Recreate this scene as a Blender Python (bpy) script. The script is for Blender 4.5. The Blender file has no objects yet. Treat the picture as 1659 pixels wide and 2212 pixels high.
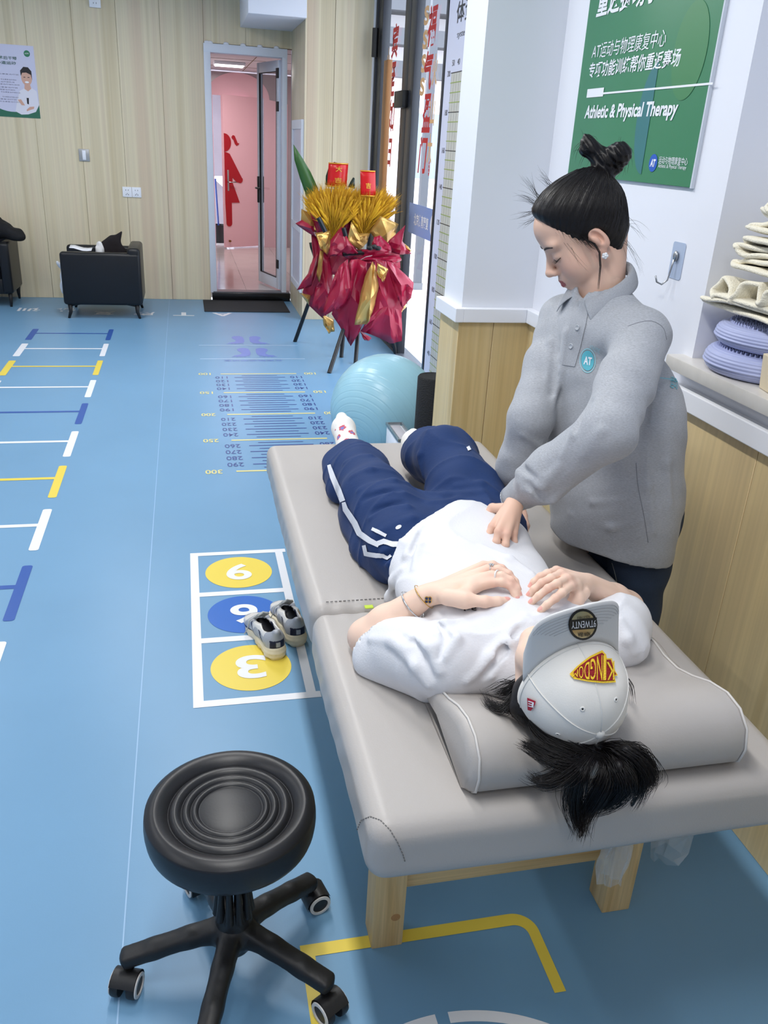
import bpy, bmesh, math, random
import numpy as np
from mathutils import Vector, Matrix
random.seed(7)
SC = bpy.context.scene
COL = SC.collection

# ------------------------------------------------------------------ camera
FPX = 1816.277
R = np.array([[0.97539776, -0.04028945, 0.21673942],
              [-0.21439098, -0.40231998, 0.89004221],
              [0.05133929, -0.91461215, -0.4010597]])
CAMH = 1.62
cam = bpy.data.objects.new('camera', bpy.data.cameras.new('camera'))
COL.objects.link(cam)
cam.data.sensor_fit = 'VERTICAL'
cam.data.sensor_height = 36.0
cam.data.lens = FPX * 36.0 / 2212.0
cam.data.clip_start = 0.02
_m = np.eye(4)
_m[:3, 0] = R[:, 0]; _m[:3, 1] = -R[:, 1]; _m[:3, 2] = -R[:, 2]; _m[:3, 3] = (0, 0, CAMH)
cam.matrix_world = Matrix(_m.tolist())
SC.camera = cam

# ------------------------------------------------------------------ view and world
SC.view_settings.view_transform = 'Standard'
SC.view_settings.look = 'None'
SC.view_settings.gamma = 1.0
SC.view_settings.use_curve_mapping = False
SC.view_settings.exposure = 0.04
world = bpy.data.worlds.new('daylight')
SC.world = world
world.use_nodes = True
world.node_tree.nodes['Background'].inputs[0].default_value = (0.80, 0.88, 1.0, 1)
world.node_tree.nodes['Background'].inputs[1].default_value = 5.0

# ------------------------------------------------------------------ ceiling lamps (two rows of linear lamps along the room)
def lamp(x, y, power, sx=0.14, sy=1.2, z=2.90, col=(1.0, 0.985, 0.96)):
    l = bpy.data.lights.new('linear_lamp', 'AREA')
    l.shape = 'RECTANGLE'; l.size = sx; l.size_y = sy; l.energy = power; l.color = col
    o = bpy.data.objects.new('linear_lamp', l); o.location = (x, y, z); COL.objects.link(o)
    return o
for yy in (1.0, 3.0, 5.0, 7.0):
    lamp(0.0 if yy < 6 else -0.6, yy, 30.0 if yy < 6 else 23.0)
    lamp(-2.1, yy, 14.0)
lamp(-2.1, -1.0, 8.0)
lamp(0.0, -1.0, 13.0)
_bl = lamp(0.66, 11.3, 17.0, 0.35, 0.25, 2.36, (1.0, 0.95, 0.93))

# ------------------------------------------------------------------ pixel helpers (a pixel is a direction; the plane gives the distance)
def ray(x, y):
    return R @ np.array([x - 829.5, y - 1106.0, FPX])
def GZ(x, y, z=0.0):
    d = ray(x, y); t = (z - CAMH) / d[2]
    return np.array([d[0] * t, d[1] * t, z])
def AX(x, y, X):
    d = ray(x, y); t = X / d[0]
    return np.array([X, d[1] * t, CAMH + d[2] * t])
def AY(x, y, Y):
    d = ray(x, y); t = Y / d[1]
    return np.array([d[0] * t, Y, CAMH + d[2] * t])
def AD(x, y, dist):
    d = ray(x, y); d = d / np.linalg.norm(d) * dist
    return np.array([d[0], d[1], CAMH + d[2]])

# ------------------------------------------------------------------ materials
def lin(r, g, b):
    f = lambda c: (c / 255.0 / 12.92) if c / 255.0 <= 0.04045 else ((c / 255.0 + 0.055) / 1.055) ** 2.4
    return (f(r), f(g), f(b), 1.0)
MATS = {}
def mat(name, rgb, rough=0.5, metal=0.0, spec=0.5, bump=0.0, bscale=60.0, var=0.0, vscale=8.0, sheen=0.0,
        coat=0.0, sss=0.0, trans=0.0, alpha=1.0, emit=0.0, stretch=(1, 1, 1), ior=1.45, attr=None):
    if name in MATS: return MATS[name]
    m = bpy.data.materials.new(name); m.use_nodes = True
    nt = m.node_tree; b = nt.nodes['Principled BSDF']
    c = lin(*rgb)
    b.inputs['Base Color'].default_value = c
    b.inputs['Roughness'].default_value = rough
    b.inputs['Metallic'].default_value = metal
    b.inputs['Specular IOR Level'].default_value = spec
    b.inputs['IOR'].default_value = ior
    b.inputs['Coat Weight'].default_value = coat
    b.inputs['Sheen Weight'].default_value = sheen
    b.inputs['Transmission Weight'].default_value = trans
    b.inputs['Alpha'].default_value = alpha
    if sss:
        b.inputs['Subsurface Weight'].default_value = sss
        b.inputs['Subsurface Radius'].default_value = (0.012, 0.005, 0.003)
        b.inputs['Subsurface Scale'].default_value = 0.5
    if emit:
        b.inputs['Emission Color'].default_value = c
        b.inputs['Emission Strength'].default_value = emit
    src = None
    if attr:
        a = nt.nodes.new('ShaderNodeAttribute'); a.attribute_name = attr
        src = a.outputs['Color']
    if bump or var:
        tc = nt.nodes.new('ShaderNodeTexCoord'); mp = nt.nodes.new('ShaderNodeMapping')
        mp.inputs['Scale'].default_value = stretch
        nt.links.new(tc.outputs['Object'], mp.inputs['Vector'])
    if var:
        n = nt.nodes.new('ShaderNodeTexNoise'); n.inputs['Scale'].default_value = vscale; n.inputs['Detail'].default_value = 4
        nt.links.new(mp.outputs[0], n.inputs['Vector'])
        h = nt.nodes.new('ShaderNodeHueSaturation')
        mr = nt.nodes.new('ShaderNodeMapRange')
        mr.inputs['From Min'].default_value = 0.3; mr.inputs['From Max'].default_value = 0.7
        mr.inputs['To Min'].default_value = 1 - var; mr.inputs['To Max'].default_value = 1 + var
        nt.links.new(n.outputs['Fac'], mr.inputs['Value']); nt.links.new(mr.outputs[0], h.inputs['Value'])
        if src: nt.links.new(src, h.inputs['Color'])
        else: h.inputs['Color'].default_value = c
        src = h.outputs['Color']
    if src: nt.links.new(src, b.inputs['Base Color'])
    if bump:
        n2 = nt.nodes.new('ShaderNodeTexNoise'); n2.inputs['Scale'].default_value = bscale; n2.inputs['Detail'].default_value = 3
        nt.links.new(mp.outputs[0], n2.inputs['Vector'])
        bp = nt.nodes.new('ShaderNodeBump'); bp.inputs['Strength'].default_value = bump; bp.inputs['Distance'].default_value = 0.01
        nt.links.new(n2.outputs['Fac'], bp.inputs['Height']); nt.links.new(bp.outputs[0], b.inputs['Normal'])
    MATS[name] = m
    return m

def wood(name, c1, c2, c3, sc=(9, 9, 0.35), rough=0.5, fine=0.35, axis_noise=2.0):
    if name in MATS: return MATS[name]
    m = bpy.data.materials.new(name); m.use_nodes = True
    nt = m.node_tree; b = nt.nodes['Principled BSDF']; b.inputs['Roughness'].default_value = rough
    g = nt.nodes.new('ShaderNodeNewGeometry')
    mp = nt.nodes.new('ShaderNodeMapping'); mp.inputs['Scale'].default_value = sc
    nt.links.new(g.outputs['Position'], mp.inputs['Vector'])
    n = nt.nodes.new('ShaderNodeTexNoise'); n.inputs['Scale'].default_value = 1.0; n.inputs['Detail'].default_value = 5; n.inputs['Distortion'].default_value = 0.6
    nt.links.new(mp.outputs[0], n.inputs['Vector'])
    r = nt.nodes.new('ShaderNodeValToRGB')
    e = r.color_ramp.elements
    e[0].position = 0.32; e[0].color = lin(*c1)
    e[1].position = 0.70; e[1].color = lin(*c3)
    k = r.color_ramp.elements.new(0.5); k.color = lin(*c2)
    nt.links.new(n.outputs['Fac'], r.inputs['Fac'])
    mp2 = nt.nodes.new('ShaderNodeMapping'); mp2.inputs['Scale'].default_value = tuple(s * (11 if s > 2 else 2.2) for s in sc)
    nt.links.new(g.outputs['Position'], mp2.inputs['Vector'])
    n2 = nt.nodes.new('ShaderNodeTexNoise'); n2.inputs['Scale'].default_value = 1.0; n2.inputs['Detail'].default_value = 3
    nt.links.new(mp2.outputs[0], n2.inputs['Vector'])
    mr = nt.nodes.new('ShaderNodeMapRange'); mr.inputs['From Min'].default_value = .35; mr.inputs['From Max'].default_value = .65
    mr.inputs['To Min'].default_value = 1 - fine * .35; mr.inputs['To Max'].default_value = 1 + fine * .2
    nt.links.new(n2.outputs['Fac'], mr.inputs['Value'])
    h = nt.nodes.new('ShaderNodeHueSaturation'); nt.links.new(r.outputs[0], h.inputs['Color']); nt.links.new(mr.outputs[0], h.inputs['Value'])
    nt.links.new(h.outputs[0], b.inputs['Base Color'])
    MATS[name] = m
    return m

def glass(name, tint=(0.93, 0.96, 0.97), opacity=0.07):
    if name in MATS: return MATS[name]
    m = bpy.data.materials.new(name); m.use_nodes = True
    nt = m.node_tree
    for n in list(nt.nodes): nt.nodes.remove(n)
    out = nt.nodes.new('ShaderNodeOutputMaterial'); mix = nt.nodes.new('ShaderNodeMixShader')
    tr = nt.nodes.new('ShaderNodeBsdfTransparent'); tr.inputs[0].default_value = (*tint, 1)
    gl = nt.nodes.new('ShaderNodeBsdfGlossy'); gl.inputs['Roughness'].default_value = 0.03
    mix.inputs[0].default_value = opacity
    nt.links.new(tr.outputs[0], mix.inputs[1]); nt.links.new(gl.outputs[0], mix.inputs[2])
    nt.links.new(mix.outputs[0], out.inputs[0])
    MATS[name] = m
    return m

# ------------------------------------------------------------------ object helpers
def tag(o, label=None, cat=None, group=None, kind=None):
    if label: o['label'] = label
    if cat: o['category'] = cat
    if group: o['group'] = group
    if kind: o['kind'] = kind
    return o
def thing(name, loc, label=None, cat=None, group=None, kind=None):
    o = bpy.data.objects.new(name, None); COL.objects.link(o)
    o.location = tuple(float(v) for v in loc); o.empty_display_size = 0.05
    return tag(o, label, cat, group, kind)
def world_of(o):
    M = Matrix.LocRotScale(o.location, o.rotation_euler, o.scale)
    if o.parent: M = world_of(o.parent) @ o.matrix_parent_inverse @ M
    return M
def link(name, me, m=None, parent=None, smooth=False):
    o = bpy.data.objects.new(name, me); COL.objects.link(o)
    if m is not None:
        for mm in (m if isinstance(m, (list, tuple)) else [m]): me.materials.append(mm)
    if smooth:
        me.polygons.foreach_set('use_smooth', [True] * len(me.polygons))
    if parent is not None:
        o.parent = parent
        o.matrix_parent_inverse = world_of(parent).inverted()
    return o
def V3(a): return Vector((float(a[0]), float(a[1]), float(a[2])))

class MB:
    """collects shapes in one bmesh, builds one mesh object"""
    def __init__(s): s.bm = bmesh.new(); s.mi = 0
    def _fin(s, fs):
        for f in fs: f.material_index = s.mi
        return s
    def box(s, lo, hi, bevel=0.0, M=None, seg=2):
        r = bmesh.ops.create_cube(s.bm, size=1.0)
        vs = r['verts']
        lo = V3(lo); hi = V3(hi)
        for v in vs:
            v.co = Vector((lo.x + (v.co.x + .5) * (hi.x - lo.x), lo.y + (v.co.y + .5) * (hi.y - lo.y), lo.z + (v.co.z + .5) * (hi.z - lo.z)))
        if bevel:
            es = list({e for v in vs for e in v.link_edges})
            b = bmesh.ops.bevel(s.bm, geom=es, offset=bevel, segments=seg, affect='EDGES', profile=.5)
            vs = list({v for f in b['faces'] for v in f.verts} | {v for v in vs if v.is_valid})
        if M is not None: bmesh.ops.transform(s.bm, matrix=M, verts=vs)
        return s._fin({f for v in vs for f in v.link_faces})
    def face(s, pts):
        return s._fin([s.bm.faces.new([s.bm.verts.new(V3(p)) for p in pts])])
    def poly(s, pts, depth_vec=None):
        """flat polygon, extruded along depth_vec"""
        if depth_vec is None: return s.face(pts)
        d = V3(depth_vec); n = len(pts)
        a = [s.bm.verts.new(V3(p)) for p in pts]; b = [s.bm.verts.new(V3(p) + d) for p in pts]
        fs = [s.bm.faces.new(a[::-1]), s.bm.faces.new(b)]
        for i in range(n): fs.append(s.bm.faces.new([a[i], a[(i + 1) % n], b[(i + 1) % n], b[i]]))
        return s._fin(fs)
    def tube(s, pts, rad, n=10, cap=True, closed=False, sx=None):
        pts = [V3(p) for p in pts]; k = len(pts)
        rad = list(rad) if hasattr(rad, '__len__') else [rad] * k
        rings = []; prev = None
        for i in range(k):
            if closed: t = pts[(i + 1) % k] - pts[i - 1]
            else: t = pts[min(i + 1, k - 1)] - pts[max(i - 1, 0)]
            t = t.normalized()
            if prev is None:
                u = t.orthogonal().normalized()
            else:
                u = (prev - t * prev.dot(t)).normalized()
            prev = u; w = t.cross(u)
            rings.append([s.bm.verts.new(pts[i] + (u * math.cos(2 * math.pi * j / n) + w * math.sin(2 * math.pi * j / n)) * rad[i]) for j in range(n)])
        fs = []
        rr = range(k) if closed else range(k - 1)
        for i in rr:
            a, b = rings[i], rings[(i + 1) % k]
            for j in range(n): fs.append(s.bm.faces.new([a[j], a[(j + 1) % n], b[(j + 1) % n], b[j]]))
        if cap and not closed:
            fs.append(s.bm.faces.new(rings[0][::-1])); fs.append(s.bm.faces.new(rings[-1]))
        return s._fin(fs)
    def lathe(s, prof, center=(0, 0, 0), axis=(0, 0, 1), n=32, closed_prof=False):
        """prof: list of (r, h)"""
        ax = V3(axis).normalized(); u = ax.orthogonal().normalized(); w = ax.cross(u); c = V3(center)
        rings = []
        for r, h in prof:
            if r < 1e-6: rings.append([s.bm.verts.new(c + ax * h)])
            else: rings.append([s.bm.verts.new(c + ax * h + (u * math.cos(2 * math.pi * j / n) + w * math.sin(2 * math.pi * j / n)) * r) for j in range(n)])
        fs = []
        m = len(rings)
        for i in range(m if closed_prof else m - 1):
            a, b = rings[i], rings[(i + 1) % m]
            if len(a) == 1 and len(b) == 1: continue
            for j in range(n):
                if len(a) == 1: fs.append(s.bm.faces.new([a[0], b[j], b[(j + 1) % n]]))
                elif len(b) == 1: fs.append(s.bm.faces.new([a[j], a[(j + 1) % n], b[0]]))
                else: fs.append(s.bm.faces.new([a[j], a[(j + 1) % n], b[(j + 1) % n], b[j]]))
        return s._fin(fs)
    def ball(s, c, r, n=12, sc=(1, 1, 1)):
        q = bmesh.ops.create_uvsphere(s.bm, u_segments=n, v_segments=max(6, n // 2), radius=1.0)
        for v in q['verts']:
            v.co = Vector((v.co.x * r * sc[0], v.co.y * r * sc[1], v.co.z * r * sc[2])) + V3(c)
        return s._fin({f for v in q['verts'] for f in v.link_faces})
    def grid(s, P):
        """P[i][j] points"""
        vs = [[s.bm.verts.new(V3(p)) for p in row] for row in P]
        fs = []
        for i in range(len(vs) - 1):
            for j in range(len(vs[0]) - 1):
                fs.append(s.bm.faces.new([vs[i][j], vs[i + 1][j], vs[i + 1][j + 1], vs[i][j + 1]]))
        return s._fin(fs)
    def build(s, name, m=None, parent=None, smooth=False, fixn=True, angle=None):
        if fixn: bmesh.ops.recalc_face_normals(s.bm, faces=s.bm.faces)
        me = bpy.data.meshes.new(name); s.bm.to_mesh(me); s.bm.free()
        o = link(name, me, m, parent, smooth)
        if smooth and angle: me.set_sharp_from_angle(angle=math.radians(angle))
        return o

def box(name, lo, hi, m, parent=None, bevel=0.0, seg=2):
    return MB().box(lo, hi, bevel, None, seg).build(name, m, parent, smooth=bevel > 0, angle=40)

DG = None
def text_mesh(body, bold=0.0, shear=0.0, space=1.0, line=1.0, align='LEFT', res=4):
    c = bpy.data.curves.new('lettering', 'FONT'); c.body = body; c.size = 1.0; c.offset = bold; c.shear = shear
    c.space_character = space; c.space_line = line; c.align_x = align; c.resolution_u = res
    o = bpy.data.objects.new('lettering', c); COL.objects.link(o)
    dg = bpy.context.evaluated_depsgraph_get()
    e = o.evaluated_get(dg); me = e.to_mesh()
    vs = [tuple(v.co) for v in me.vertices]; fs = [tuple(p.vertices) for p in me.polygons]
    e.to_mesh_clear(); bpy.data.objects.remove(o); bpy.data.curves.remove(c)
    return np.array(vs), fs
def text(body, origin, xd, yd, m, parent=None, height=None, width=None, bold=0.0, shear=0.0, name='lettering', anchor='bl', lift=0.0, space=1.0, line=1.0, align='LEFT', warp=None, res=4):
    """flat lettering: origin = anchor point, xd/yd unit vectors of the surface, box height/width in metres"""
    vs, fs = text_mesh(body, bold, shear, space, line, align, res)
    lo = vs.min(0); hi = vs.max(0); sz = hi - lo
    sy = (height / sz[1]) if height else None
    sx = (width / sz[0]) if width else sy
    if sy is None: sy = sx
    q = (vs - lo)[:, :2] * np.array([sx, sy])
    W, H = sz[0] * sx, sz[1] * sy
    if 'c' == anchor[1]: q[:, 0] -= W / 2
    if 'r' == anchor[1]: q[:, 0] -= W
    if 'c' == anchor[0]: q[:, 1] -= H / 2
    if 't' == anchor[0]: q[:, 1] -= H
    xd = np.array(xd, float); yd = np.array(yd, float); nrm = np.cross(xd, yd)
    P = np.array(origin, float)[None] + q[:, :1] * xd + q[:, 1:2] * yd + nrm * lift
    if warp is not None: P = warp(P)
    me = bpy.data.meshes.new(name); me.from_pydata(P.tolist(), [], fs); me.update()
    return link(name, me, m, parent)

def shape2d(polys, origin, xd, yd, m, parent, name, lift=0.0, thick=0.0):
    """flat printed or cut-out shapes: list of polygons in metres on a surface"""
    xd = np.array(xd, float); yd = np.array(yd, float); n = np.cross(xd, yd); o = np.array(origin, float)
    b = MB()
    for p in polys:
        pts = [o + xd * a + yd * c + n * lift for a, c in p]
        b.poly(pts, n * thick if thick else None)
    return b.build(name, m, parent, fixn=bool(thick))
def circ(cx, cy, rx, ry=None, n=72, a0=0, a1=360):
    ry = rx if ry is None else ry
    full = abs(a1 - a0) >= 360
    k = n if full else n + 1
    return [(cx + rx * math.cos(math.radians(a0 + (a1 - a0) * i / n)), cy + ry * math.sin(math.radians(a0 + (a1 - a0) * i / n))) for i in range(k)]
def rect(x0, y0, x1, y1): return [(x0, y0), (x1, y0), (x1, y1), (x0, y1)]
def pill(x0, y0, x1, y1, r=None, n=6):
    r = min(abs(x1 - x0), abs(y1 - y0)) / 2 if r is None else r
    P = []
    for cx, cy, a in ((x1 - r, y1 - r, 0), (x0 + r, y1 - r, 90), (x0 + r, y0 + r, 180), (x1 - r, y0 + r, 270)):
        P += [(cx + r * math.cos(math.radians(a + 90 * i / n)), cy + r * math.sin(math.radians(a + 90 * i / n))) for i in range(n + 1)]
    return P

# ------------------------------------------------------------------ organic shapes: blended distance field -> surface nets
def smin(a, b, k):
    if k <= 0: return np.minimum(a, b)
    h = np.clip(0.5 + 0.5 * (b - a) / k, 0, 1)
    return b * (1 - h) + a * h - k * h * (1 - h)
class Field:
    def __init__(s, lo, hi, vox):
        s.lo = np.array(lo, float); s.vox = vox
        s.n = np.ceil((np.array(hi, float) - s.lo) / vox).astype(int) + 1
        s.f = np.full(tuple(s.n), 0.2, np.float32)
    def _blk(s, lo, hi):
        a = np.clip(np.floor((np.array(lo) - s.lo) / s.vox).astype(int), 0, s.n)
        b = np.clip(np.ceil((np.array(hi) - s.lo) / s.vox).astype(int) + 1, 0, s.n)
        if np.any(b <= a): return None
        sl = tuple(slice(a[i], b[i]) for i in range(3))
        ax = [(s.lo[i] + np.arange(a[i], b[i]) * s.vox).astype(np.float32) for i in range(3)]
        return sl, ax[0][:, None, None], ax[1][None, :, None], ax[2][None, None, :]
    def _mix(s, sl, d, k, op):
        if op == 'u': s.f[sl] = smin(s.f[sl], d, k)
        elif op == 's': s.f[sl] = -smin(-s.f[sl], d, k)
        elif op == 'i': s.f[sl] = -smin(-s.f[sl], -d, k)
    def cone(s, a, b, ra, rb=None, k=0.01, op='u', flat=None, fs=1.0):
        """tapered capsule; flat = unit vector along which it is thinned by fs"""
        rb = ra if rb is None else rb
        a = np.array(a, float); b = np.array(b, float); r = max(ra, rb)
        m = r * max(1.0, fs) + k + 3 * s.vox
        q = s._blk(np.minimum(a, b) - m, np.maximum(a, b) + m)
        if q is None: return s
        sl, X, Y, Z = q
        ba = b - a; L2 = max(float(ba @ ba), 1e-12)
        px, py, pz = X - a[0], Y - a[1], Z - a[2]
        t = np.clip((px * ba[0] + py * ba[1] + pz * ba[2]) / L2, 0, 1)
        dx, dy, dz = px - t * ba[0], py - t * ba[1], pz - t * ba[2]
        if flat is not None:
            n = np.array(flat, float); n /= np.linalg.norm(n)
            dn = dx * n[0] + dy * n[1] + dz * n[2]
            g = 1.0 / fs - 1.0
            dx = dx + dn * n[0] * g; dy = dy + dn * n[1] * g; dz = dz + dn * n[2] * g
        d = np.sqrt(dx * dx + dy * dy + dz * dz) - (ra + (rb - ra) * t)
        if flat is not None: d = d * min(1.0, fs) ** 0.5
        s._mix(sl, d.astype(np.float32), k, op); return s
    def chain(s, pts, rad, k=0.01, op='u', flat=None, fs=1.0):
        for i in range(len(pts) - 1): s.cone(pts[i], pts[i + 1], rad[i], rad[i + 1], k, op, flat, fs)
        return s
    def ell(s, c, r, rot=None, k=0.01, op='u'):
        c = np.array(c, float); r = np.array(r, float)
        m = r.max() + k + 3 * s.vox
        q = s._blk(c - m, c + m)
        if q is None: return s
        sl, X, Y, Z = q
        px, py, pz = X - c[0], Y - c[1], Z - c[2]
        if rot is not None:
            Q = np.array(rot, float)   # rows: local axes
            px, py, pz = (Q[0][0] * px + Q[0][1] * py + Q[0][2] * pz, Q[1][0] * px + Q[1][1] * py + Q[1][2] * pz, Q[2][0] * px + Q[2][1] * py + Q[2][2] * pz)
        k0 = np.sqrt((px / r[0]) ** 2 + (py / r[1]) ** 2 + (pz / r[2]) ** 2)
        k1 = np.sqrt((px / r[0] ** 2) ** 2 + (py / r[1] ** 2) ** 2 + (pz / r[2] ** 2) ** 2) + 1e-9
        d = k0 * (k0 - 1) / k1
        d = np.where(k0 < 1e-4, -r.min(), d)
        s._mix(sl, d.astype(np.float32), k, op); return s
    def rbox(s, c, half, rad, rot=None, k=0.01, op='u'):
        c = np.array(c, float); h = np.array(half, float) - rad
        m = np.linalg.norm(half) + k + 3 * s.vox
        q = s._blk(c - m, c + m)
        if q is None: return s
        sl, X, Y, Z = q
        px, py, pz = X - c[0], Y - c[1], Z - c[2]
        if rot is not None:
            Q = np.array(rot, float)
            px, py, pz = (Q[0][0] * px + Q[0][1] * py + Q[0][2] * pz, Q[1][0] * px + Q[1][1] * py + Q[1][2] * pz, Q[2][0] * px + Q[2][1] * py + Q[2][2] * pz)
        qx, qy, qz = np.abs(px) - h[0], np.abs(py) - h[1], np.abs(pz) - h[2]
        d = np.sqrt(np.maximum(qx, 0) ** 2 + np.maximum(qy, 0) ** 2 + np.maximum(qz, 0) ** 2) + np.minimum(np.maximum(qx, np.maximum(qy, qz)), 0) - rad
        s._mix(sl, d.astype(np.float32), k, op); return s
    def half(s, p, n, k=0.0):
        """keep only the side of the plane where (x-p).n < 0"""
        n = np.array(n, float); n /= np.linalg.norm(n); p = np.array(p, float)
        sl, X, Y, Z = s._blk(s.lo, s.lo + s.n * s.vox)
        d = (X - p[0]) * n[0] + (Y - p[1]) * n[1] + (Z - p[2]) * n[2]
        s._mix(sl, d.astype(np.float32), k, 'i'); return s
    def disp(s, fn):
        sl, X, Y, Z = s._blk(s.lo, s.lo + s.n * s.vox)
        band = np.abs(s.f) < 0.06
        s.f = np.where(band, s.f + fn(X, Y, Z), s.f).astype(np.float32); return s
    def mesh(s, name, m=None, parent=None, smooth_it=1, color=None, extra=None):
        v, q = nets(s.f, s.lo, s.vox)
        if smooth_it: v = relax(v, q, smooth_it)
        me = bpy.data.meshes.new(name)
        me.vertices.add(len(v)); me.vertices.foreach_set('co', v.astype(np.float32).ravel())
        me.loops.add(len(q) * 4); me.loops.foreach_set('vertex_index', q.astype(np.int32).ravel())
        me.polygons.add(len(q)); me.polygons.foreach_set('loop_start', np.arange(0, len(q) * 4, 4, dtype=np.int32))
        me.polygons.foreach_set('loop_total', np.full(len(q), 4, np.int32))
        me.update(calc_edges=True); me.validate()
        if color is not None:
            ca = me.color_attributes.new('Col', 'FLOAT_COLOR', 'POINT')
            c = np.ones((len(v), 4), np.float32); c[:, :3] = color(v)
            ca.data.foreach_set('color', c.ravel())
        o = link(name, me, m, parent, smooth=True)
        return o
def nets(f, lo, vox):
    nx, ny, nz = f.shape
    cid = np.full((nx - 1, ny - 1, nz - 1), -1, np.int64)
    neg = f < 0
    c = neg[:-1, :-1, :-1].astype(np.int8)
    for i in (0, 1):
        for j in (0, 1):
            for k in (0, 1):
                if i + j + k: c = c + neg[i:nx - 1 + i, j:ny - 1 + j, k:nz - 1 + k]
    act = (c > 0) & (c < 8)
    idx = np.argwhere(act); cid[act] = np.arange(len(idx))
    acc = np.zeros((len(idx), 3)); cnt = np.zeros(len(idx))
    quads = []
    for ax in range(3):
        s0 = [slice(None)] * 3; s1 = [slice(None)] * 3
        s0[ax] = slice(0, -1); s1[ax] = slice(1, None)
        A = f[tuple(s0)]; B = f[tuple(s1)]
        e = np.argwhere((A < 0) != (B < 0))
        u, w = (ax + 1) % 3, (ax + 2) % 3
        lim = np.array(f.shape)
        ok = (e[:, u] > 0) & (e[:, w] > 0) & (e[:, u] < lim[u] - 1) & (e[:, w] < lim[w] - 1)
        e = e[ok]
        a = A[tuple(e.T)]; b = B[tuple(e.T)]
        P = e.astype(float); P[:, ax] += a / (a - b)
        cells = []
        for du, dw in ((-1, -1), (0, -1), (0, 0), (-1, 0)):
            ce = e.copy(); ce[:, u] += du; ce[:, w] += dw
            ci = cid[tuple(ce.T)]; cells.append(ci)
            for d in range(3): acc[:, d] += np.bincount(ci, P[:, d], minlength=len(idx))
            cnt += np.bincount(ci, minlength=len(idx))
        q = np.stack(cells, 1)
        fl = a > 0
        q[fl] = q[fl][:, ::-1]
        quads.append(q)
    v = acc / np.maximum(cnt, 1)[:, None] * vox + lo
    return v, np.concatenate(quads)
def relax(v, q, it, lam=0.5):
    E = np.concatenate([q[:, [0, 1]], q[:, [1, 2]], q[:, [2, 3]], q[:, [3, 0]]])
    i = np.concatenate([E[:, 0], E[:, 1]]); j = np.concatenate([E[:, 1], E[:, 0]])
    n = np.maximum(np.bincount(i, minlength=len(v)), 1)
    for _ in range(it):
        for l in (lam, -lam * 1.02):
            m = np.stack([np.bincount(i, v[j, d], minlength=len(v)) for d in range(3)], 1) / n[:, None]
            v = v + l * (m - v)
    return v
def basis(fwd, up):
    """rows: right, forward, up"""
    f = np.array(fwd, float); f /= np.linalg.norm(f)
    u = np.array(up, float); u -= f * (u @ f); u /= np.linalg.norm(u)
    return np.array([np.cross(f, u), f, u])
def lerp(a, b, t): return np.array(a, float) * (1 - t) + np.array(b, float) * t
def sstep(x, a, b):
    t = np.clip((x - a) / (b - a), 0, 1); return t * t * (3 - 2 * t)
def strands(name, curves, rad, m, parent, n=4):
    """many thin tapered hair locks in one mesh"""
    b = MB()
    for c in curves:
        k = len(c); b.tube(c, [max(rad * (1 - (i / (k - 1)) ** 2 * .85), rad * .12) for i in range(k)], n=n, cap=False)
    return b.build(name, m, parent, smooth=True, fixn=False)
XA, YA, ZA = np.eye(3)

# ================================================================== THE SETTING
YB, CE = 9.28, 2.95
M_panel = wood('back_wall_veneer', (204, 188, 152), (222, 209, 178), (212, 192, 164), sc=(7.0, 7.0, 0.10), rough=0.42, fine=.16)
M_dado = wood('dado_veneer', (204, 176, 122), (222, 198, 148), (214, 190, 144), sc=(7, 7, 0.4), rough=0.42, fine=.2)
M_white = mat('white_paint', (232, 234, 242), 0.6, bump=0.02, bscale=30)
M_pillar = mat('white_paint_pillar', (226, 229, 236), 0.55, bump=0.02, bscale=30)
M_trim = mat('white_trim', (238, 240, 246), 0.4)
M_ceil = mat('ceiling_paint', (225, 226, 230), 0.8)
M_dark = mat('dark_gap', (120, 102, 74), 0.8)
M_black = mat('black_plastic', (22, 22, 24), 0.45)

# ---- floor
M_floor = mat('blue_vinyl', (111, 155, 190), 0.36, spec=0.45, bump=0.015, bscale=220, var=0.035, vscale=1.6)
floor = tag(box('floor', (-4.2, -2.6, -0.06), (1.75, 9.30, 0.0), M_floor), kind='structure')
M_seam = mat('vinyl_seam', (150, 186, 220), 0.4)
for sx in (-0.195, -2.0):
    shape2d([rect(sx - .0016, -2.5, sx + .0016, 9.27)], (0, 0, 0), XA, YA, M_seam, floor, 'seam', lift=0.0006)

# ---- far wall with veneer panels
wall_back = MB().box((-4.2, 9.29, 0), (0.235, 9.37, CE)).box((0.235, 9.29, 2.41), (1.09, 9.37, CE)).build('wall_back', M_dark)
tag(wall_back, kind='structure')
seams = [AY(x, 0, YB)[0] for x in (48.5, 150, 247, 342, 437, 530)]
edges = [-4.2 + 0.0] + [seams[0] - 0.49 * k for k in (4, 3, 2, 1)] + seams + [1.085]
edges = sorted(e for e in edges if e > -4.21)
for i in range(len(edges) - 1):
    a, b = edges[i] + .0008, edges[i + 1] - .0008
    if b <= 0.24: box('wall_panel', (a, YB, 0.0), (b, 9.29, CE), M_panel, wall_back, 0.002, 1)
    elif a >= 0.2:
        box('wall_panel', (a, YB, 2.41), (b, 9.29, CE), M_panel, wall_back, 0.002, 1)
    else:
        box('wall_panel', (a, YB, 0.0), (0.235, 9.29, CE), M_panel, wall_back, 0.002, 1)
        box('wall_panel', (0.235, YB, 2.41), (b, 9.29, CE), M_panel, wall_back, 0.002, 1)

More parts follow.
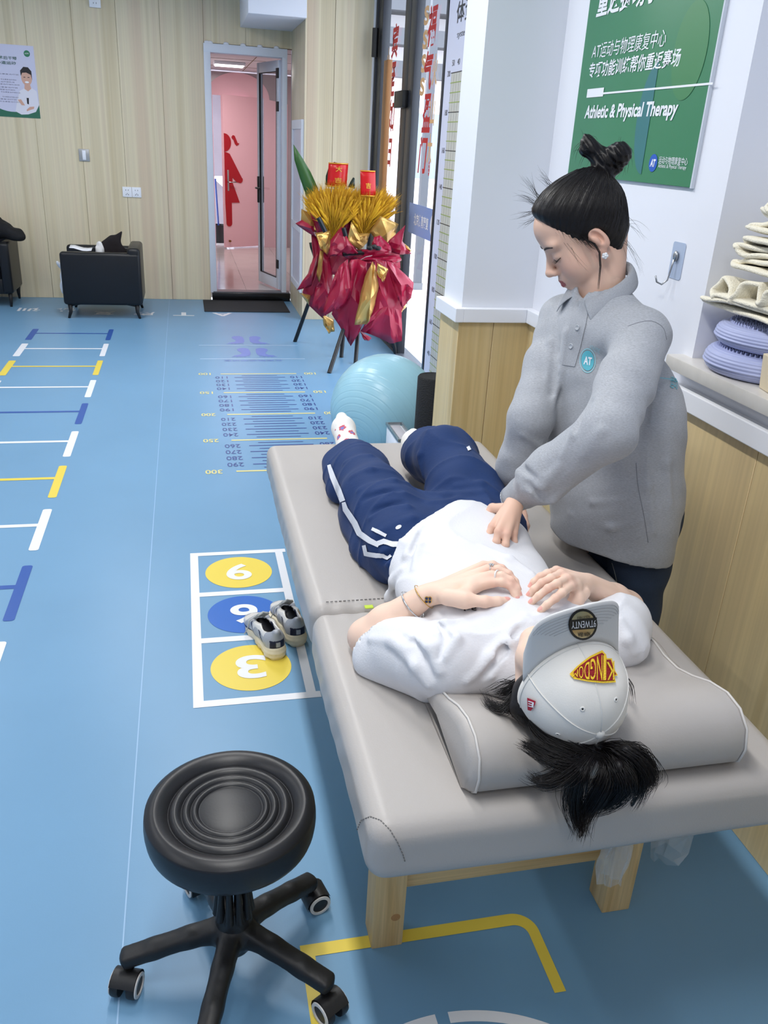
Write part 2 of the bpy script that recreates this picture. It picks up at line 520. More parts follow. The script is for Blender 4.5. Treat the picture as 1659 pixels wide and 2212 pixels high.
# ---- return walls beside the toilet door
wall_return = tag(box('wall_return', (1.095, 8.285, 0), (1.20, 9.37, CE), M_dark), kind='structure')
box('wall_panel', (1.08, 8.27, 0), (1.095, 8.80, CE), M_panel, wall_return, 0.002, 1)
box('wall_panel', (1.08, 8.803, 0), (1.095, 9.28, CE), M_panel, wall_return, 0.002, 1)
wall_far_right = tag(box('wall_far_right', (1.2, 8.285, 0), (1.78, 8.37, CE), M_dark), kind='structure')
for a, b in ((1.0965, 1.335), (1.338, 1.715)):
    box('wall_panel', (a, 8.27, 0), (b, 8.285, CE), M_panel, wall_far_right, 0.002, 1)
box('corner_bead', (1.078, 8.266, 0), (1.0965, 8.272, CE), M_panel, wall_far_right)

# ---- walls out of view
wall_left = tag(box('wall_left', (-4.3, -2.7, 0), (-4.2, 9.37, CE), M_white), kind='structure')
wall_front = tag(box('wall_front', (-4.2, -2.7, 0), (1.9, -2.6, CE), M_white), kind='structure')
ceiling = tag(box('ceiling', (-4.3, -2.7, CE), (1.95, 9.37, CE + .1), M_ceil), kind='structure')

# ---- near right wall: plaster above a veneer dado, deep window niche
WX = 1.36
wr = MB()
wr.box((WX, -2.6, 0), (WX + .5, 3.24, 1.08))
wr.box((WX, 2.07, 1.08), (WX + .5, 3.24, CE))
wr.box((WX, -2.6, 1.08), (WX + .5, 0.1, CE))
wr.box((WX, 0.1, 2.62), (WX + .5, 2.07, CE))
wr.box((WX + .40, 0.1, 1.08), (WX + .5, 0.2, 2.62)).box((WX + .40, 2.02, 1.08), (WX + .5, 2.07, 2.62)).box((WX + .40, .2, 2.52), (WX + .5, 2.02, 2.62)).box((WX + .40, .2, 1.08), (WX + .5, 2.02, 1.16))
wall_right = tag(wr.build('wall_right', M_white), kind='structure')
ys = [-2.6, -1.6, -.6, .4, 1.05, 1.7, 2.35, 3.0, 3.236]
for a, b in zip(ys[:-1], ys[1:]):
    box('dado_panel', (WX - .010, a + .001, 0), (WX, b - .001, 0.985), M_dado, wall_right, 0.0015, 1)
MB().box((WX - .034, -2.6, 0.985), (WX, 3.24, 1.040), 0.003).build('dado_cap', M_trim, wall_right)
M_stone = mat('pale_stone', (214, 210, 204), 0.35, var=0.05, vscale=25)
box('niche_sill', (WX - .05, 0.0, 1.080), (WX + .40, 2.12, 1.118), M_stone, wall_right, 0.003)

# window at the back of the niche, grey tint added to dim the daylight
win = thing('window_1', (WX + .44, 1.1, 1.16), kind='structure')
wf = MB()
for lo, hi in (((WX + .41, .2, 1.16), (WX + .47, .26, 2.52)), ((WX + .41, 1.96, 1.16), (WX + .47, 2.02, 2.52)), ((WX + .41, 1.08, 1.16), (WX + .47, 1.14, 2.52)), ((WX + .41, .26, 1.16), (WX + .47, 1.96, 1.22)), ((WX + .41, .26, 2.46), (WX + .47, 1.96, 2.52))): wf.box(lo, hi, .003)
wf.build('window_frame', M_trim, win)
for a, b in ((.26, 1.08), (1.14, 1.96)):
    shape2d([rect(-b, 1.22, -a, 2.46)], (WX + .44, 0, 0), -YA, ZA, glass('daylight_dimming_tint', (.15, .155, .175), .05), win, 'pane')
# ---- pillar
PXL, PY0, PY1 = 1.06, 3.24, 3.49
wall_pillar = tag(box('wall_pillar', (PXL, PY0, 0), (1.60, PY1, CE), M_pillar), kind='structure')
sx = AY(1065, 698, PY0)[0]
for a, b in ((PXL - .008, sx - .001), (sx + .001, WX - .008)):
    box('dado_panel', (a, PY0 - .010, 0), (b, PY0, 0.985), M_dado, wall_pillar, 0.0015, 1)
box('dado_panel', (PXL - .010, PY0 - .0105, 0), (PXL, PY1, 0.985), M_dado, wall_pillar, 0.0015, 1)
MB().box((PXL, PY0 - .034, 0.985), (WX - .034, PY0, 1.040), 0.003).build('dado_cap', M_trim, wall_pillar)
MB().box((PXL - .034, PY0 - .0345, 0.9849), (PXL + .001, PY1 + .005, 1.0401), 0.003).build('dado_cap', M_trim, wall_pillar)

# ---- chart wall between pillar and entrance
wall_chart = tag(box('wall_chart', (1.50, PY1, 0), (1.60, 5.26, CE), M_panel), kind='structure')

# ---- white boxed duct under the ceiling in the far corner
tag(MB().box((0.585, 8.20, 2.56), (1.0795, YB - .001, CE - .001), 0.006).build('duct_box', M_white, smooth=True),
    'white boxed duct hanging in the far corner above the toilet door', 'duct')

# ================================================================== toilet door and the pink room behind
M_frame = mat('white_door_frame', (222, 226, 236), 0.4)
door_1 = thing('door_1', (0.64, 9.33, 0.08), kind='structure')
fr = MB()
fr.box((0.235, 9.262, 0.08), (0.30, 9.40, 2.405), 0.004).box((0.985, 9.262, 0.08), (1.035, 9.40, 2.405), 0.004).box((0.235, 9.260, 2.33), (1.035, 9.401, 2.406), 0.004)
fr.build('door_frame', M_frame, door_1, smooth=True, angle=40)
foam = MB()
for fx in (.27, .30, .45, .61, .77, .93):
    foam.ball((fx, 9.272, 2.41), .022, 10, (1.3, .5, .8))
foam.build('foam_sealant', M_white, door_1, smooth=True)
M_stoneblk = mat('black_stone', (16, 16, 18), 0.25)
tag(box('trim_1', (0.25, 9.24, 0.0), (1.075, 9.42, 0.082), M_stoneblk, None, 0.004), kind='structure')
box('threshold_strip', (0.262, 9.255, 0.082), (1.06, 9.40, 0.092), mat('threshold_metal', (110, 110, 114), 0.4, 0.6), bpy.data.objects['trim_1'])

# hinged glazed leaf, open into the pink room
hx, hy, fx_, fy_ = 0.985, 9.405, 0.815, 10.00
dv = np.array([fx_ - hx, fy_ - hy, 0]); LW = np.linalg.norm(dv); dv /= LW
nv = np.array([-dv[1], dv[0], 0])
LM = Matrix(((dv[0], nv[0], 0, hx), (dv[1], nv[1], 0, hy), (0, 0, 1, 0), (0, 0, 0, 1)))
leaf = thing('door_2', (hx, hy, 0.09), kind='structure')
lf = MB()
for lo, hi in (((0, -.02, .10), (.07, .02, 2.32)), ((LW - .07, -.02, .10), (LW, .02, 2.32)), ((.07, -.02, .10), (LW - .07, .02, .22)), ((.07, -.02, 2.22), (LW - .07, .02, 2.32))):
    lf.box(lo, hi, 0.003, LM)
lf.build('leaf_frame', M_frame, leaf, smooth=True, angle=40)
MB().face([LM @ Vector(p) for p in ((.07,0,.22),(LW-.07,0,.22),(LW-.07,0,2.22),(.07,0,2.22))]).build('pane', glass('door_glass', (0.82, 0.85, 0.87), 0.16), leaf)
gk = MB()
for lo, hi in (((.066, .004, .216), (.074, .022, 2.224)), ((LW - .074, .004, .216), (LW - .066, .022, 2.224)), ((.07, .004, .216), (LW - .07, .022, .224)), ((.07, .004, 2.216), (LW - .07, .022, 2.224))):
    gk.box(lo, hi, 0, LM)
gk.build('gasket', M_black, leaf)
hd = MB().box((LW - .055, .018, .95), (LW - .015, .034, 1.22), 0.004, LM).box((LW - .16, .045, 1.09), (LW - .02, .060, 1.11), 0.004, LM).box((LW - .045, .03, 1.09), (LW - .025, .055, 1.11), 0, LM)
hd.box((LW - .055, -.034, .95), (LW - .015, -.018, 1.22), 0.004, LM)
hd.build('door_handle', M_black, leaf, smooth=True, angle=40)
for hz in (.32, 1.86, 2.16):
    MB().box((.0, .018, hz), (.06, .030, hz + .09), 0.002, LM).build('hinge', M_black, leaf)

# pink room
M_pink = mat('pink_laminate', (240, 190, 198), 0.4)
M_pinkwall = mat('toilet_wall', (228, 224, 225), 0.5)
M_tile = mat('pale_floor_tile', (216, 206, 204), 0.12, var=0.04, vscale=3)
tfl = tag(box('floor_tiled', (-.6, 9.42, 0.0), (1.9, 14.8, 0.08), mat('tile_grout', (176, 166, 162), .7)), kind='structure')
for ix in range(4):
    for iy in range(7):
        x0, y0 = -.6 + ix * .6 + .02, 9.42 + iy * .76
        box('floor_tile', (x0 + .0015, y0 + .0015, .0801), (min(x0 + .5985, 1.88), y0 + .757, .084), M_tile, tfl, .0008, 1)
tag(box('wall_toilet_left', (0.04, 9.42, .08), (.10, 13.38, 2.44), M_pinkwall), kind='structure')
tag(box('wall_toilet_right', (1.62, 9.42, .08), (1.68, 13.38, 2.44), M_pinkwall), kind='structure')
tag(MB().box((.10, 9.38, 2.42), (.24, 9.419, 2.44)).box((1.09, 9.38, .08), (1.62, 9.42, 2.44)).build('wall_toilet_front', M_white), kind='structure')
PYW = 13.38
pw = MB().box((.04, PYW, .08), (.44, PYW + .08, 2.42)).box((1.16, PYW, .08), (1.68, PYW + .08, 2.42)).box((.44, PYW, 2.14), (1.16, PYW + .08, 2.42))
wall_tb = tag(pw.build('wall_toilet_back', mat('brushed_panel', (176, 160, 164), 0.3, 0.3)), kind='structure')
arch = [(-.36, -2.06), (-.30, -2.06)] 
bx = [(0.14, .08), (.44, .08), (.44, 2.12), (1.16, 2.12), (1.16, .08), (1.5, .08), (1.5, 2.06)]
bx += [(.80 + .44 * math.cos(math.radians(a)), 2.10 + .32 * math.sin(math.radians(a))) for a in range(0, 181, 9)] + [(.34, 2.06), (.14, 2.06)]
shape2d([bx], (0, PYW - .012, 0), XA, ZA, M_pink, wall_tb, 'arched_facing', thick=-.011)
ceil2 = tag(box('ceiling_toilet', (-.1, 9.42, 2.44), (1.9, 14.8, 2.5), mat('ceiling_panel', (206, 198, 204), 0.5)), kind='structure')
for k in (10.2, 11.4, 12.6):
    box('panel_joint', (.1, k - .004, 2.437), (1.62, k + .004, 2.441), M_dark, ceil2)
box('panel_joint', (.86, 9.42, 2.437), (.868, 13.3, 2.441), M_dark, ceil2)
# lamp on that ceiling
lc = GZ(495, 137, 2.43)
cl = thing('ceiling_lamp', (lc[0], lc[1], 2.43), 'small square white ceiling lamp glowing in the pink toilet room', 'lamp')
box('lamp_housing', (lc[0] - .19, lc[1] - .17, 2.405), (lc[0] + .19, lc[1] + .17, 2.4395), M_white, cl, .006)
box('diffuser', (lc[0] - .175, lc[1] - .155, 2.398), (lc[0] + .175, lc[1] + .155, 2.406), mat('lamp_glow', (255, 246, 240), emit=6.0), cl, .003)
_bl.location = (lc[0], lc[1], 2.39)
# room behind the ajar pink door
tag(box('wall_toilet_cubicle', (-.2, 14.7, .08), (1.9, 14.8, 2.44), mat('grey_tile_wall', (150, 142, 150), .4, var=.06, vscale=4)), kind='structure')
# pink door ajar with the red figure
a0, a1 = np.array([1.13, 13.42, 0]), np.array([0.565, 13.06, 0])
pv = (a1 - a0); PW = np.linalg.norm(pv); pv /= PW
pn = np.cross(-pv, ZA)
pd = thing('door_3', (1.13, 13.42, .09), kind='structure')
shape2d([rect(0, .10, PW, 2.12)], a1, -pv, ZA, M_pink, pd, 'door_slab', thick=-.04)
# red cut-out of a girl, half on this leaf
fig = []
fig.append([(0.04, 1.62)] + [(0.04 + .145 * math.sin(math.radians(a)), 1.47 + .155 * math.cos(math.radians(a))) for a in range(0, 181, 12)] + [(0.04, 1.31)])
fig.append([(0.04, 1.31), (.09, 1.30), (.15, 1.28), (.20, 1.20), (.405, .865)] + [(.365 + .06 * math.cos(math.radians(a)), .83 + .06 * math.sin(math.radians(a))) for a in range(20, -131, -15)] + [(.30, .78), (.20, .87), (.20, .78), (.35, .42), (.175, .42), (.175, .05)] + [(.115 + .06 * math.cos(math.radians(a)), .05 + .06 * math.sin(math.radians(a))) for a in range(0, -181, -15)] + [(.055, .05), (.04, .42)])
fig.append([(.20, 1.57), (.23, 1.60), (.265, 1.59), (.30, 1.52), (.325, 1.47), (.36, 1.465), (.345, 1.44), (.305, 1.42), (.27, 1.45), (.24, 1.52), (.21, 1.54)])
fig = [[(x * .80 - .02, .40 + y * .76) for x, y in p] for p in fig]
shape2d(fig, a1, -pv, ZA, mat('red_acrylic', (176, 12, 30), .25), pd, 'red_girl_figure', lift=.001, thick=.008)
hb = MB()
o = a1 - pv * .055 + ZA * 1.0 + pn * .004
hb.box((-.022, -.006, -.14), (.022, .006, .14), .004, Matrix.Translation(V3(o + ZA * .02)))
hb.tube([o + pn * .01, o + pn * .05, o + pn * .055 - pv * .11], .009, 8)
hb.build('door_handle', mat('brushed_steel', (190, 188, 186), .3, 1.0), pd, smooth=True)
MB().lathe([(0, .0), (.014, .0), (.014, .03), (0, .032)], a1 - pv * .07 + ZA * .19, pn, 10).build('door_stop', mat('brass', (140, 96, 40), .4, .8), pd)
# things in the cubicle glimpsed through the gap
bk = thing('mop_bucket', (.50, 13.85, .084), 'dark mop bucket glimpsed behind the ajar pink door', 'bucket')
MB().lathe([(0, .0), (.11, .0), (.14, .26), (.13, .26), (.105, .02), (0, .02)], (.50, 13.85, .085), n=20).build('bucket_body', M_black, bk, smooth=True, angle=40)
MB().tube([(.50, 13.85, .30), (.47, 13.88, 1.0)], .013, 8).build('mop_handle', mat('blue_plastic', (30, 60, 130), .4), bk)
bs = thing('wash_basin', (.62, 14.4, .9), 'white wash basin glimpsed behind the ajar pink door', 'basin')
MB().lathe([(0, .70), (.06, .70), (.10, .78), (.24, .90), (.24, .93), (.21, .93), (.09, .80), (0, .79)], (.70, 14.45, .08), n=24).build('bowl', M_trim, bs, smooth=True, angle=40)
MB().lathe([(.09, 0), (.06, .1), (.06, .72), (0, .72)], (.70, 14.45, .084), n=16).build('pedestal', M_trim, bs, smooth=True)

# ================================================================== glazed entrance on the right
DX = 1.73
M_alu = mat('anthracite_frame', (52, 54, 60), 0.4, 0.3)
door_4 = thing('door_4', (DX, 7.2, 0), kind='structure')
fb = MB()
fb.box((DX - .05, 8.16, 0), (DX + .05, 8.27, 2.95), .004)
fb.box((DX - .035, 7.98, .0), (DX + .035, 8.155, 2.95), .004)
fb.build('jamb', M_alu, door_4, smooth=True, angle=40)
box('jamb_edging', (DX - .056, 8.20, 0), (DX - .05, 8.272, 2.95), M_frame, door_4)
MB().box((DX - .03, 6.82, 0), (DX + .03, 7.00, 2.95), .004).box((DX - .03, 7.01, .0), (DX + .03, 7.19, 2.95), .004).build('meeting_stile', M_alu, door_4, smooth=True, angle=40)
MB().box((DX - .03, 7.19, 0), (DX + .03, 7.98, .24), .004).build('bottom_rail', M_alu, door_4, smooth=True, angle=40)
shape2d([rect(-7.98, .24, -7.19, 2.95)], (DX, 0, 0), -YA, ZA, glass('entrance_glass'), door_4, 'pane')
shape2d([rect(-6.82, .015, -5.30, 2.95)], (DX, 0, 0), -YA, ZA, glass('entrance_glass'), door_4, 'pane')
MB().box((1.49, 5.262, 0), (DX + .05, 5.30, 2.95), .003).build('jamb', M_alu, door_4, smooth=True, angle=40)
MB().box((DX - .075, 6.95, 1.88), (DX - .03, 7.24, 2.0), .005).build('lock_box', M_black, door_4, smooth=True, angle=40)
MB().tube([(DX - .07, 8.10, 2.30), (DX - .07, 8.10, 2.52)], .028, 10).build('hinge', M_black, door_4, smooth=True, angle=40)
wh = MB().box((DX - .10, 7.42, 1.0), (DX - .06, 7.56, 2.235), .004)
wh.build('wooden_pull_handle', wood('handle_wood', (120, 78, 40), (146, 98, 54), (160, 110, 64), sc=(20, 20, 1)), door_4, smooth=True, angle=40)
box('threshold', (1.68, 5.3, -.02), (1.82, 8.27, .006), mat('threshold_grey', (96, 100, 108), .4, .4), door_4)
# printed stickers on the panes
M_red = mat('red_sticker', (205, 30, 36), .5)
M_orange = mat('peach_sticker', (238, 186, 130), .5)
nY = -YA
for (s, yc, z0, h, m) in (('宾至如归', 7.60, 1.40, 1.10, M_red), ('福气盈门', 6.46, 1.40, 1.10, M_red)):
    n = len(s)
    for i, ch in enumerate(s):
        text(ch, (DX - .012, yc + .04 * ((i % 2) - .5), z0 + h * (n - 1 - i) / n + .03), nY, ZA, m, door_4, height=h / n * .92, width=.24, bold=.03, shear=.15, anchor='bc', name='sticker_character')
for (s, yc, z0, h) in (('ssss', 6.62, 1.95, .60), ('火山大', 6.30, 1.5, .75), ('小心', 7.80, 1.9, .5)):
    n = len(s)
    for i, ch in enumerate(s):
        text(ch, (DX - .011, yc, z0 + h * (n - 1 - i) / n), nY, ZA, M_orange, door_4, height=h / n * .8, width=.13, bold=.02, anchor='bc', name='sticker_character')
shape2d([circ(0, 0, .02, .05)], (DX - .011, 6.28, 1.47), nY, ZA, M_red, door_4, 'sticker_seal')
text('日', (DX - .0125, 6.28, 1.44), nY, ZA, M_trim, door_4, height=.06, width=.02, anchor='bc', name='sticker_character')
shape2d([rect(-.72, -.11, .0, .11)], (DX - .012, 6.06, 1.10), nY, ZA, mat('blue_sticker', (136, 160, 212), .5), door_4, 'blue_sticker_band')
text('北京体育康复', (DX - .0135, 6.40, 1.10), nY, ZA, M_trim, door_4, height=.09, width=.42, anchor='cc', name='sticker_lettering', bold=.02)
shape2d([circ(0, 0, .05, .07), ], (DX - .0135, 6.09, 1.10), nY, ZA, M_trim, door_4, 'sticker_logo')

# ---- outside
M_pave = mat('sunlit_paving', (222, 214, 212), .7, var=.05, vscale=2)
pave = tag(box('ground_outside', (1.82, 2.0, -.14), (16, 30, -.03), mat('paving_joint', (170, 160, 158), .8)), kind='structure')
pm = None
for ix in range(8):
    for iy in range(16):
        x0, y0 = 1.83 + ix * .6, 5.6 + iy * .6
        if pm is None:
            o = box('paving_slab', (x0 + .003, y0 + .003, -.03), (x0 + .597, y0 + .597, -.022), M_pave, pave, .001, 1); pm = o; p0 = (x0, y0)
        else:
            o = pm.copy(); COL.objects.link(o); o.location = (x0 - p0[0], y0 - p0[1], 0)
colA = GZ(900, 626, -.022)
oc = thing('street_column', (colA[0] + .1, colA[1], -.022), 'dark grey column standing outside beyond the glass entrance', 'column')
box('shaft', (colA[0] - .03, colA[1], -.022), (colA[0] + .06, colA[1] + .09, 3.4), mat('grey_column', (92, 96, 104), .5), oc)
box('plinth', (colA[0] - .04, colA[1] - .01, -.022), (colA[0] + .07, colA[1] + .10, .06), mat('grey_plinth', (120, 122, 128), .5), oc)
bd = thing('street_building', (6, 22, -.03), 'pale building with grey ledges across the street', 'building')
box('facade', (3.2, 21, -.03), (12, 24, 6), mat('pale_facade', (238, 232, 234), .7), bd)
for k in range(5):
    box('ledge', (3.0, 20.6 - k * .2, 3.0 + k * .62), (12, 21, 3.32 + k * .62), mat('grey_ledge', (96, 98, 104), .6), bd)
for k in range(3):
    box('window', (3.6 + k * 1.6, 20.98, .9), (4.6 + k * 1.6, 21.0, 2.3), mat('far_glass', (150, 160, 176), .2), bd)

# ================================================================== floor print
def flo(name, polys, m, lift=0.0010):
    return shape2d(polys, (0, 0, 0), XA, YA, m, floor, name, lift=lift)
PR = dict(rough=.34, spec=.45)
F_white = mat('print_white', (232, 234, 240), **PR); F_yel = mat('print_yellow', (232, 208, 84), **PR)
F_blue = mat('print_blue', (46, 104, 190), **PR); F_navy = mat('print_navy', (48, 88, 164), **PR); F_lav = mat('print_lavender', (98, 126, 200), **PR)
F_pale = mat('print_pale_yellow', (226, 214, 140), **PR); F_ink = mat('print_ink', (52, 74, 140), **PR); F_faint = mat('print_faint_white', (176, 204, 230), **PR)
cyc = [F_navy, F_white, F_yel, F_white]
# agility ladder
for i in range(11):
    yc = 7.545 - i * .5655
    m = cyc[i % 4]
    for xa, xb in ((-1.318, -1.268), (-.690, -.650)):
        flo('ladder_rail', [pill(xa, yc - .235, xb, yc + .195, .012)], m)
    flo('ladder_rung', [rect(-1.268, yc + .005, -.690, yc + .035)], m)
# jump ruler
for cmk in range(100, 301, 5):
    y = 6.193 - (cmk - 100) / 100.0 * 1.0
    if cmk % 50 == 0:
        flo('ruler_line', [rect(.21, y - .009, .77, y + .009)], F_pale)
    elif cmk % 10 == 0:
        flo('ruler_line', [rect(.305, y - .006, .675, y + .006)], F_ink)
    else:
        flo('ruler_line', [rect(.36, y - .005, .62, y + .005)], F_ink)
    if cmk % 10 == 0:
        big = cmk % 50 == 0
        for xc in ((.094, .872) if big else (.212, .756)):
            text(str(cmk), (xc, y, .0012), -XA, -YA, F_pale if big else F_ink, floor, height=.058, width=.088, bold=.015 if big else .005, anchor='cc', name='ruler_number')
for y in (7.13, 6.655): flo('ruler_start_line', [rect(.07, y - .008, .895, y + .008)], F_faint)
text('立定跳远测试区', (.48, 6.60, .0012), -XA, -YA, F_lav, floor, height=.05, width=.46, anchor='cc', name='floor_lettering')
for (cx, cy) in ((.48, 7.33), (.50, 6.87)):
    for s in (-1, 1):
        sole = [(.035, .15), (.075, .17), (.115, .14), (.125, .05), (.10, -.03), (.125, -.10), (.14, -.14), (.10, -.155), (.05, -.15), (.035, -.10), (.03, -.02), (.045, .06)]
        # outline with arch, heel away from the camera
        sole = [(.03, .13), (.06, .165), (.10, .16), (.125, .12), (.125, .07), (.105, .02), (.095, -.03), (.115, -.075), (.16, -.10), (.165, -.125), (.13, -.135), (.08, -.13), (.04, -.11), (.025, -.06), (.022, .03)]
        flo('footprint', [[(cx + s * (x + .0), cy + y) for x, y in sole]], F_lav)
        for t in range(5):
            flo('footprint_toe', [circ(cx + s * (.045 + t * .031), cy - .152 + .004 * (2 - t) ** 2 * .6, .012, .010, 12)], F_lav)
# far lettering, read from the other side
for ch, x in (('A', .32), ('T', -.05), ('康', -.42), ('复', -.79), ('体', -1.16), ('训', -1.48), ('练', -1.86)):
    text(ch, (x, 8.47 if x > -1 else 8.62, .0012), -XA, -YA, F_faint if 0 else F_white, floor, height=.17, width=.20, bold=.02, anchor='cc', name='floor_lettering')
# hopscotch
W = .031
for (x0, y0, x1, y1) in ((-.036, 2.185, -.004, 3.252), (.317, 2.185, .348, 3.252), (-.004, 2.185, .317, 2.217), (-.004, 2.548, .317, 2.580), (-.004, 2.876, .317, 2.908), (-.004, 3.222, .317, 3.252), (.348, 2.185, .362, 2.217), (.348, 3.222, .362, 3.252)):
    flo('hopscotch_line', [rect(x0, y0, x1, y1)], F_white)
for ch, y, m in (('9', 3.062, F_yel), ('6', 2.730, F_blue), ('3', 2.382, F_yel)):
    flo('hopscotch_disc', [circ(.155, y, .133)], m)
    text(ch, (.155, y, .0022), -XA, -YA, F_white, floor, height=.135, width=.100, bold=.022, anchor='cc', name='hopscotch_number', res=14)
# yellow court corner and white arcs by the bed
def arc_band(cx, cy, r0, r1, a0, a1, n=14):
    o = [(cx + r1 * math.cos(math.radians(a0 + (a1 - a0) * i / n)), cy + r1 * math.sin(math.radians(a0 + (a1 - a0) * i / n))) for i in range(n + 1)]
    i_ = [(cx + r0 * math.cos(math.radians(a1 - (a1 - a0) * i / n)), cy + r0 * math.sin(math.radians(a1 - (a1 - a0) * i / n))) for i in range(n + 1)]
    return o + i_
ya, yb, xa, xb = 1.267, 1.298, .694, .720
flo('yellow_line', [[(.211, yb), (.211, ya), (.664, ya)] + [(.664 + .03 * math.sin(math.radians(t)), ya - .03 + .03 * math.cos(math.radians(t))) for t in range(10, 91, 10)] + [(xa, 1.092), (xb, 1.092)] + [(.666 + .054 * math.cos(math.radians(t)), yb - .054 + .054 * math.sin(math.radians(t))) for t in range(0, 91, 10)]], F_yel)
flo('yellow_line', [[(.181, .6), (.211, .6), (.211, yb), (.181, yb)]], F_yel)
flo('white_arc', [arc_band(.445, .70, .368, .392, 88, 55)], F_white)
flo('white_arc', [arc_band(.445, .70, .368, .392, 92, 125)], F_white)

# ================================================================== massage bed
BX0, BX1, BY0, BY1, BZ0, BZ1, BSEAM = .240, 1.030, .955, 2.775, .53, .65, 1.632
M_leather = mat('grey_leatherette', (177, 172, 168), .38, spec=.4, bump=.05, bscale=300, var=.02, vscale=3)
M_thread = mat('grey_thread', (120, 118, 116), .8)
M_pine = wood('pine', (214, 180, 124), (226, 196, 144), (200, 160, 100), sc=(16, 16, 1.6), rough=.55)
M_piney = wood('pine_rail', (206, 172, 118), (222, 192, 140), (196, 156, 98), sc=(1.6, 16, 16), rough=.55)
bed = thing('massage_bed', (.635, 1.87, 0), 'long grey leatherette massage bed on pale pine legs', 'massage bed')
def mattress(y0, y1, seed, ends):
    f = Field((BX0 - .03, y0 - .03, BZ0 - .03), (BX1 + .03, y1 + .03, BZ1 + .04), .0065)
    f.rbox(((BX0 + BX1) / 2, (y0 + y1) / 2, (BZ0 + BZ1) / 2), ((BX1 - BX0) / 2, (y1 - y0) / 2, (BZ1 - BZ0) / 2), .034)
    rs = np.random.RandomState(seed)
    def wr(X, Y, Z):
        d = 0.0012 * np.sin(9 * X + 5 * Y + seed) + .0010 * np.sin(13 * Y - 4 * X)
        # sag wrinkles down the sides
        side = np.clip((BX0 + .05 - X) / .05, 0, 1) + np.clip((X - BX1 + .05) / .05, 0, 1)
        d = d + side * (.0006 * np.sin(70 * Y + 60 * Z + 3 * np.sin(9 * Y)) * np.clip((.65 - Z) / .05, 0, 1))
        # pucker near the joint between the two halves
        e = np.exp(-((Y - BSEAM) / .045) ** 2)
        d = d + e * .0012 * np.sin(95 * X + 2 * np.sin(20 * X))
        return d
    f.disp(wr)
    f.mesh('mattress', M_leather, bed, 2)
    return f
FNEAR = mattress(BY0, BSEAM - .002, 1, 0)
mattress(BSEAM + .002, BY1, 5, 1)
# corner stitching at the head end and along the joint
st = MB()
def dashes(pts, rad=.0011, dash=.006, gap=.004):
    pts = [np.array(p, float) for p in pts]
    acc = 0.0
    for a, b in zip(pts[:-1], pts[1:]):
        L = np.linalg.norm(b - a); n = max(1, int(L / (dash + gap)))
        for i in range(n): st.tube([lerp(a, b, i / n), lerp(a, b, (i + .6) / n)], rad, 5)
q = [(BX0 + .12 * math.sin(t), BY0 - .0005 + .0, BZ1 - .0) for t in (0,)]
cs = []
for t in np.linspace(0, 1, 14):
    a = t * math.pi / 2
    cs.append((BX0 + .004 + .10 * t, BY0 + .12 * (1 - t) ** 1.0 - .002, BZ0 + .115 - .0 * t + .0035))
# seam runs over the rounded corner: along the top of the left side, across the corner, down the end face
_cam = Vector((0, 0, CAMH))
from mathutils.bvhtree import BVHTree as _BT
_nv, _nq = nets(FNEAR.f, FNEAR.lo, FNEAR.vox)
_bt = _BT.FromPolygons([tuple(p) for p in _nv], [tuple(int(i) for i in f) for f in _nq])
def on_bed(x, y):
    d = ray(x, y); loc, n, i, dd = _bt.ray_cast(_cam, Vector(d / np.linalg.norm(d)))
    return np.array(loc) + np.array(n) * .0006 if loc is not None else None
_path = [(772, 1792), (780, 1772), (800, 1764), (822, 1772), (842, 1792), (858, 1818), (870, 1845), (877, 1868)]
_pp = []
for (xa, ya_), (xb_, yb_) in zip(_path[:-1], _path[1:]):
    for t in (0, .25, .5, .75): _pp.append(on_bed(xa + (xb_ - xa) * t, ya_ + (yb_ - ya_) * t))
dashes([p for p in _pp if p is not None], .0010, .007, .003)
dashes([(BX0 + .04, BSEAM + .030, BZ1 + .001), (BX1 - .04, BSEAM + .030, BZ1 + .001)])
tag(st.build('stitching', M_thread, bed), kind='stuff')
box('bed_board', (BX0 + .03, BY0 + .05, BZ0 - .02), (BX1 - .03, BY1 - .03, BZ0 + .004), M_piney, bed)
LEGS = [(.334, 1.262), (.884, 1.262), (.366, 2.60), (.884, 2.60)]
for (x, y) in LEGS:
    box('leg', (x, y, 0), (x + .070, y + .070, BZ0 - .02), M_pine, bed, .003)
knot = MB().lathe([(0, .0006), (.006, .0006), (.010, .0003), (.0105, 0)], (.384, 1.2619, .088), (0, -1, 0), 14)
knot.build('knot', mat('pine_knot', (180, 134, 84), .6, bump=.3, bscale=90), bed)
for y in (1.282, 2.615): box('stretcher', (.404 if y < 2 else .436, y, .150), (.884, y + .035, .225), M_piney, bed, .002)
for y in (1.27, 2.60): box('apron', (.404 if y < 2 else .436, y, .43), (.884, y + .03, BZ0 - .02), M_piney, bed, .002)
for x in (.368, .915): box('side_rail', (x, 1.332, .43), (x + .03, 2.60, BZ0 - .02), M_pine, bed, .002)

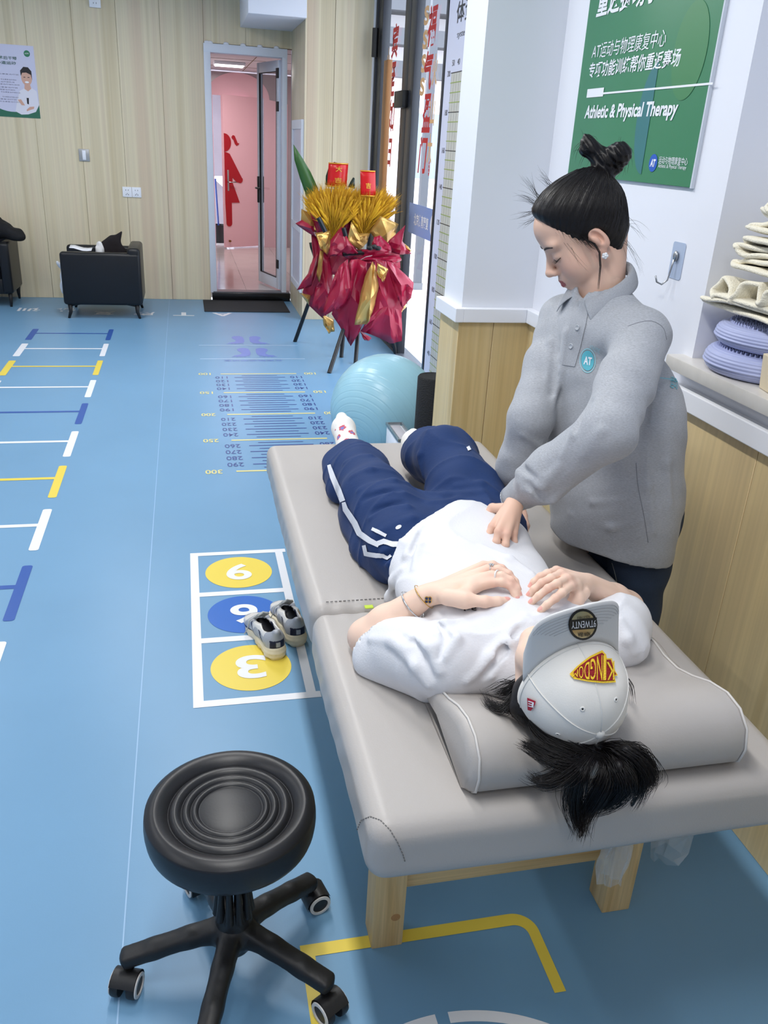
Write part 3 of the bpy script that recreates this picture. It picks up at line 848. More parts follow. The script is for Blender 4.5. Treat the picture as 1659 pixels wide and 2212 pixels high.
# contour pillow
M_pil = M_leather
prof = [(1.012, .654), (.996, .668), (.988, .70), (.997, .735), (1.025, .757), (1.065, .762), (1.115, .750), (1.165, .728), (1.215, .712), (1.265, .709), (1.305, .715), (1.338, .713), (1.36, .70), (1.370, .678), (1.362, .654)]
PC = np.array([1.18, .695])
pillow = thing('pillow', (.66, 1.18, .652), 'grey contoured pillow with raised roll at head end of massage bed', 'pillow')
pb = MB(); rows = []
xs = [(.405, .0), (.406, .80), (.409, .93), (.416, .985), (.428, 1.0)] + [(x, 1.0) for x in np.linspace(.45, .87, 18)] + [(.896, 1.0), (.907, .985), (.914, .93), (.917, .80), (.918, .0)]
for x, s in xs:
    if s == 0: s = .02
    rows.append([(x, PC[0] + (y - PC[0]) * (s if s > .9 else .6 + .4 * s), .654 + (z - .654) * (s if s > .5 else .5) - (.040 if z > .70 else .0) * math.exp(-((x - .592) / .085) ** 2)) if s > .1 else (x, PC[0], .685) for y, z in prof])
pb.grid(rows)
for i in range(len(rows) - 1):
    a, b = rows[i], rows[i + 1]
    if xs[i][1] > .1 and xs[i + 1][1] > .1: pb.face([a[0], b[0], b[-1], a[-1]])
bmesh.ops.remove_doubles(pb.bm, verts=pb.bm.verts, dist=.0008)
pb.build('pillow_body', M_pil, pillow, smooth=True)
for x in (.421, .902):
    MB().tube([(x, PC[0] + (y - PC[0]) * 1.003, z + .0008) for y, z in prof], .0024, 6).build('piping', mat('light_piping', (204, 200, 196), .5), pillow, smooth=True)

# plastic bag hanging under the bed
M_film = mat('clear_plastic_film', (225, 232, 238), .12, alpha=.30, spec=.8)
def bag(name, c, w, h, d, label, seed):
    rs = np.random.RandomState(seed)
    P = []
    for i in range(9):
        row = []
        for j in range(13):
            a = 2 * math.pi * j / 12
            k = (.35 + .65 * (i / 8) ** .7) * (1 if i < 8 else .75)
            jit = rs.uniform(-.012, .012, 3) if 0 < i and j not in (0, 12) else (0, 0, 0)
            row.append((c[0] + w * .5 * k * math.cos(a) + jit[0], c[1] + d * .5 * k * math.sin(a) + jit[1], c[2] - h * i / 8 + jit[2]))
        P.append(row)
    b = MB().grid(P)
    return tag(b.build(name, M_film, None, smooth=False), label, 'plastic bag')
bp = AY(1420, 1830, 1.36)
bag('plastic_bag', (AY(1437, 1850, 1.31)[0], 1.31, .513), .105, .41, .09, 'crumpled clear plastic bag hanging under the head end of the bed', 3)
bp = AY(1320, 1850, 1.25)
bag('plastic_bag', (.86, 1.225, .513), .07, .36, .04, 'torn strip of clear plastic hanging in front of the right bed leg', 4)

# ================================================================== stool
SX, SY, SZ = .040, 1.268, .450
M_seat = mat('black_vinyl_seat', (28, 28, 31), .38, spec=.5, bump=.02, bscale=200)
M_blkp = mat('black_nylon', (28, 28, 30), .45, bump=.05, bscale=120)
stool = thing('stool', (SX, SY, 0), 'round black rolling stool with ribbed seat in the foreground', 'stool')
Rr = .163
prof = [(0, SZ - .006)]
for i in range(170):
    u = (i + 1) / 170 * .985
    z = SZ - .012
    # dome rings
    def ring(u0, u1, h):
        t = (u - u0) / (u1 - u0)
        return h * math.sin(math.pi * t) ** .7 if 0 < t < 1 else 0
    z += ring(-.37, .37, .006) if u < .37 else 0
    z += ring(.37, .46, .005) + ring(.46, .57, .0065) + ring(.57, .72, .009)
    if u > .72:
        t = (u - .72) / .28
        z += .017 * math.sin(math.pi * min(1, t * .86)) ** .7 - .010 * max(0, t - .55) ** 1.1
    prof.append((u * Rr, z))
last = prof[-1][1]
for a in np.linspace(0, 1, 10)[1:]:
    prof.append((Rr * (.985 + .015 * math.sin(a * math.pi)), last - .050 * a))
prof += [(Rr * .97, last - .058), (Rr * .90, last - .066), (0, last - .066)]
MB().lathe(prof, (SX, SY, 0), n=72).build('seat', M_seat, stool, smooth=True)
zb = last - .066
MB().lathe([(0, zb + .002), (.055, zb + .002), (.055, zb - .012), (.030, zb - .016), (.026, zb - .05), (0, zb - .05)], (SX, SY, 0), n=24).build('seat_plate', M_blkp, stool, smooth=True, angle=35)
MB().lathe([(.0135, .12), (.0135, zb - .02), (0, zb - .02)], (SX, SY, 0), n=20).build('gas_lift', mat('chrome_lift', (200, 202, 206), .15, 1.0), stool, smooth=True, angle=40)
cup = MB()
cup.lathe([(.040, .115), (.036, .17), (.030, .19), (.0, .19)], (SX, SY, 0), n=30)
for k in range(10):
    a = 2 * math.pi * k / 10
    p = lambda r, z: (SX + r * math.cos(a), SY + r * math.sin(a), z)
    cup.tube([p(.033, .17), p(.031, .22), p(.029, .27), p(.027, .31)], [.010, .0065, .005, .006], 8)
cup.lathe([(.024, .30), (.032, .30), (.032, .325), (.020, .33)], (SX, SY, 0), n=30)
cup.build('slotted_column_cover', M_blkp, stool, smooth=True, angle=50)
hubm = Field((SX - .26, SY - .26, .03), (SX + .26, SY + .26, .20), .0042)
hubm.cone((SX, SY, .095), (SX, SY, .135), .040, .036, k=.01)
for k in range(5):
    a = math.radians(36 + 72 * k); d = np.array([math.cos(a), math.sin(a), 0]); n = np.array([-math.sin(a), math.cos(a), 0])
    c = np.array([SX, SY, 0])
    pts = [c + d * .02 + ZA * .118, c + d * .09 + ZA * .112, c + d * .16 + ZA * .095, c + d * .213 + ZA * .080]
    hubm.chain(pts, [.028, .019, .0175, .0175], k=.014)
    e1 = pts[3] + ZA * .004 - (c + d * .03 + ZA * .132); L_ = np.linalg.norm(e1); e1 /= L_
    mid = (pts[3] + ZA * .002 + c + d * .03 + ZA * .130) / 2
    hubm.rbox(mid, (L_ / 2 + .012, .0195, .014), .006, rot=[e1, n, np.cross(e1, n)], k=.008)
hubm.mesh('star_base', M_blkp, stool, 2)
M_ring = mat('white_wheel_ring', (214, 212, 210), .4)
for k in range(5):
    a = math.radians(36 + 72 * k); d = np.array([math.cos(a), math.sin(a), 0])
    c = np.array([SX, SY, 0]) + d * .213
    sw = a + math.radians(70 + 25 * k)      # swivel
    if k == 4: sw = math.radians(30)
    if k == 2: sw = math.radians(-20)
    ax = np.array([math.cos(sw), math.sin(sw), 0]); fw = np.array([-ax[1], ax[0], 0])
    wc = c + fw * -.018 + ZA * .0275
    caster = MB()
    caster.tube([c + ZA * .045, c + ZA * .078], [.010, .011], 10)
    # hood
    for s0, s1 in ((-.026, .026),):
        hoodp = []
        for i in range(9):
            t = math.radians(-20 + 170 * i / 8)
            r = .030
            hoodp.append([wc + ax * s + (fw * math.cos(t) + ZA * math.sin(t)) * r for s in (s0, s1)])
        inner = [[wc + ax * s + (p - (wc + ax * s)) * .86 for s, p in zip((s0, s1), row)] for row in hoodp]
        caster.grid(hoodp); caster.grid(inner)
    co = caster.build('caster', M_blkp, stool, smooth=True, angle=50)
    for s in (-1, 1):
        w = MB().lathe([(0, .0), (.0265, .0), (.0275, .004), (.0275, .013), (.026, .017), (0, .017)], wc + ax * s * .009, ax * s, 24).build('wheel', M_blkp, co, smooth=True, angle=40)
        MB().lathe([(.0185, .0172), (.0185, .0200), (.0250, .0195), (.0255, .0172)], wc + ax * s * .009, ax * s, 28).build('wheel_ring', M_ring, co, smooth=True, angle=40)

# ================================================================== exercise ball, roller, box
br = .295
bc = GZ(831, 883, br)
pole = ray(770, 945); pole = pole / np.linalg.norm(pole)
oc_ = np.array([0, 0, CAMH]) - bc
bq = pole @ oc_; disc = bq * bq - (oc_ @ oc_ - br * br)
hit = np.array([0, 0, CAMH]) + pole * (-bq - math.sqrt(max(disc, 0)))
axb = (hit - bc) / np.linalg.norm(hit - bc)
pf = []
for i in range(241):
    t = math.pi * i / 240
    s = t * br / .036
    g = abs((s % 1) - .5)
    r = br - (.0016 if g > .455 and 4 < i < 236 else 0) + (.0008 if .40 < g < .45 else 0)
    pf.append((max(r * math.sin(t), 0), r * math.cos(t)))
pf[0] = (0, br); pf[-1] = (0, -br)
eb = MB().lathe(pf, bc, axb, 64).build('exercise_ball', mat('light_blue_pvc', (156, 202, 218), .30, spec=.5, var=.03, vscale=6), None, smooth=True)
tag(eb, 'large light blue ribbed exercise ball on the floor beyond the bed', 'exercise ball')
plug = MB().lathe([(0, .002), (.010, .002), (.012, 0)], bc + axb * (br - .0005), axb, 12).build('plug', M_trim, eb)
rt = AY(938, 812, 3.62)
rl = MB().lathe([(0, 0), (.070, 0), (.075, .006), (.075, rt[2] - .008), (.069, rt[2]), (.060, rt[2] - .004), (0, rt[2] - .004)], (rt[0], rt[1], 0), n=40).build('foam_roller', mat('black_foam', (26, 26, 28), .75, bump=.4, bscale=160), None, smooth=True, angle=40)
tag(rl, 'black foam roller standing upright beside the pillar and blue ball', 'foam roller')
# white tray-like box on the floor in front of the ball
tx = GZ(858, 938, .33)
tx = GZ(858, 938, .318) * np.array([1, 0, 1]) - np.array([.02, 0, 0])
wb = thing('storage_box', (tx[0] + .05, 3.85, 0), 'white storage box with clear rim behind the bed beside the blue ball', 'box')
box('box_body', (tx[0] + .004, 3.72, 0), (tx[0] + .085, 3.98, .31), M_trim, wb, .01)
rim = MB()
for lo, hi in (((tx[0], 3.715, .31), (tx[0] + .01, 3.985, .325)), ((tx[0] + .079, 3.715, .31), (tx[0] + .089, 3.985, .325)), ((tx[0] + .01, 3.975, .31), (tx[0] + .079, 3.985, .325)), ((tx[0] + .01, 3.715, .31), (tx[0] + .079, 3.725, .325))): rim.box(lo, hi, .002)
rim.build('box_rim', mat('steel_rim', (150, 156, 160), .25, .7), wb)
box('box_lid', (tx[0] + .018, 3.745, .309), (tx[0] + .068, 3.955, .318), mat('lilac_grey_lid', (190, 186, 192), .4), wb, .003)

# ================================================================== sneakers
def sneaker(loc, ang, label, mirror=1):
    """local: +y toe, z up"""
    ca, sa = math.cos(ang), math.sin(ang)
    th = thing('sneaker', (loc[0], loc[1], .001), label, 'shoe', 'pair of silver running shoes beside the bed')
    def put(o):
        o.matrix_parent_inverse = Matrix.Identity(4)
    th.rotation_euler = (0, 0, ang)
    m = mirror
    sole = Field((-.07, -.16, -.01), (.07, .16, .06), .0032)
    sole.cone((0, -.098, .022), (m * .002, -.02, .020), .039, .035, k=.02).cone((m * .002, -.02, .018), (m * .006, .07, .016), .034, .044, k=.03).cone((m * .006, .07, .016), (m * .0, .112, .020), .044, .030, k=.03)
    sole.half((0, 0, .0), (0, 0, -1)); sole.half((0, 0, .034), (0, .13, 1), .004)
    sole.disp(lambda X, Y, Z: .0014 * np.sin(Y * 210) * (Z < .012) + .0008 * np.sin(Z * 420) * (Y < -.04))
    o = sole.mesh('sole', mat('cream_rubber', (226, 216, 190), .5), th, 1); put(o)
    up = Field((-.07, -.16, .01), (.07, .15, .13), .003)
    up.ell((0, .085, .036), (.043, .052, .032), k=.02)
    up.cone((0, .07, .040), (0, .0, .056), .036, .036, k=.03)
    up.cone((0, .0, .05), (0, -.088, .058), .037, .037, k=.02)
    up.cone((0, -.098, .050), (0, -.112, .096), .031, .014, k=.015)
    up.cone((0, .045, .065), (0, .0, .095), .020, .022, k=.02)
    up.half((0, 0, .022), (0, 0, -1))
    up.ell((0, -.050, .112), (.027, .050, .062), k=.006, op='s')
    up.ell((0, .0, .06), (.022, .06, .022), k=.004, op='s')
    up.half((0, -.06, .094), (0, .28, 1), .004)
    navy = np.array(lin(26, 32, 58)[:3]); silver = np.array(lin(168, 172, 180)[:3]); white = np.array(lin(222, 220, 216)[:3]); dark = np.array(lin(20, 20, 26)[:3])
    def colr(v):
        x, y, z = v[:, 0], v[:, 1], v[:, 2]
        c = np.tile(silver, (len(v), 1))
        c[(np.sin(y * 95 + np.abs(x) * 60 + z * 70) > .35) & (y > -.02)] = white
        c[(np.sin(y * 70 - z * 120) > .8) & (y < .04) & (y > -.08)] = navy
        c[(y < -.098) & (z < .072) & (np.abs(x) < .026)] = navy
        c[(y < -.098) & (z < .066) & (np.abs(x) < .007) & (z > .048)] = silver
        c[(z < .034) & (y > -.09)] = navy
        c[(z > .070) & (y < .0) & (y > -.08) & (np.abs(x) > .02)] = white
        ins = (((x / .0265) ** 2 + ((y + .050) / .0495) ** 2 + ((z - .112) / .0615) ** 2) < 1.0) | ((x / .0228) ** 2 + (y / .0615) ** 2 + ((z - .06) / .0228) ** 2 < 1.0)
        c[ins & (z < .092)] = dark
        return c
    o = up.mesh('upper', mat('shoe_upper', (200, 200, 200), .42, metal=.25, attr='Col', bump=.15, bscale=350), th, 1, color=colr); put(o)
    lc_ = MB()
    for i in range(6):
        y = .012 + i * .011; z = .104 - i * .0085
        lc_.tube([(-.020, y, z - .006), (0, y + .004, z + .001), (.020, y + .008, z - .006)], .0032, 6)
        lc_.tube([(.020, y, z - .006), (0, y + .004, z + .003), (-.020, y + .008, z - .006)], .0032, 6)
    lc_.tube([(-.015, .02, .102), (-.045, .03, .075), (-.052, .035, .04), (-.058, .05, .012)], .0022, 6)
    o = lc_.build('laces', mat('grey_lace', (196, 200, 200), .6, bump=.4, bscale=600), th, smooth=True); put(o)
    return th
def heading(a, b): return math.atan2(b[1] - a[1], b[0] - a[0]) - math.pi / 2
h1, t1 = GZ(600, 1424, 0), GZ(545, 1345, 0)
d1 = (t1 - h1) / np.linalg.norm(t1 - h1)
sneaker(h1 + d1 * .125, heading(h1, t1), 'silver and navy running shoe nearer the camera overlapping the yellow disc', 1)
h2, t2 = GZ(641, 1396, 0), GZ(598, 1312, 0)
d2 = (t2 - h2) / np.linalg.norm(t2 - h2)
sneaker(h2 + d2 * .125 + np.array([.004, 0, 0]), heading(h2, t2), 'silver and navy running shoe tucked against the bed leg', -1)

# ================================================================== green poster on the near wall
PX_ = WX - .012
def W2(x, y): return AX(x, y, PX_)
gl_, gr_, gb_, gt_ = 3.04, 2.223, 1.552, 2.75
M_green = mat('green_print', (62, 128, 92), .35)
gp = thing('green_poster', (WX, 2.63, 1.55), 'green foam-board poster with white lettering above the therapist', 'poster')
box('board', (WX - .011, gr_, gb_), (WX - .0005, gl_, gt_), M_green, gp, .001, 1)
box('board_edge', (WX - .0112, gr_ - .006, gb_ - .002), (WX - .0004, gr_, gt_), mat('foam_edge', (206, 212, 222), .5), gp)
M_pw = mat('poster_white', (236, 238, 244), .45)
def ptext(body, x0, y0, x1, y1, h, bold=0, shear=0, m=None, name='lettering'):
    a, b = W2(x0, y0), W2(x1, y1)
    wd = abs(a[1] - b[1])
    return text(body, (PX_ - .0008, a[1], (a[2] + b[2]) / 2), -YA, ZA, m or M_pw, gp, height=h, width=wd, bold=bold, shear=shear, name=name)
shape2d([circ(0, 0, .080, .150, 40, 90, 270)], (PX_, W2(1404, 258)[1], W2(1404, 258)[2]), -YA, ZA, mat('poster_blue', (58, 118, 122), .35), gp, 'printed_half_disc', lift=.0003)
shape2d([circ(0, 0, .085, .12)], (PX_, W2(1490, 110)[1], W2(1490, 110)[2]), -YA, ZA, mat('poster_olive', (72, 132, 88), .35), gp, 'printed_disc', lift=.0003)
ptext('重返赛场学习', 1287, 42, 1455, -8, .088, .022, .1)
ptext('AT运动与物理康复中心', 1278, 125, 1436, 104, .046, .0, .1)
ptext('专项功能训练帮你重返赛场', 1271, 168, 1467, 146, .047, .014, .1)
a, b = W2(1267, 213), W2(1539, 186)
z0 = (a[2] + b[2]) / 2
shape2d([rect(.125, .006, abs(a[1] - b[1]), .0115), rect(0, 0, .125, .026)], (PX_, a[1], z0), -YA, ZA, M_pw, gp, 'printed_rule', lift=.0008)
ptext('Athletic & Physical Therapy', 1261, 266, 1461, 258, .052, .03, .12)
c = W2(1411, 352)
shape2d([circ(0, 0, .024)], (PX_, c[1], c[2]), -YA, ZA, mat('logo_blue', (40, 92, 190), .35), gp, 'logo_disc', lift=.0006)
text('AT', (PX_ - .0012, c[1], c[2]), -YA, ZA, M_pw, gp, height=.021, width=.030, bold=.05, shear=.15, anchor='cc', name='logo_lettering')
ptext('运动与物理康复中心', 1422, 355, 1485, 356, .020)
ptext('Athletic & Physical Therapy', 1421, 366, 1482, 367, .013)

# hook
hk = W2(1455, 563)
hook = thing('wall_hook', (WX, hk[1], hk[2]), 'adhesive metal wall hook on pale backing beside the poster', 'hook')
shape2d([pill(-.033, -.050, .033, .050, .008)], (WX - .0005, hk[1], hk[2]), -YA, ZA, mat('pale_backing', (176, 190, 214), .25), hook, 'backing_plate', thick=.0015)
M_steel = mat('hook_steel', (170, 172, 174), .3, 1.0)
MB().ball((WX - .008, hk[1] - .0, hk[2] + .012), .011, 12, (.6, 1, 1.4)).build('hook_boss', M_steel, hook, smooth=True)
MB().tube([(WX - .010, hk[1], hk[2] + .012), (WX - .014, hk[1] + .001, hk[2] - .02), (WX - .018, hk[1] + .004, hk[2] - .055), (WX - .030, hk[1] + .010, hk[2] - .068), (WX - .044, hk[1] + .015, hk[2] - .062), (WX - .050, hk[1] + .017, hk[2] - .045)], .0026, 8).build('hook_wire', M_steel, hook, smooth=True)

# ================================================================== niche: two balance discs, towels, beige folder
M_lilac = mat('lilac_pvc', (172, 180, 218), .42)
def disc(c, r, h, label, tilt=0.0):
    t = thing('balance_disc', c, label, 'balance disc', 'balance discs on the sill')
    pf = []
    n = 48
    for i in range(n + 1):
        a = -math.pi / 2 + math.pi * i / n
        rr = r - .03 + .03 * math.cos(a); zz = h / 2 + h / 2 * math.sin(a)
        rr += .0010 * math.sin(a * 22)
        if i in (20, 21): rr += .0025
        pf.append((rr, zz))
    pf = [(0, 0)] + pf + [(0, h)]
    M = Matrix.Translation(V3(c)) @ Matrix.Rotation(tilt, 4, 'X')
    b = MB().lathe(pf, (0, 0, 0), n=56); bmesh.ops.transform(b.bm, matrix=M, verts=b.bm.verts)
    b.build('disc_body', M_lilac, t, smooth=True)
    s = MB()
    for ring in range(9):
        rr = r - .034 - ring * .012
        k = int(2 * math.pi * rr / .0125)
        for j in range(k):
            a = 2 * math.pi * (j + .5 * (ring % 2)) / k
            s.lathe([(.0038, h - .002), (.0018, h + .006), (0, h + .0068)], (rr * math.cos(a), rr * math.sin(a), 0), n=5)
    bmesh.ops.transform(s.bm, matrix=M, verts=s.bm.verts)
    tag(s.build('massage_spikes', M_lilac, t), kind='stuff')
    return t
disc((1.475, 1.895, 1.1185), .165, .062, 'lower lilac spiky balance disc resting on the stone sill')
disc((1.490, 1.890, 1.1885), .165, .055, 'upper lilac balance disc lying on the other disc under the towels')
M_towel = mat('cream_waffle_towel', (240, 232, 206), .9, bump=.5, bscale=260, sheen=.3)
def cloth(label, prof, x0, x1, seed, lean=0.0, th_=.013):
    """folded towel: a folded cross-section (y, z) swept from the front of the niche to its back"""
    rs_ = np.random.RandomState(seed)
    P = [np.array(p, float) for p in prof]; n = len(P); path = []
    for i in range(n - 1):
        p0, p1, p2, p3 = P[max(i - 1, 0)], P[i], P[i + 1], P[min(i + 2, n - 1)]
        for f in np.linspace(0, 1, 6, endpoint=False):
            path.append(.5 * ((2 * p1) + (-p0 + p2) * f + (2 * p0 - 5 * p1 + 4 * p2 - p3) * f * f + (-p0 + 3 * p1 - 3 * p2 + p3) * f ** 3))
    path.append(P[-1]); rows = []
    ph = rs_.uniform(0, 6, 4)
    for k in range(15):
        t = k / 14; row = []
        for j, q in enumerate(path):
            w = .006 * math.sin(7 * t + ph[0] + j * .35) + .004 * math.sin(13 * t + ph[1] + j * .8)
            row.append((x0 + (x1 - x0) * t + .012 * math.sin(j * .21 + ph[2]) * (1 - t), q[0] + w - lean * t, q[1] + .5 * w * (1 if j % 9 else .4) + .006 * math.sin(5 * t + ph[3])))
        rows.append(row)
    o = MB().grid(rows).build('towel', M_towel, None, smooth=True)
    m_ = o.modifiers.new('thickness', 'SOLIDIFY'); m_.thickness = th_; m_.offset = 0
    m_ = o.modifiers.new('round', 'SUBSURF'); m_.levels = 1; m_.render_levels = 1
    return tag(o, label, 'towel', 'cream towels piled in the niche')
def zig(y0, y1, z0, n, dz, wob):
    P = []
    for k in range(n):
        e = y1 - wob[k % len(wob)]
        row = [(y0, z0 + k * dz), ((y0 + e) / 2, z0 + k * dz + .004), (e - .012, z0 + k * dz)]
        P += row + [(e, z0 + (k + .5) * dz)] if k % 2 == 0 else row[::-1]
        if k % 2 == 1: P += [(y0 - .01, z0 + (k + .5) * dz)]
    return P
M_towel.node_tree.nodes['Principled BSDF'].inputs['Base Color'].default_value = lin(246, 240, 220)
cloth('crumpled cream towel at the bottom of the niche pile', zig(1.72, 2.035, 1.270, 2, .018, (0, .01)) + [(1.93, 1.300), (1.985, 1.292), (2.015, 1.312), (1.985, 1.338), (1.945, 1.322), (1.925, 1.296), (1.90, 1.305), (1.885, 1.340), (1.845, 1.350), (1.825, 1.312), (1.80, 1.308), (1.78, 1.342), (1.72, 1.350)], 1.335, 1.60, 1)
cloth('cream towel folded flat in the middle of the niche pile', zig(1.72, 1.975, 1.378, 4, .017, (0, .012, .02)) + [(1.80, 1.450), (1.93, 1.446), (1.945, 1.434)], 1.355, 1.62, 2)
cloth('cream towel draped on top of the niche pile', zig(1.72, 1.945, 1.472, 3, .018, (0, .02, .03)) + [(1.88, 1.519), (1.90, 1.534), (1.85, 1.549), (1.76, 1.564), (1.70, 1.570)], 1.365, 1.62, 3)
fo = MB().box((-.001, -.11, 0), (.012, .11, .085), .002, Matrix.Translation((1.335, 1.655, 1.119)) @ Matrix.Rotation(math.radians(-12), 4, 'Z') @ Matrix.Rotation(math.radians(-6), 4, 'Y'))
tag(fo.build('folder', mat('beige_card', (222, 208, 180), .6)), 'beige card folder standing at the right end of the sill', 'folder')

# ================================================================== posture chart
CX = 1.499
chart = thing('posture_chart', (1.5, 4.4, .1), 'white posture chart with numbered grid beside the glass entrance', 'chart')
box('chart_sheet', (CX - .004, 3.50, .05), (CX, 5.255, 2.42), mat('chart_white', (214, 216, 234), .35), chart)
gy0 = AX(978, 150, CX)[1]
shape2d([rect(0, 0, gy0 - 3.52, 1.90)], (CX - .0045, gy0, .10), -YA, ZA, mat('chart_grid_ground', (198, 196, 186), .4), chart, 'chart_field')
gl1 = []; gl2 = []; gl3 = []
for i in range(0, 39):
    z = .10 + i * .05
    (gl2 if i % 4 == 2 else gl1).append(rect(-.01, z - .0022, gy0 - 3.52, z + .0022))
for i in range(0, 34):
    gl3.append(rect(i * .05 - .0012, .10, i * .05 + .0012, 2.0))
M_gg = mat('chart_green_line', (150, 170, 84), .4); M_gb = mat('chart_black_line', (44, 44, 48), .4); M_g3 = mat('chart_grey_line', (120, 122, 120), .4)
def many(polys, m, name, lift):
    o = shape2d(polys, (CX - .0045, gy0, 0), -YA, ZA, m, chart, name, lift=lift); tag(o, kind='stuff')
many(gl3, M_g3, 'grid_lines_vertical', .0006); many(gl1, M_gg, 'grid_lines_green', .0010); many(gl2, M_gb, 'grid_lines_black', .0012)
for k in range(1, 11):
    text(str(k * 20), (CX - .005, gy0 + .055, k * .2), -YA, ZA, M_gb, chart, height=.030, width=.055, anchor='cc', name='chart_number')
for i, s in enumerate(('50', '40', '30', '20', '10', '0')):
    text(s, (CX - .005, gy0 - .02 - i * .10, 2.035), -YA, ZA, M_gb, chart, height=.03, width=.045, anchor='bc', name='chart_number')
ty = AX(986, 60, CX)
text('体资体态评估', (CX - .005, ty[1], 2.24), -YA, ZA, M_gb, chart, height=.105, width=.92, bold=.015, name='chart_lettering')
text('systems', (CX - .005, ty[1] - .04, 2.16), -YA, ZA, M_gb, chart, height=.035, width=.22, name='chart_lettering')

# ================================================================== back wall things
pl = [AY(0, 100, YB), AY(88, 256, YB), AY(75, 100, YB)]
x1 = -1.295; zt, zb_ = 2.27, 1.667; x0 = -1.80
po = thing('wall_poster', (x1 - .25, YB, zb_), 'white poster with a smiling man and green base on the far wall', 'poster')
box('poster_sheet', (x0, YB - .006, zb_), (x1, YB - .0005, zt), mat('poster_lilac', (206, 206, 228), .4), po)
O = (0, YB - .0062, 0)
def ps(polys, m, name, lift): shape2d(polys, O, XA, ZA, m, po, name, lift=lift)
# the sheet hangs on the wall facing -y: x right, z up gives a normal along -y
curve = [(x0, zb_), (x1, zb_), (x1, zb_ + .115)] + [(x1 - (x1 - x0) * t, zb_ + .115 - .085 * math.sin(math.pi * t) ** 1.0 + .03 * t) for t in np.linspace(.08, 1, 14)]
ps([curve], mat('poster_green', (46, 108, 84), .4), 'green_base', .0003)
M_skinp = mat('print_skin', (214, 168, 148), .5); M_hairp = mat('print_hair', (36, 32, 36), .5); M_shirtp = mat('print_shirt', (224, 222, 232), .5); M_shade = mat('print_shade', (188, 184, 200), .5)
mx, mz = x1 - .085, zb_ + .05
ps([[(mx - .13, mz - .0), (mx - .105, mz + .09), (mx - .075, mz + .175), (mx - .03, mz + .20), (mx + .035, mz + .205), (mx + .075, mz + .18), (mx + .082, mz + .06), (mx + .05, mz + .005), (mx - .02, mz - .02), (mx - .08, mz - .025)]], M_shirtp, 'printed_shirt', .0006)
ps([[(mx - .03, mz + .195), (mx - .025, mz + .235), (mx + .022, mz + .235), (mx + .03, mz + .20), (mx, mz + .175)]], M_skinp, 'printed_neck', .0007)
ps([circ(mx - .002, mz + .285, .046, .062)], M_skinp, 'printed_face', .0008)
ps([[(mx - .050, mz + .30), (mx - .052, mz + .345), (mx - .02, mz + .378), (mx + .02, mz + .376), (mx + .046, mz + .345), (mx + .046, mz + .27), (mx + .038, mz + .315), (mx + .0, mz + .332), (mx - .035, mz + .328)]], M_hairp, 'printed_hair', .0009)
ps([circ(mx - .020, mz + .292, .010, .003, 12), circ(mx + .016, mz + .292, .010, .003, 12)], M_hairp, 'printed_eyes', .0010)
ps([circ(mx - .002, mz + .252, .018, .008, 14)], M_trim, 'printed_smile', .0010)
ps([[(mx - .10, mz + .10), (mx - .07, mz + .105), (mx - .04, mz + .055), (mx - .07, mz + .055)], [(mx - .03, mz + .02), (mx + .0, mz + .045), (mx + .04, mz + .05), (mx + .035, mz + .03), (mx - .0, mz + .018), (mx - .03, mz + .005)]], M_skinp, 'printed_arms', .0009)
ps([[(mx - .02, mz + .12), (mx, mz + .12), (mx - .005, mz + .065), (mx - .02, mz + .07)]], M_hairp, 'printed_motif', .0009)
ps([circ(x1 - .062, zt - .065, .027)], mat('poster_badge', (40, 122, 84), .4), 'printed_badge', .0004)
M_pg = mat('poster_ink_green', (52, 92, 84), .5); M_pi = mat('poster_ink', (110, 112, 136), .5)
def bt(s, xr, z, w, h, m, bold=0): text(s, (xr - w, YB - .0068, z), XA, ZA, m, po, height=h, width=w, bold=bold)
text('ATPT', (x1 - .062, YB - .0072, zt - .065), XA, ZA, M_pw, po, height=.012, width=.036, anchor='cc')
bt('运动损伤/术后干预', x1 - .155, zt - .125, .32, .028, M_pg, .02); bt('让你上赛道运动', x1 - .165, zt - .165, .30, .028, M_pg, .02)
for i, (w, z) in enumerate(((.20, -.25), (.14, -.295), (.22, -.315), (.24, -.335), (.2, -.36), (.18, -.38), (.17, -.40), (.14, -.44), (.2, -.46), (.19, -.48))):
    bt('专业康复治疗团队运动评估'[:7 + i % 4], x1 - .155 - .02 * (i % 3), zt + z, w, .011, M_pi)

def plate(name, x, z, w, h, d, m, label, cat):
    t = thing(name, (x, YB, z), label, cat)
    box('face_plate', (x - w / 2, YB - d, z - h / 2), (x + w / 2, YB - .0003, z + h / 2), m, t, .003)
    return t
sw = AY(182, 335, YB)
t = plate('light_switch', sw[0], sw[2], .098, .11, .012, mat('silver_plate', (170, 170, 170), .35, .3), 'silver light switch with white rocker on the far wall', 'switch')
box('rocker', (sw[0] - .016, YB - .016, sw[2] - .043), (sw[0] + .016, YB - .011, sw[2] + .043), M_trim, t, .002)
sk = AY(285, 415, YB)
for i, dx in enumerate((-.045, .045)):
    t = plate('wall_socket', sk[0] + dx, sk[2], .088, .095, .012, M_trim, ('left', 'right')[i] + ' white wall socket of the pair on the far wall above the armchair', 'socket')
    h = MB()
    for hx_, hz_ in ((-.012, .018), (.012, .018), (0, -.016), (-.012, -.024), (.012, -.024)):
        h.box((sk[0] + dx + hx_ - .002, YB - .0127, sk[2] + hz_ - .006), (sk[0] + dx + hx_ + .002, YB - .0118, sk[2] + hz_ + .006))
    tag(h.build('socket_slots', M_black, t), kind='stuff')
tk = AY(205, 2, YB)
t = plate('wall_socket', tk[0], tk[2], .10, .11, .03, M_trim, 'grey-white wall socket high on the far wall at the top edge', 'socket')
h = MB()
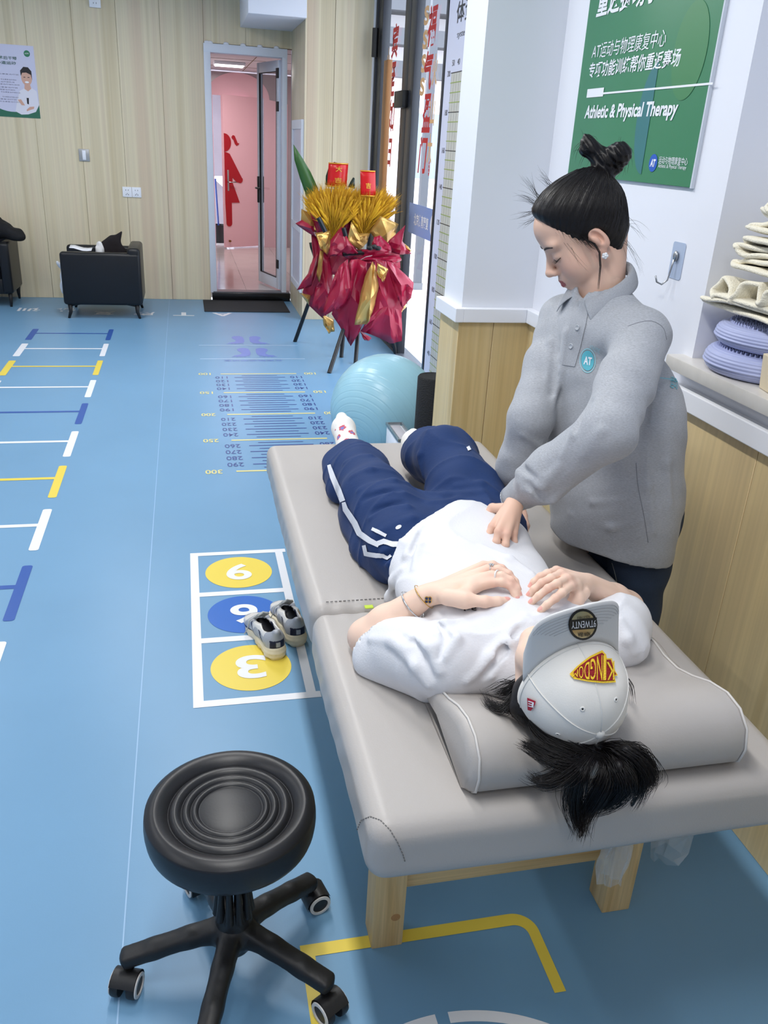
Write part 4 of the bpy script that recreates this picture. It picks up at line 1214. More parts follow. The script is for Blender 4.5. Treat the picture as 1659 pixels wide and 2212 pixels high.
for hx_, hz_ in ((-.012, -.02), (.012, -.02), (0, .01)): h.box((tk[0] + hx_ - .002, YB - .0307, tk[2] + hz_ - .006), (tk[0] + hx_ + .002, YB - .0298, tk[2] + hz_ + .006))
tag(h.build('socket_slots', M_black, t), kind='stuff')

# framed notice board on the return wall
nb = thing('display_board', (1.08, 8.63, .25), 'white framed two-panel display board on the return wall by the toilet door', 'display board')
fm = MB()
for lo, hi in (((1.055, 8.29, .25), (1.0795, 8.345, 1.78)), ((1.055, 8.99, .25), (1.0795, 9.045, 1.78)), ((1.055, 8.345, 1.70), (1.0795, 8.99, 1.78)), ((1.055, 8.345, .25), (1.0795, 8.99, .31)), ((1.055, 8.345, .80), (1.0795, 8.99, .87))): fm.box(lo, hi, .003)
fm.build('board_frame', M_frame, nb)
box('board_panel', (1.068, 8.345, .87), (1.0795, 8.99, 1.70), mat('board_lilac', (206, 204, 220), .25), nb)
box('board_panel', (1.068, 8.345, .31), (1.0795, 8.99, .80), mat('board_lilac', (206, 204, 220), .25), nb)

# door mat
tag(box('door_mat', (.15, 8.60, .0005), (1.0, 9.225, .010), mat('charcoal_mat', (52, 52, 56), .9, bump=.6, bscale=300), None, .003), 'dark grey rubber mat on the blue floor before the toilet door', 'mat')

# ================================================================== armchairs
M_blkl = mat('black_leatherette', (20, 22, 27), .36, spec=.4, bump=.05, bscale=200)
def armchair(cx, cy, rot, label, w=.62, d=.64):
    """local: front +y"""
    M = Matrix.Translation((cx, cy, 0)) @ Matrix.Rotation(rot, 4, 'Z')
    t = thing('armchair', (cx, cy, 0), label, 'armchair', 'black armchairs by the far wall')
    for s in (-1, 1):
        b = MB()
        x0, x1 = s * (w / 2 - .095), s * w / 2
        b.box((min(x0, x1), -d / 2, .125), (max(x0, x1), d / 2, .59), .028, M, 4)
        b.build('armrest', M_blkl, t, smooth=True, angle=50)
    MB().box((-w / 2 + .005, -d / 2 - .005, .125), (w / 2 - .005, -d / 2 + .11, .635), .03, M, 4).build('backrest', M_blkl, t, smooth=True, angle=50)
    MB().box((-w / 2 + .095, -d / 2 + .10, .24), (w / 2 - .095, d / 2 - .01, .41), .03, M, 4).build('seat_cushion', M_blkl, t, smooth=True, angle=50)
    MB().box((-w / 2 + .05, -d / 2 + .03, .12), (w / 2 - .05, d / 2 - .02, .26), .01, M, 2).build('seat_base', M_blkl, t, smooth=True, angle=50)
    for sx_ in (-1, 1):
        for sy_ in (-1, 1):
            x, y = sx_ * (w / 2 - .04), sy_ * (d / 2 - .05)
            b = MB()
            p = lambda a, b_, z: M @ Vector((x - sx_ * a, y - sy_ * b_, z))
            b.tube([p(0, -.02, 0), p(0, 0, .06), p(.0, .0, .13)], [.011, .016, .022], 8)
            b.tube([p(0, 0, .118), p(.0, .10, .132)], [.014, .008], 6)
            b.build('leg', M_black, t, smooth=True)
    return t
armchair(-.762, 8.50, math.radians(90), 'black armchair turned sideways with cushion beside the far wall', .62, .69)
armchair(-1.95, 8.98, math.radians(180), 'black armchair at the left edge with a coat over its arm', .66, .52)
# cushion, tissue, papers and coat
cu = Field((-.90, 8.40, .38), (-.50, 8.72, .82), .006)
cu.rbox((-.672, 8.58, .572), (.095, .05, .115), .045, rot=[(.80, 0, .60), (0, 1, 0), (-.60, 0, .80)])
cu.cone((-.64, 8.575, .66), (-.585, 8.57, .735), .045, .008, k=.03)
tag(cu.mesh('cushion', mat('dark_brown_plush', (36, 30, 32), .95, bump=.8, bscale=260), None, 1), 'dark plush cushion leaning on the armchair backrest', 'cushion')
ti = Field((-.88, 8.28, .40), (-.64, 8.52, .72), .006)
ti.cone((-.775, 8.40, .462), (-.775, 8.40, .60), .045, .030, k=.02).cone((-.775, 8.40, .58), (-.775, 8.40, .64), .036, .026, k=.02)
ti.disp(lambda X, Y, Z: .005 * np.sin(90 * X + 60 * Z) * np.sin(80 * Y))
tag(ti.mesh('tissue_pack', mat('tissue_white', (226, 224, 222), .9), None, 1), 'crumpled white tissue pack on the armchair seat beside the cushion', 'tissue')
def sheet(name, P, label, cat, m=None):
    o = MB().grid(P).build(name, m or M_trim, None, smooth=True)
    sm = o.modifiers.new('thickness', 'SOLIDIFY'); sm.thickness = .004
    return tag(o, label, cat)
sheet('paper_sheet', [[(-1.03 + .19 * i / 5, 8.31 + .12 * j / 3, .594 + .020 * math.sin(1 + i * .9) * (1 - i / 6) + .004 * j) for j in range(4)] for i in range(6)], 'white crumpled paper lying inside the front armrest of the armchair', 'paper')
pbg = Field((-1.24, 8.28, .10), (-1.08, 8.55, .56), .006)
pbg.cone((-1.120, 8.40, .46), (-1.130, 8.40, .24), .020, .045, k=.03, flat=XA, fs=.5).cone((-1.13, 8.38, .44), (-1.15, 8.37, .48), .018, .010, k=.02)
pbg.disp(lambda X, Y, Z: .004 * np.sin(70 * Z + 50 * Y))
tag(pbg.mesh('white_bag', mat('white_film_bag', (226, 228, 234), .5), None, 1), 'small white bag hanging at the front of the sideways armchair', 'bag')
co = Field((-2.10, 8.66, .55), (-1.40, 9.26, .90), .008)
for a, b, r0, r1 in (((-2.0, 8.95, .66), (-1.66, 8.92, .68), .075, .07), ((-1.78, 8.90, .70), (-1.56, 8.88, .655), .065, .055), ((-1.56, 8.88, .655), (-1.53, 8.86, .63), .055, .045), ((-1.95, 9.0, .73), (-1.75, 8.98, .765), .06, .05), ((-1.75, 8.96, .76), (-1.70, 8.94, .74), .05, .04)):
    co.cone(a, b, r0, r1, k=.03)
co.disp(lambda X, Y, Z: .006 * np.sin(40 * X + 10 * Z) + .004 * np.sin(60 * Y + 30 * X))
tag(co.mesh('coat', mat('black_coat_fabric', (18, 18, 21), .8, bump=.3, bscale=90), None, 1), 'black padded coat draped over the left armchair', 'coat')

# ================================================================== flower stand by the entrance
FY = 6.75
M_wine = mat('wine_red_paper', (150, 16, 52), .32, spec=.5, bump=.05, bscale=40)
M_gold = mat('gold_paper', (206, 164, 92), .30, metal=.55, bump=.08, bscale=50)
M_wheat = mat('wheat_yellow', (214, 164, 30), .8); M_wheat2 = mat('wheat_ochre', (186, 136, 20), .8)
M_leaf = mat('strelitzia_leaf', (52, 92, 40), .4); M_leafd = mat('dark_leaf', (24, 40, 26), .45)
M_card = mat('red_card', (196, 18, 22), .3); M_goldink = mat('gold_ink', (232, 180, 70), .3, .6)
fs = thing('flower_stand', (1.12, 6.7, 0), 'opening flower stand wrapped in wine red and gold paper on black legs', 'flower stand')
def F(x, y, Y=FY): return AY(x, y, Y)
# tripod frame: legs measured where they meet the floor
feet = [GZ(637, 738), GZ(711, 806), GZ(737, 772), GZ(768, 786), GZ(855, 764)]
tops = [F(706, 545, 6.9), F(778, 600, 6.6), F(757, 560, 6.85), F(785, 560, 6.8), F(820, 600, 6.7)]
M_leg = mat('black_lacquer', (24, 24, 27), .35)
for a, b in zip(feet, tops):
    MB().tube([a, b], [.017, .015], 10).build('stand_leg', M_leg, fs, smooth=True, angle=40)
for a, b in (((688, 470), (703, 500)), ((742, 492), (750, 520))):
    MB().tube([F(*a, 6.55), F(*b, 6.55)], .018, 8).build('stand_peg', M_leg, fs)
MB().tube([F(740, 548, 6.55), F(790, 545, 6.55), F(840, 540, 6.6)], .018, 8).build('stand_bar', M_leg, fs)
def crumple(poly, seed, Y0, bulge=.06, nsub=2, amp=.018, tilt=0.0):
    """paper sheet: outline in pixels on the stand's plane, folded in depth"""
    rs = np.random.RandomState(seed)
    b = MB()
    pts = [F(x, y, Y0) for x, y in poly]
    c = sum(pts) / len(pts); c[1] -= bulge
    vs = [b.bm.verts.new(V3(p + np.array([0, rs.uniform(-.05, .05) - tilt * (p[2] - c[2]), 0]))) for p in pts]
    vc = b.bm.verts.new(V3(c))
    for i in range(len(vs)): b.bm.faces.new([vs[i], vs[(i + 1) % len(vs)], vc])
    for _ in range(nsub):
        bmesh.ops.subdivide_edges(b.bm, edges=b.bm.edges[:], cuts=1, use_grid_fill=True, smooth=.35)
        for v in b.bm.verts: v.co.y += rs.uniform(-amp, amp)
        amp *= .5
    bmesh.ops.triangulate(b.bm, faces=b.bm.faces[:])
    return b
def paper(poly, m, seed, Y0, name='wrapping_paper', **k):
    o = crumple(poly, seed, Y0, **k).build(name, m, fs, smooth=True, angle=28)
    sm = o.modifiers.new('thickness', 'SOLIDIFY'); sm.thickness = .003
    return o
# back layers
paper([(668, 470), (700, 545), (722, 640), (700, 690), (668, 660), (652, 630), (676, 555)], M_wine, 2, 6.85)
paper([(652, 452), (676, 466), (688, 500), (670, 500), (652, 478)], M_gold, 3, 6.82)
paper([(640, 484), (676, 466), (690, 496), (682, 512), (662, 500)], M_wine, 4, 6.80)
paper([(664, 438), (716, 442), (720, 452), (742, 460), (757, 480), (748, 520), (720, 540), (690, 500), (678, 470)], M_wine, 5, 6.76)
paper([(683, 505), (712, 498), (716, 530), (704, 548), (690, 535)], M_gold, 6, 6.70)
paper([(690, 540), (700, 545), (690, 610), (684, 592)], M_gold, 7, 6.68)
paper([(700, 548), (714, 560), (726, 640), (722, 668), (700, 672), (672, 660), (682, 620), (690, 600)], M_wine, 8, 6.72)
paper([(695, 678), (720, 690), (722, 715), (708, 718), (698, 700)], M_gold, 9, 6.74)
paper([(640, 626), (672, 618), (680, 600), (690, 540), (678, 560), (665, 590)], M_wine, 26, 6.74)
paper([(650, 634), (668, 660), (672, 640)], M_gold, 27, 6.74)
paper([(690, 505), (757, 470), (770, 540), (748, 600), (712, 590), (700, 550)], M_wine, 31, 6.80)
paper([(755, 540), (860, 540), (866, 580), (800, 600), (760, 590)], M_wine, 32, 6.72)
paper([(662, 440), (690, 436), (722, 450), (745, 470), (735, 530), (700, 535), (682, 500)], M_wine, 33, 6.83)
# right head
paper([(800, 500), (820, 466), (861, 484), (854, 510), (836, 528), (812, 520)], M_gold, 10, 6.66)
paper([(748, 518), (756, 478), (775, 505), (800, 505), (792, 525), (775, 540)], M_gold, 11, 6.58)
paper([(838, 520), (876, 486), (868, 520), (888, 548), (860, 548), (842, 545)], M_wine, 12, 6.60)
paper([(868, 520), (886, 540), (884, 548), (866, 532)], M_gold, 13, 6.62)
paper([(712, 552), (716, 520), (740, 490), (752, 520), (772, 545), (758, 560), (735, 552)], M_wine, 14, 6.55)
paper([(770, 545), (800, 535), (806, 512), (820, 508), (842, 530), (846, 548), (815, 555), (790, 556)], M_wine, 15, 6.55)
paper([(762, 555), (800, 552), (862, 552), (866, 562), (830, 572), (790, 566)], M_wine, 16, 6.56, amp=.03)
# skirts
paper([(756, 560), (775, 560), (790, 565), (790, 680), (760, 750), (738, 712), (718, 680), (735, 620), (744, 590)], M_wine, 17, 6.38, amp=.03)
paper([(812, 560), (838, 566), (890, 608), (884, 640), (868, 672), (870, 738), (846, 744), (806, 725), (778, 715), (795, 670), (806, 600)], M_wine, 18, 6.36, amp=.03)
paper([(832, 562), (852, 570), (892, 610), (886, 636), (868, 664), (856, 640), (846, 606)], M_wine, 19, 6.31)
paper([(804, 565), (812, 575), (820, 620), (812, 660), (796, 690), (794, 702), (764, 700), (776, 650), (790, 600)], M_gold, 20, 6.27)
paper([(812, 566), (836, 580), (832, 608), (822, 606), (812, 588)], M_gold, 21, 6.28)
paper([(694, 684), (720, 600), (735, 574), (752, 560), (756, 620), (744, 660), (716, 672)], M_wine, 22, 6.32)
paper([(862, 660), (876, 645), (880, 662), (860, 678)], M_gold, 23, 6.58)
paper([(780, 718), (804, 732), (798, 740), (784, 730)], M_wine, 24, 6.4)
bowm = MB()
for dx in (-.03, .0, .03): bowm.ball(F(808, 536, 6.44) + np.array([dx, 0, .01 * (dx == 0)]), .022, 10, (1.2, .8, .8))
bowm.build('black_bow', M_black, fs, smooth=True)
MB().tube([F(778, 562, 6.42), F(790, 555, 6.40), F(804, 552, 6.42)], .0025, 6).build('wire_tie', mat('tie_grey', (150, 150, 150), .4), fs)
# wheat bunches
def wheat(base, tips, n, seed):
    rs = np.random.RandomState(seed)
    for mi, m in enumerate((M_wheat, M_wheat2)):
        b = MB()
        for i in range(n):
            t = rs.uniform(0, 1); k = t * (len(tips) - 1); j = min(int(k), len(tips) - 2)
            tip = lerp(F(*tips[j]), F(*tips[j + 1]), k - j)
            dep = rs.uniform(-1, 1)
            s = rs.uniform(.62, 1.0)
            b0 = F(*base) + np.array([rs.uniform(-.03, .03), dep * .03, 0])
            tip = tip + np.array([rs.uniform(-.02, .02), dep * .13, rs.uniform(-.02, .02) - .05 * dep * dep])
            p1 = lerp(b0, tip, s)
            mid = lerp(b0, p1, .55) + np.array([0, 0, .02])
            b.tube([b0, mid, lerp(mid, p1, .45), lerp(mid, p1, .8), p1 + (p1 - mid) * .12], [.0022, .0026, .0105, .0105, .0015], 5)
            d = (p1 - mid); d /= np.linalg.norm(d)
            for q in range(3):
                e = p1 + d * .05 + rs.normal(0, .016, 3)
                b.tube([lerp(mid, p1, .7), e], [.0016, .0005], 3, cap=False)
        tag(b.build('wheat_ears', m, fs, smooth=True), kind='stuff')
wheat((716, 520), [(661, 436), (680, 412), (705, 403), (735, 400), (762, 408), (772, 432)], 330, 11)
wheat((780, 515), [(757, 452), (748, 425), (775, 412), (812, 410), (832, 420), (850, 425), (846, 452)], 380, 12)
# leaves
def leafs(pix, Y0, m):
    P = [F(x, y, Y0) for x, y in pix]
    n = len(P) // 2
    L, Rr_ = P[:n], P[n:][::-1]
    o = MB().grid([[a, (a + b) / 2 + np.array([0, -.02, 0]), b] for a, b in zip(L, Rr_)]).build('leaf', m, fs, smooth=True)
    o.modifiers.new('thickness', 'SOLIDIFY').thickness = .002
leafs([(634, 312), (636, 345), (648, 385), (662, 425), (672, 440), (690, 425), (686, 405), (670, 370), (652, 340), (636, 316)], 6.86, M_leaf)
leafs([(703, 400), (704, 380), (710, 362), (722, 350), (730, 352), (724, 368), (718, 385), (716, 402)], 6.9, M_leafd)
leafs([(752, 404), (757, 393), (763, 383), (766, 386), (766, 398), (766, 408)], 6.88, M_leafd)
leafs([(668, 524), (670, 535), (676, 552), (680, 552), (682, 535), (676, 522)], 6.9, M_leafd)
# red cards with gold lettering
def card(cx, w, y0, y1, Y0, s, lean=0.0, curl=.02):
    c0 = F(cx, y1, Y0); c1 = F(cx + lean, y0, Y0)
    hw = w / 2
    rows = []
    for i in range(5):
        a = lerp(c0, c1, i / 4)
        rows.append([a + np.array([hw * u, curl * (u * u) * 1.0, 0]) for u in np.linspace(-1, 1, 7)])
    o = MB().grid(rows).build('greeting_card', M_card, fs, smooth=True)
    o.modifiers.new('thickness', 'SOLIDIFY').thickness = .002
    H = np.linalg.norm(c1 - c0); up = (c1 - c0) / H
    k = len(s)
    for i, ch in enumerate(s):
        text(ch, lerp(c0, c1, .30 + .45 * (k - 1 - i) / max(k - 1, 1) if k > 1 else .42) + np.array([0, -.006, 0]), XA, up, M_goldink, fs, height=H * .22, width=w * .34, bold=.02, anchor='cc', name='card_lettering')
    b = MB()
    for t in (.03, .97): b.tube([lerp(c0, c1, t) + np.array([hw * u, curl * u * u - .004, 0]) for u in np.linspace(-.97, .97, 6)], .004, 5)
    b.build('card_gold_border', M_goldink, fs)
card(729, .15, 352, 405, 6.80, '大吉', 4, .035)
card(796, .115, 368, 425, 6.66, '吉', -1, .01)

# ================================================================== people: shared builders
from mathutils.bvhtree import BVHTree
CAMV = Vector((0, 0, CAMH))
class Surf:
    def __init__(s, v, q): s.t = BVHTree.FromPolygons([tuple(p) for p in v], [tuple(int(i) for i in f) for f in q])
    def hit(s, x, y):
        d = ray(x, y); d = Vector(d / np.linalg.norm(d))
        loc, n, i, dist = s.t.ray_cast(CAMV, d)
        if loc is None:
            loc, n, i, dist = s.t.find_nearest(CAMV + d * 2.0)
        if n.dot(d) > 0: n = -n
        return np.array(loc), np.array(n)
def fsurf(F): return Surf(*nets(F.f, F.lo, F.vox))
def merge(name, parts, m, parent):
    """several fields -> ONE mesh object; parts: (v, q, colour function)"""
    V, Q, C = [], [], []; n = 0
    for v, q, cf in parts:
        V.append(v); Q.append(q + n); C.append(cf(v)); n += len(v)
    v = np.concatenate(V); q = np.concatenate(Q); c = np.concatenate(C)
    me = bpy.data.meshes.new(name)
    me.vertices.add(len(v)); me.vertices.foreach_set('co', v.astype(np.float32).ravel())
    me.loops.add(len(q) * 4); me.loops.foreach_set('vertex_index', q.astype(np.int32).ravel())
    me.polygons.add(len(q)); me.polygons.foreach_set('loop_start', np.arange(0, len(q) * 4, 4, dtype=np.int32))
    me.polygons.foreach_set('loop_total', np.full(len(q), 4, np.int32))
    me.update(calc_edges=True); me.validate()
    ca = me.color_attributes.new('Col', 'FLOAT_COLOR', 'POINT')
    cc = np.ones((len(v), 4), np.float32); cc[:, :3] = c
    ca.data.foreach_set('color', cc.ravel())
    return link(name, me, m, parent, smooth=True)
def nm(F, it=1):
    v, q = nets(F.f, F.lo, F.vox)
    return (relax(v, q, it) if it else v), q
def pfold(F, S, folds, k=.010, op='u'):
    """cloth folds: pixel polylines dropped on the surface S, (pixels, radius, sink)"""
    for pix, r, sink in folds:
        P = []
        for x, y in pix:
            h, n = S.hit(x, y); P.append(h - n * sink)
        n_ = len(P)
        for i in range(n_ - 1):
            if abs(np.linalg.norm(P[i] - np.array([0, 0, CAMH])) - np.linalg.norm(P[i + 1] - np.array([0, 0, CAMH]))) > .055: continue
            t0, t1 = i / (n_ - 1), (i + 1) / (n_ - 1)
            w = lambda t: r * (.40 + .60 * math.sin(math.pi * min(max(t, .04), .96)))
            F.cone(P[i], P[i + 1], w(t0), w(t1), k=k, op=op)
def ribbon_px(S, left, right, m, parent, name, lift=.0015, sub=4, thick=.001):
    def dens(p):
        o = []
        for a, b in zip(p[:-1], p[1:]):
            for i in range(sub): o.append((a[0] + (b[0] - a[0]) * i / sub, a[1] + (b[1] - a[1]) * i / sub))
        return o + [p[-1]]
    L, Rr_ = dens(left), dens(right)
    rows = []
    for a, b in zip(L, Rr_):
        row = []
        for t in (0, .17, .33, .5, .67, .83, 1):
            h, n = S.hit(a[0] + (b[0] - a[0]) * t, a[1] + (b[1] - a[1]) * t); row.append(h + n * lift)
        rows.append(row)
    return MB().grid(rows).build(name, m, parent, smooth=True)
def band_px(S, line, w, m, parent, name, lift=.0028, sub=9):
    """ribbon of pixel width w (number or list) along a pixel polyline"""
    n = len(line); ws = w if hasattr(w, '__len__') else [w] * n
    L, Rr_ = [], []
    for i, (x, y) in enumerate(line):
        a = line[max(i - 1, 0)]; b = line[min(i + 1, n - 1)]
        d = np.array([b[0] - a[0], b[1] - a[1]], float); d /= np.linalg.norm(d)
        L.append((x - d[1] * ws[i] / 2, y + d[0] * ws[i] / 2)); Rr_.append((x + d[1] * ws[i] / 2, y - d[0] * ws[i] / 2))
    return ribbon_px(S, L, Rr_, m, parent, name, lift, sub)
def tube_px(S, line, r, m, parent, name, lift=.0, sub=5, n=6):
    P = []
    L_ = [np.array(p, float) for p in line]; m_ = len(L_)
    for i in range(m_ - 1):
        p0, p1, p2, p3 = L_[max(i - 1, 0)], L_[i], L_[i + 1], L_[min(i + 2, m_ - 1)]
        for f in np.linspace(0, 1, sub + 2, endpoint=False):
            q = .5 * ((2 * p1) + (-p0 + p2) * f + (2 * p0 - 5 * p1 + 4 * p2 - p3) * f * f + (-p0 + 3 * p1 - 3 * p2 + p3) * f ** 3)
            h, nn = S.hit(q[0], q[1]); P.append(h + nn * lift)
    h, nn = S.hit(*line[-1]); P.append(h + nn * lift)
    return MB().tube(P, r, n).build(name, m, parent, smooth=True)
def decal_px(S, verts, faces, m, parent, name, lift=.0015):
    P = []
    for x, y in verts:
        h, n = S.hit(x, y); P.append(tuple(h + n * lift))
    me = bpy.data.meshes.new(name); me.from_pydata(P, [], faces); me.update()
    return link(name, me, m, parent)
def disc_px(S, cx, cy, rx, ry, m, parent, name, lift=.0015, rot=0.0, rings=3, n=28):
    vs = [(cx, cy)]; fs = []
    for k in range(1, rings + 1):
        for j in range(n):
            a = 2 * math.pi * j / n; u, w = rx * k / rings * math.cos(a), ry * k / rings * math.sin(a)
            vs.append((cx + u * math.cos(rot) - w * math.sin(rot), cy + u * math.sin(rot) + w * math.cos(rot)))
    for j in range(n): fs.append((0, 1 + j, 1 + (j + 1) % n))
    for k in range(rings - 1):
        for j in range(n):
            a, b = 1 + k * n + j, 1 + k * n + (j + 1) % n
            fs.append((a, a + n, b + n, b))
    return decal_px(S, vs, fs, m, parent, name, lift)
def ring_px(S, cx, cy, rx, ry, w, m, parent, name, lift=.0016, rot=0.0, n=36):
    vs = []; fs = []
    for k, s in enumerate((1.0, 1.0 - w)):
        for j in range(n):
            a = 2 * math.pi * j / n; u, q = rx * s * math.cos(a), ry * s * math.sin(a)
            vs.append((cx + u * math.cos(rot) - q * math.sin(rot), cy + u * math.sin(rot) + q * math.cos(rot)))
    for j in range(n): fs.append((j, (j + 1) % n, n + (j + 1) % n, n + j))
    return decal_px(S, vs, fs, m, parent, name, lift)
def text_px(S, body, quad, m, parent, name, bold=.0, lift=.002, shear=0.0):
    """lettering dropped on a surface inside a pixel quad: bottom-left, bottom-right, top-right, top-left"""
    vs, fs = text_mesh(body, bold, shear)
    bm_ = bmesh.new(); bv_ = [bm_.verts.new(tuple(v)) for v in vs]
    for f in fs:
        try: bm_.faces.new([bv_[i] for i in f])
        except ValueError: pass
    bmesh.ops.triangulate(bm_, faces=bm_.faces[:])
    for _ in range(3):
        le = [e for e in bm_.edges if e.calc_length() > .22]
        if not le: break
        bmesh.ops.subdivide_edges(bm_, edges=le, cuts=1); bmesh.ops.triangulate(bm_, faces=bm_.faces[:])
    bm_.verts.index_update(); vs = np.array([tuple(v.co) for v in bm_.verts]); fs = [tuple(v.index for v in f.verts) for f in bm_.faces]; bm_.free()
    lo = vs.min(0); sz = vs.max(0) - lo
    q = [np.array(p, float) for p in quad]
    out = []
    for v in vs:
        a, b = (v[0] - lo[0]) / sz[0], (v[1] - lo[1]) / sz[1]
        out.append(tuple((q[0] * (1 - a) + q[1] * a) * (1 - b) + (q[3] * (1 - a) + q[2] * a) * b))
    return decal_px(S, out, fs, m, parent, name, lift)

SKIN = np.array(lin(222, 184, 163)[:3]); SKINP = np.array(lin(222, 158, 140)[:3]); NAIL = np.array(lin(232, 172, 162)[:3]); LIP = np.array(lin(172, 92, 90)[:3])
M_skin = mat('skin', (226, 184, 160), .5, spec=.35, sss=.12, bump=.012, bscale=380, attr='Col')
M_hair = mat('black_hair', (18, 15, 16), .38, spec=.35, bump=.10, bscale=60, stretch=(14, 14, 1.5))
M_brow = mat('brow_hair', (44, 34, 32), .7)
def finger(F, pts, r0, r1, k=.002):
    n = len(pts)
    for i in range(n - 1): F.cone(pts[i], pts[i + 1], r0 + (r1 - r0) * i / (n - 1), r0 + (r1 - r0) * (i + 1) / (n - 1), k=k if i else .0035)
    for i in range(1, n - 1): F.ell(pts[i], [(r0 + (r1 - r0) * i / (n - 1)) * 1.07] * 3, k=.003)
def skincol(pink, nails, base=None):
    b = SKIN if base is None else base
    def f(v):
        c = np.tile(b, (len(v), 1))
        for p, r in pink:
            w = np.exp(-((v - np.array(p)) ** 2).sum(1) / (r * r))[:, None] * .35; c = c * (1 - w) + SKINP * w
        for p, r in nails:
            w = (((v - np.array(p)) ** 2).sum(1) < r * r); c[w] = NAIL
        return c
    return f
def face(F, C, Q, s=1.0):
    L = lambda x, y, z: C + Q.T @ (np.array([x, y, z]) * s)
    r = lambda *a: np.array(a) * s
    F.ell(L(0, -.012, .034), r(.074, .094, .080), Q, k=.02 * s)
    F.ell(L(0, .038, .048), r(.058, .062, .055), Q, k=.025 * s)
    F.ell(L(0, .025, -.015), r(.064, .066, .085), Q, k=.03 * s)
    F.ell(L(0, .045, -.070), r(.045, .045, .045), Q, k=.03 * s)
    F.ell(L(0, .074, -.100), r(.020, .016, .015), Q, k=.02 * s)
    for x in (-1, 1):
        F.cone(L(x * .054, .0, -.055), L(x * .018, .068, -.100), .017 * s, .014 * s, k=.025 * s)
        F.ell(L(x * .040, .054, -.042), r(.028, .027, .036), Q, k=.025 * s)
        F.ell(L(x * .030, .078, .024), r(.028, .013, .011), Q, k=.015 * s)
        F.ell(L(x * .033, .102, -.003), r(.020, .014, .010), Q, k=.012 * s, op='s')
        F.ell(L(x * .032, .0775, -.004), r(.0165, .0145, .0125), Q, k=.005 * s)
        F.ell(L(x * .0115, .100, -.040), r(.0085, .010, .0075), Q, k=.006 * s)
        # ear
        E = np.array([Q[0], Q[1] * .94 - Q[2] * .34 * 1, Q[2] * .94 + Q[1] * .34])
        F.ell(L(x * .074, -.009, -.012), r(.008, .0155, .030), E, k=.006 * s)
        F.ell(L(x * .070, -.004, -.040), r(.006, .010, .011), E, k=.006 * s)
        F.ell(L(x * .0795, -.006, -.008), r(.008, .0085, .0190), E, k=.004 * s, op='s')
        F.ell(L(x * .0755, -.001, -.013), r(.006, .007, .012), E, k=.003 * s)
    F.cone(L(0, .086, .012), L(0, .109, -.033), .0065 * s, .0095 * s, k=.010 * s)
    F.ell(L(0, .111, -.036), r(.0100, .0100, .0090), Q, k=.006 * s)
    # mouth
    F.ell(L(0, .082, -.066), r(.026, .018, .020), Q, k=.012 * s)
    for x in (-1, 1):
        F.cone(L(x * .019, .0885, -.0690), L(x * .004, .0965, -.0645), .0036 * s, .0050 * s, k=.005 * s)
        F.cone(L(x * .018, .0875, -.0725), L(0, .0950, -.0760), .0036 * s, .0058 * s, k=.005 * s)
    F.cone(L(-.020, .0945, -.0702), L(0, .1055, -.0700), .0014 * s, .0016 * s, k=.002 * s, op='s')
    F.cone(L(.020, .0945, -.0702), L(0, .1055, -.0700), .0014 * s, .0016 * s, k=.002 * s, op='s')
    return L

# ================================================================== therapist standing behind the bed
th = thing('person', (1.14, 1.82, 0), 'woman in grey polo and jeans standing over the bed with both hands pressing down', 'person')
tF = np.array([-.955, -.30, 0]); tF /= np.linalg.norm(tF); tR = np.array([tF[1], -tF[0], 0])   # torso forward, right
hC = np.array([.950, 1.993, 1.447]); HS = 1.07
pitch = math.radians(36)
hf0 = np.array([-.978, .208, 0]); hR = np.array([hf0[1], -hf0[0], 0])
hf = hf0 * math.cos(pitch) - ZA * math.sin(pitch); hu = np.cross(hR, hf)
HQ = np.array([hR, hf, hu])
LSH, RSH = np.array([1.045, 1.805, 1.232]), np.array([.972, 2.095, 1.218])
NB = AD(1306, 614, 2.215)
LEL = AD(1312, 935, 1.87); LWR = GZ(1118, 1072, .868)
REL = AD(1146, 905, 2.17); RWR = GZ(1108, 1052, .80)
# ---- head and neck
hd = Field(hC - np.array([.16, .16, .20]), hC + np.array([.16, .16, .16]), .0024)
HL = face(hd, hC, HQ, HS)
hd.cone(HL(0, -.040, -.035), NB + np.array([0, 0, -.03]), .047, .052, k=.018)
hd.cone(HL(0, -.010, -.050), NB + tF * .012, .030, .038, k=.015)
hv, hq = nm(hd, 1)
hS = Surf(hv, hq)
def headcol(v):
    c = np.tile(SKIN, (len(v), 1))
    l = (v - hC) @ HQ.T / HS
    x, y, z = l[:, 0], l[:, 1], l[:, 2]
    lip = (np.abs(x) < .0195) & (y > .084) & (z < -.0605 - .16 * np.abs(x)) & (z > -.0820 + .30 * np.abs(x)) 
    c[lip] = LIP
    w = np.exp(-((np.abs(x) - .045) ** 2 / .0006 + (z + .035) ** 2 / .0006)) * (y > .03) * .35
    w = w + np.exp(-((np.abs(x) - .078) ** 2 / .0004)) * (np.abs(y + .01) < .03) * (np.abs(z + .012) < .045) * .25
    w = np.clip(w, 0, 1)[:, None]
    return c * (1 - w) + SKINP * w
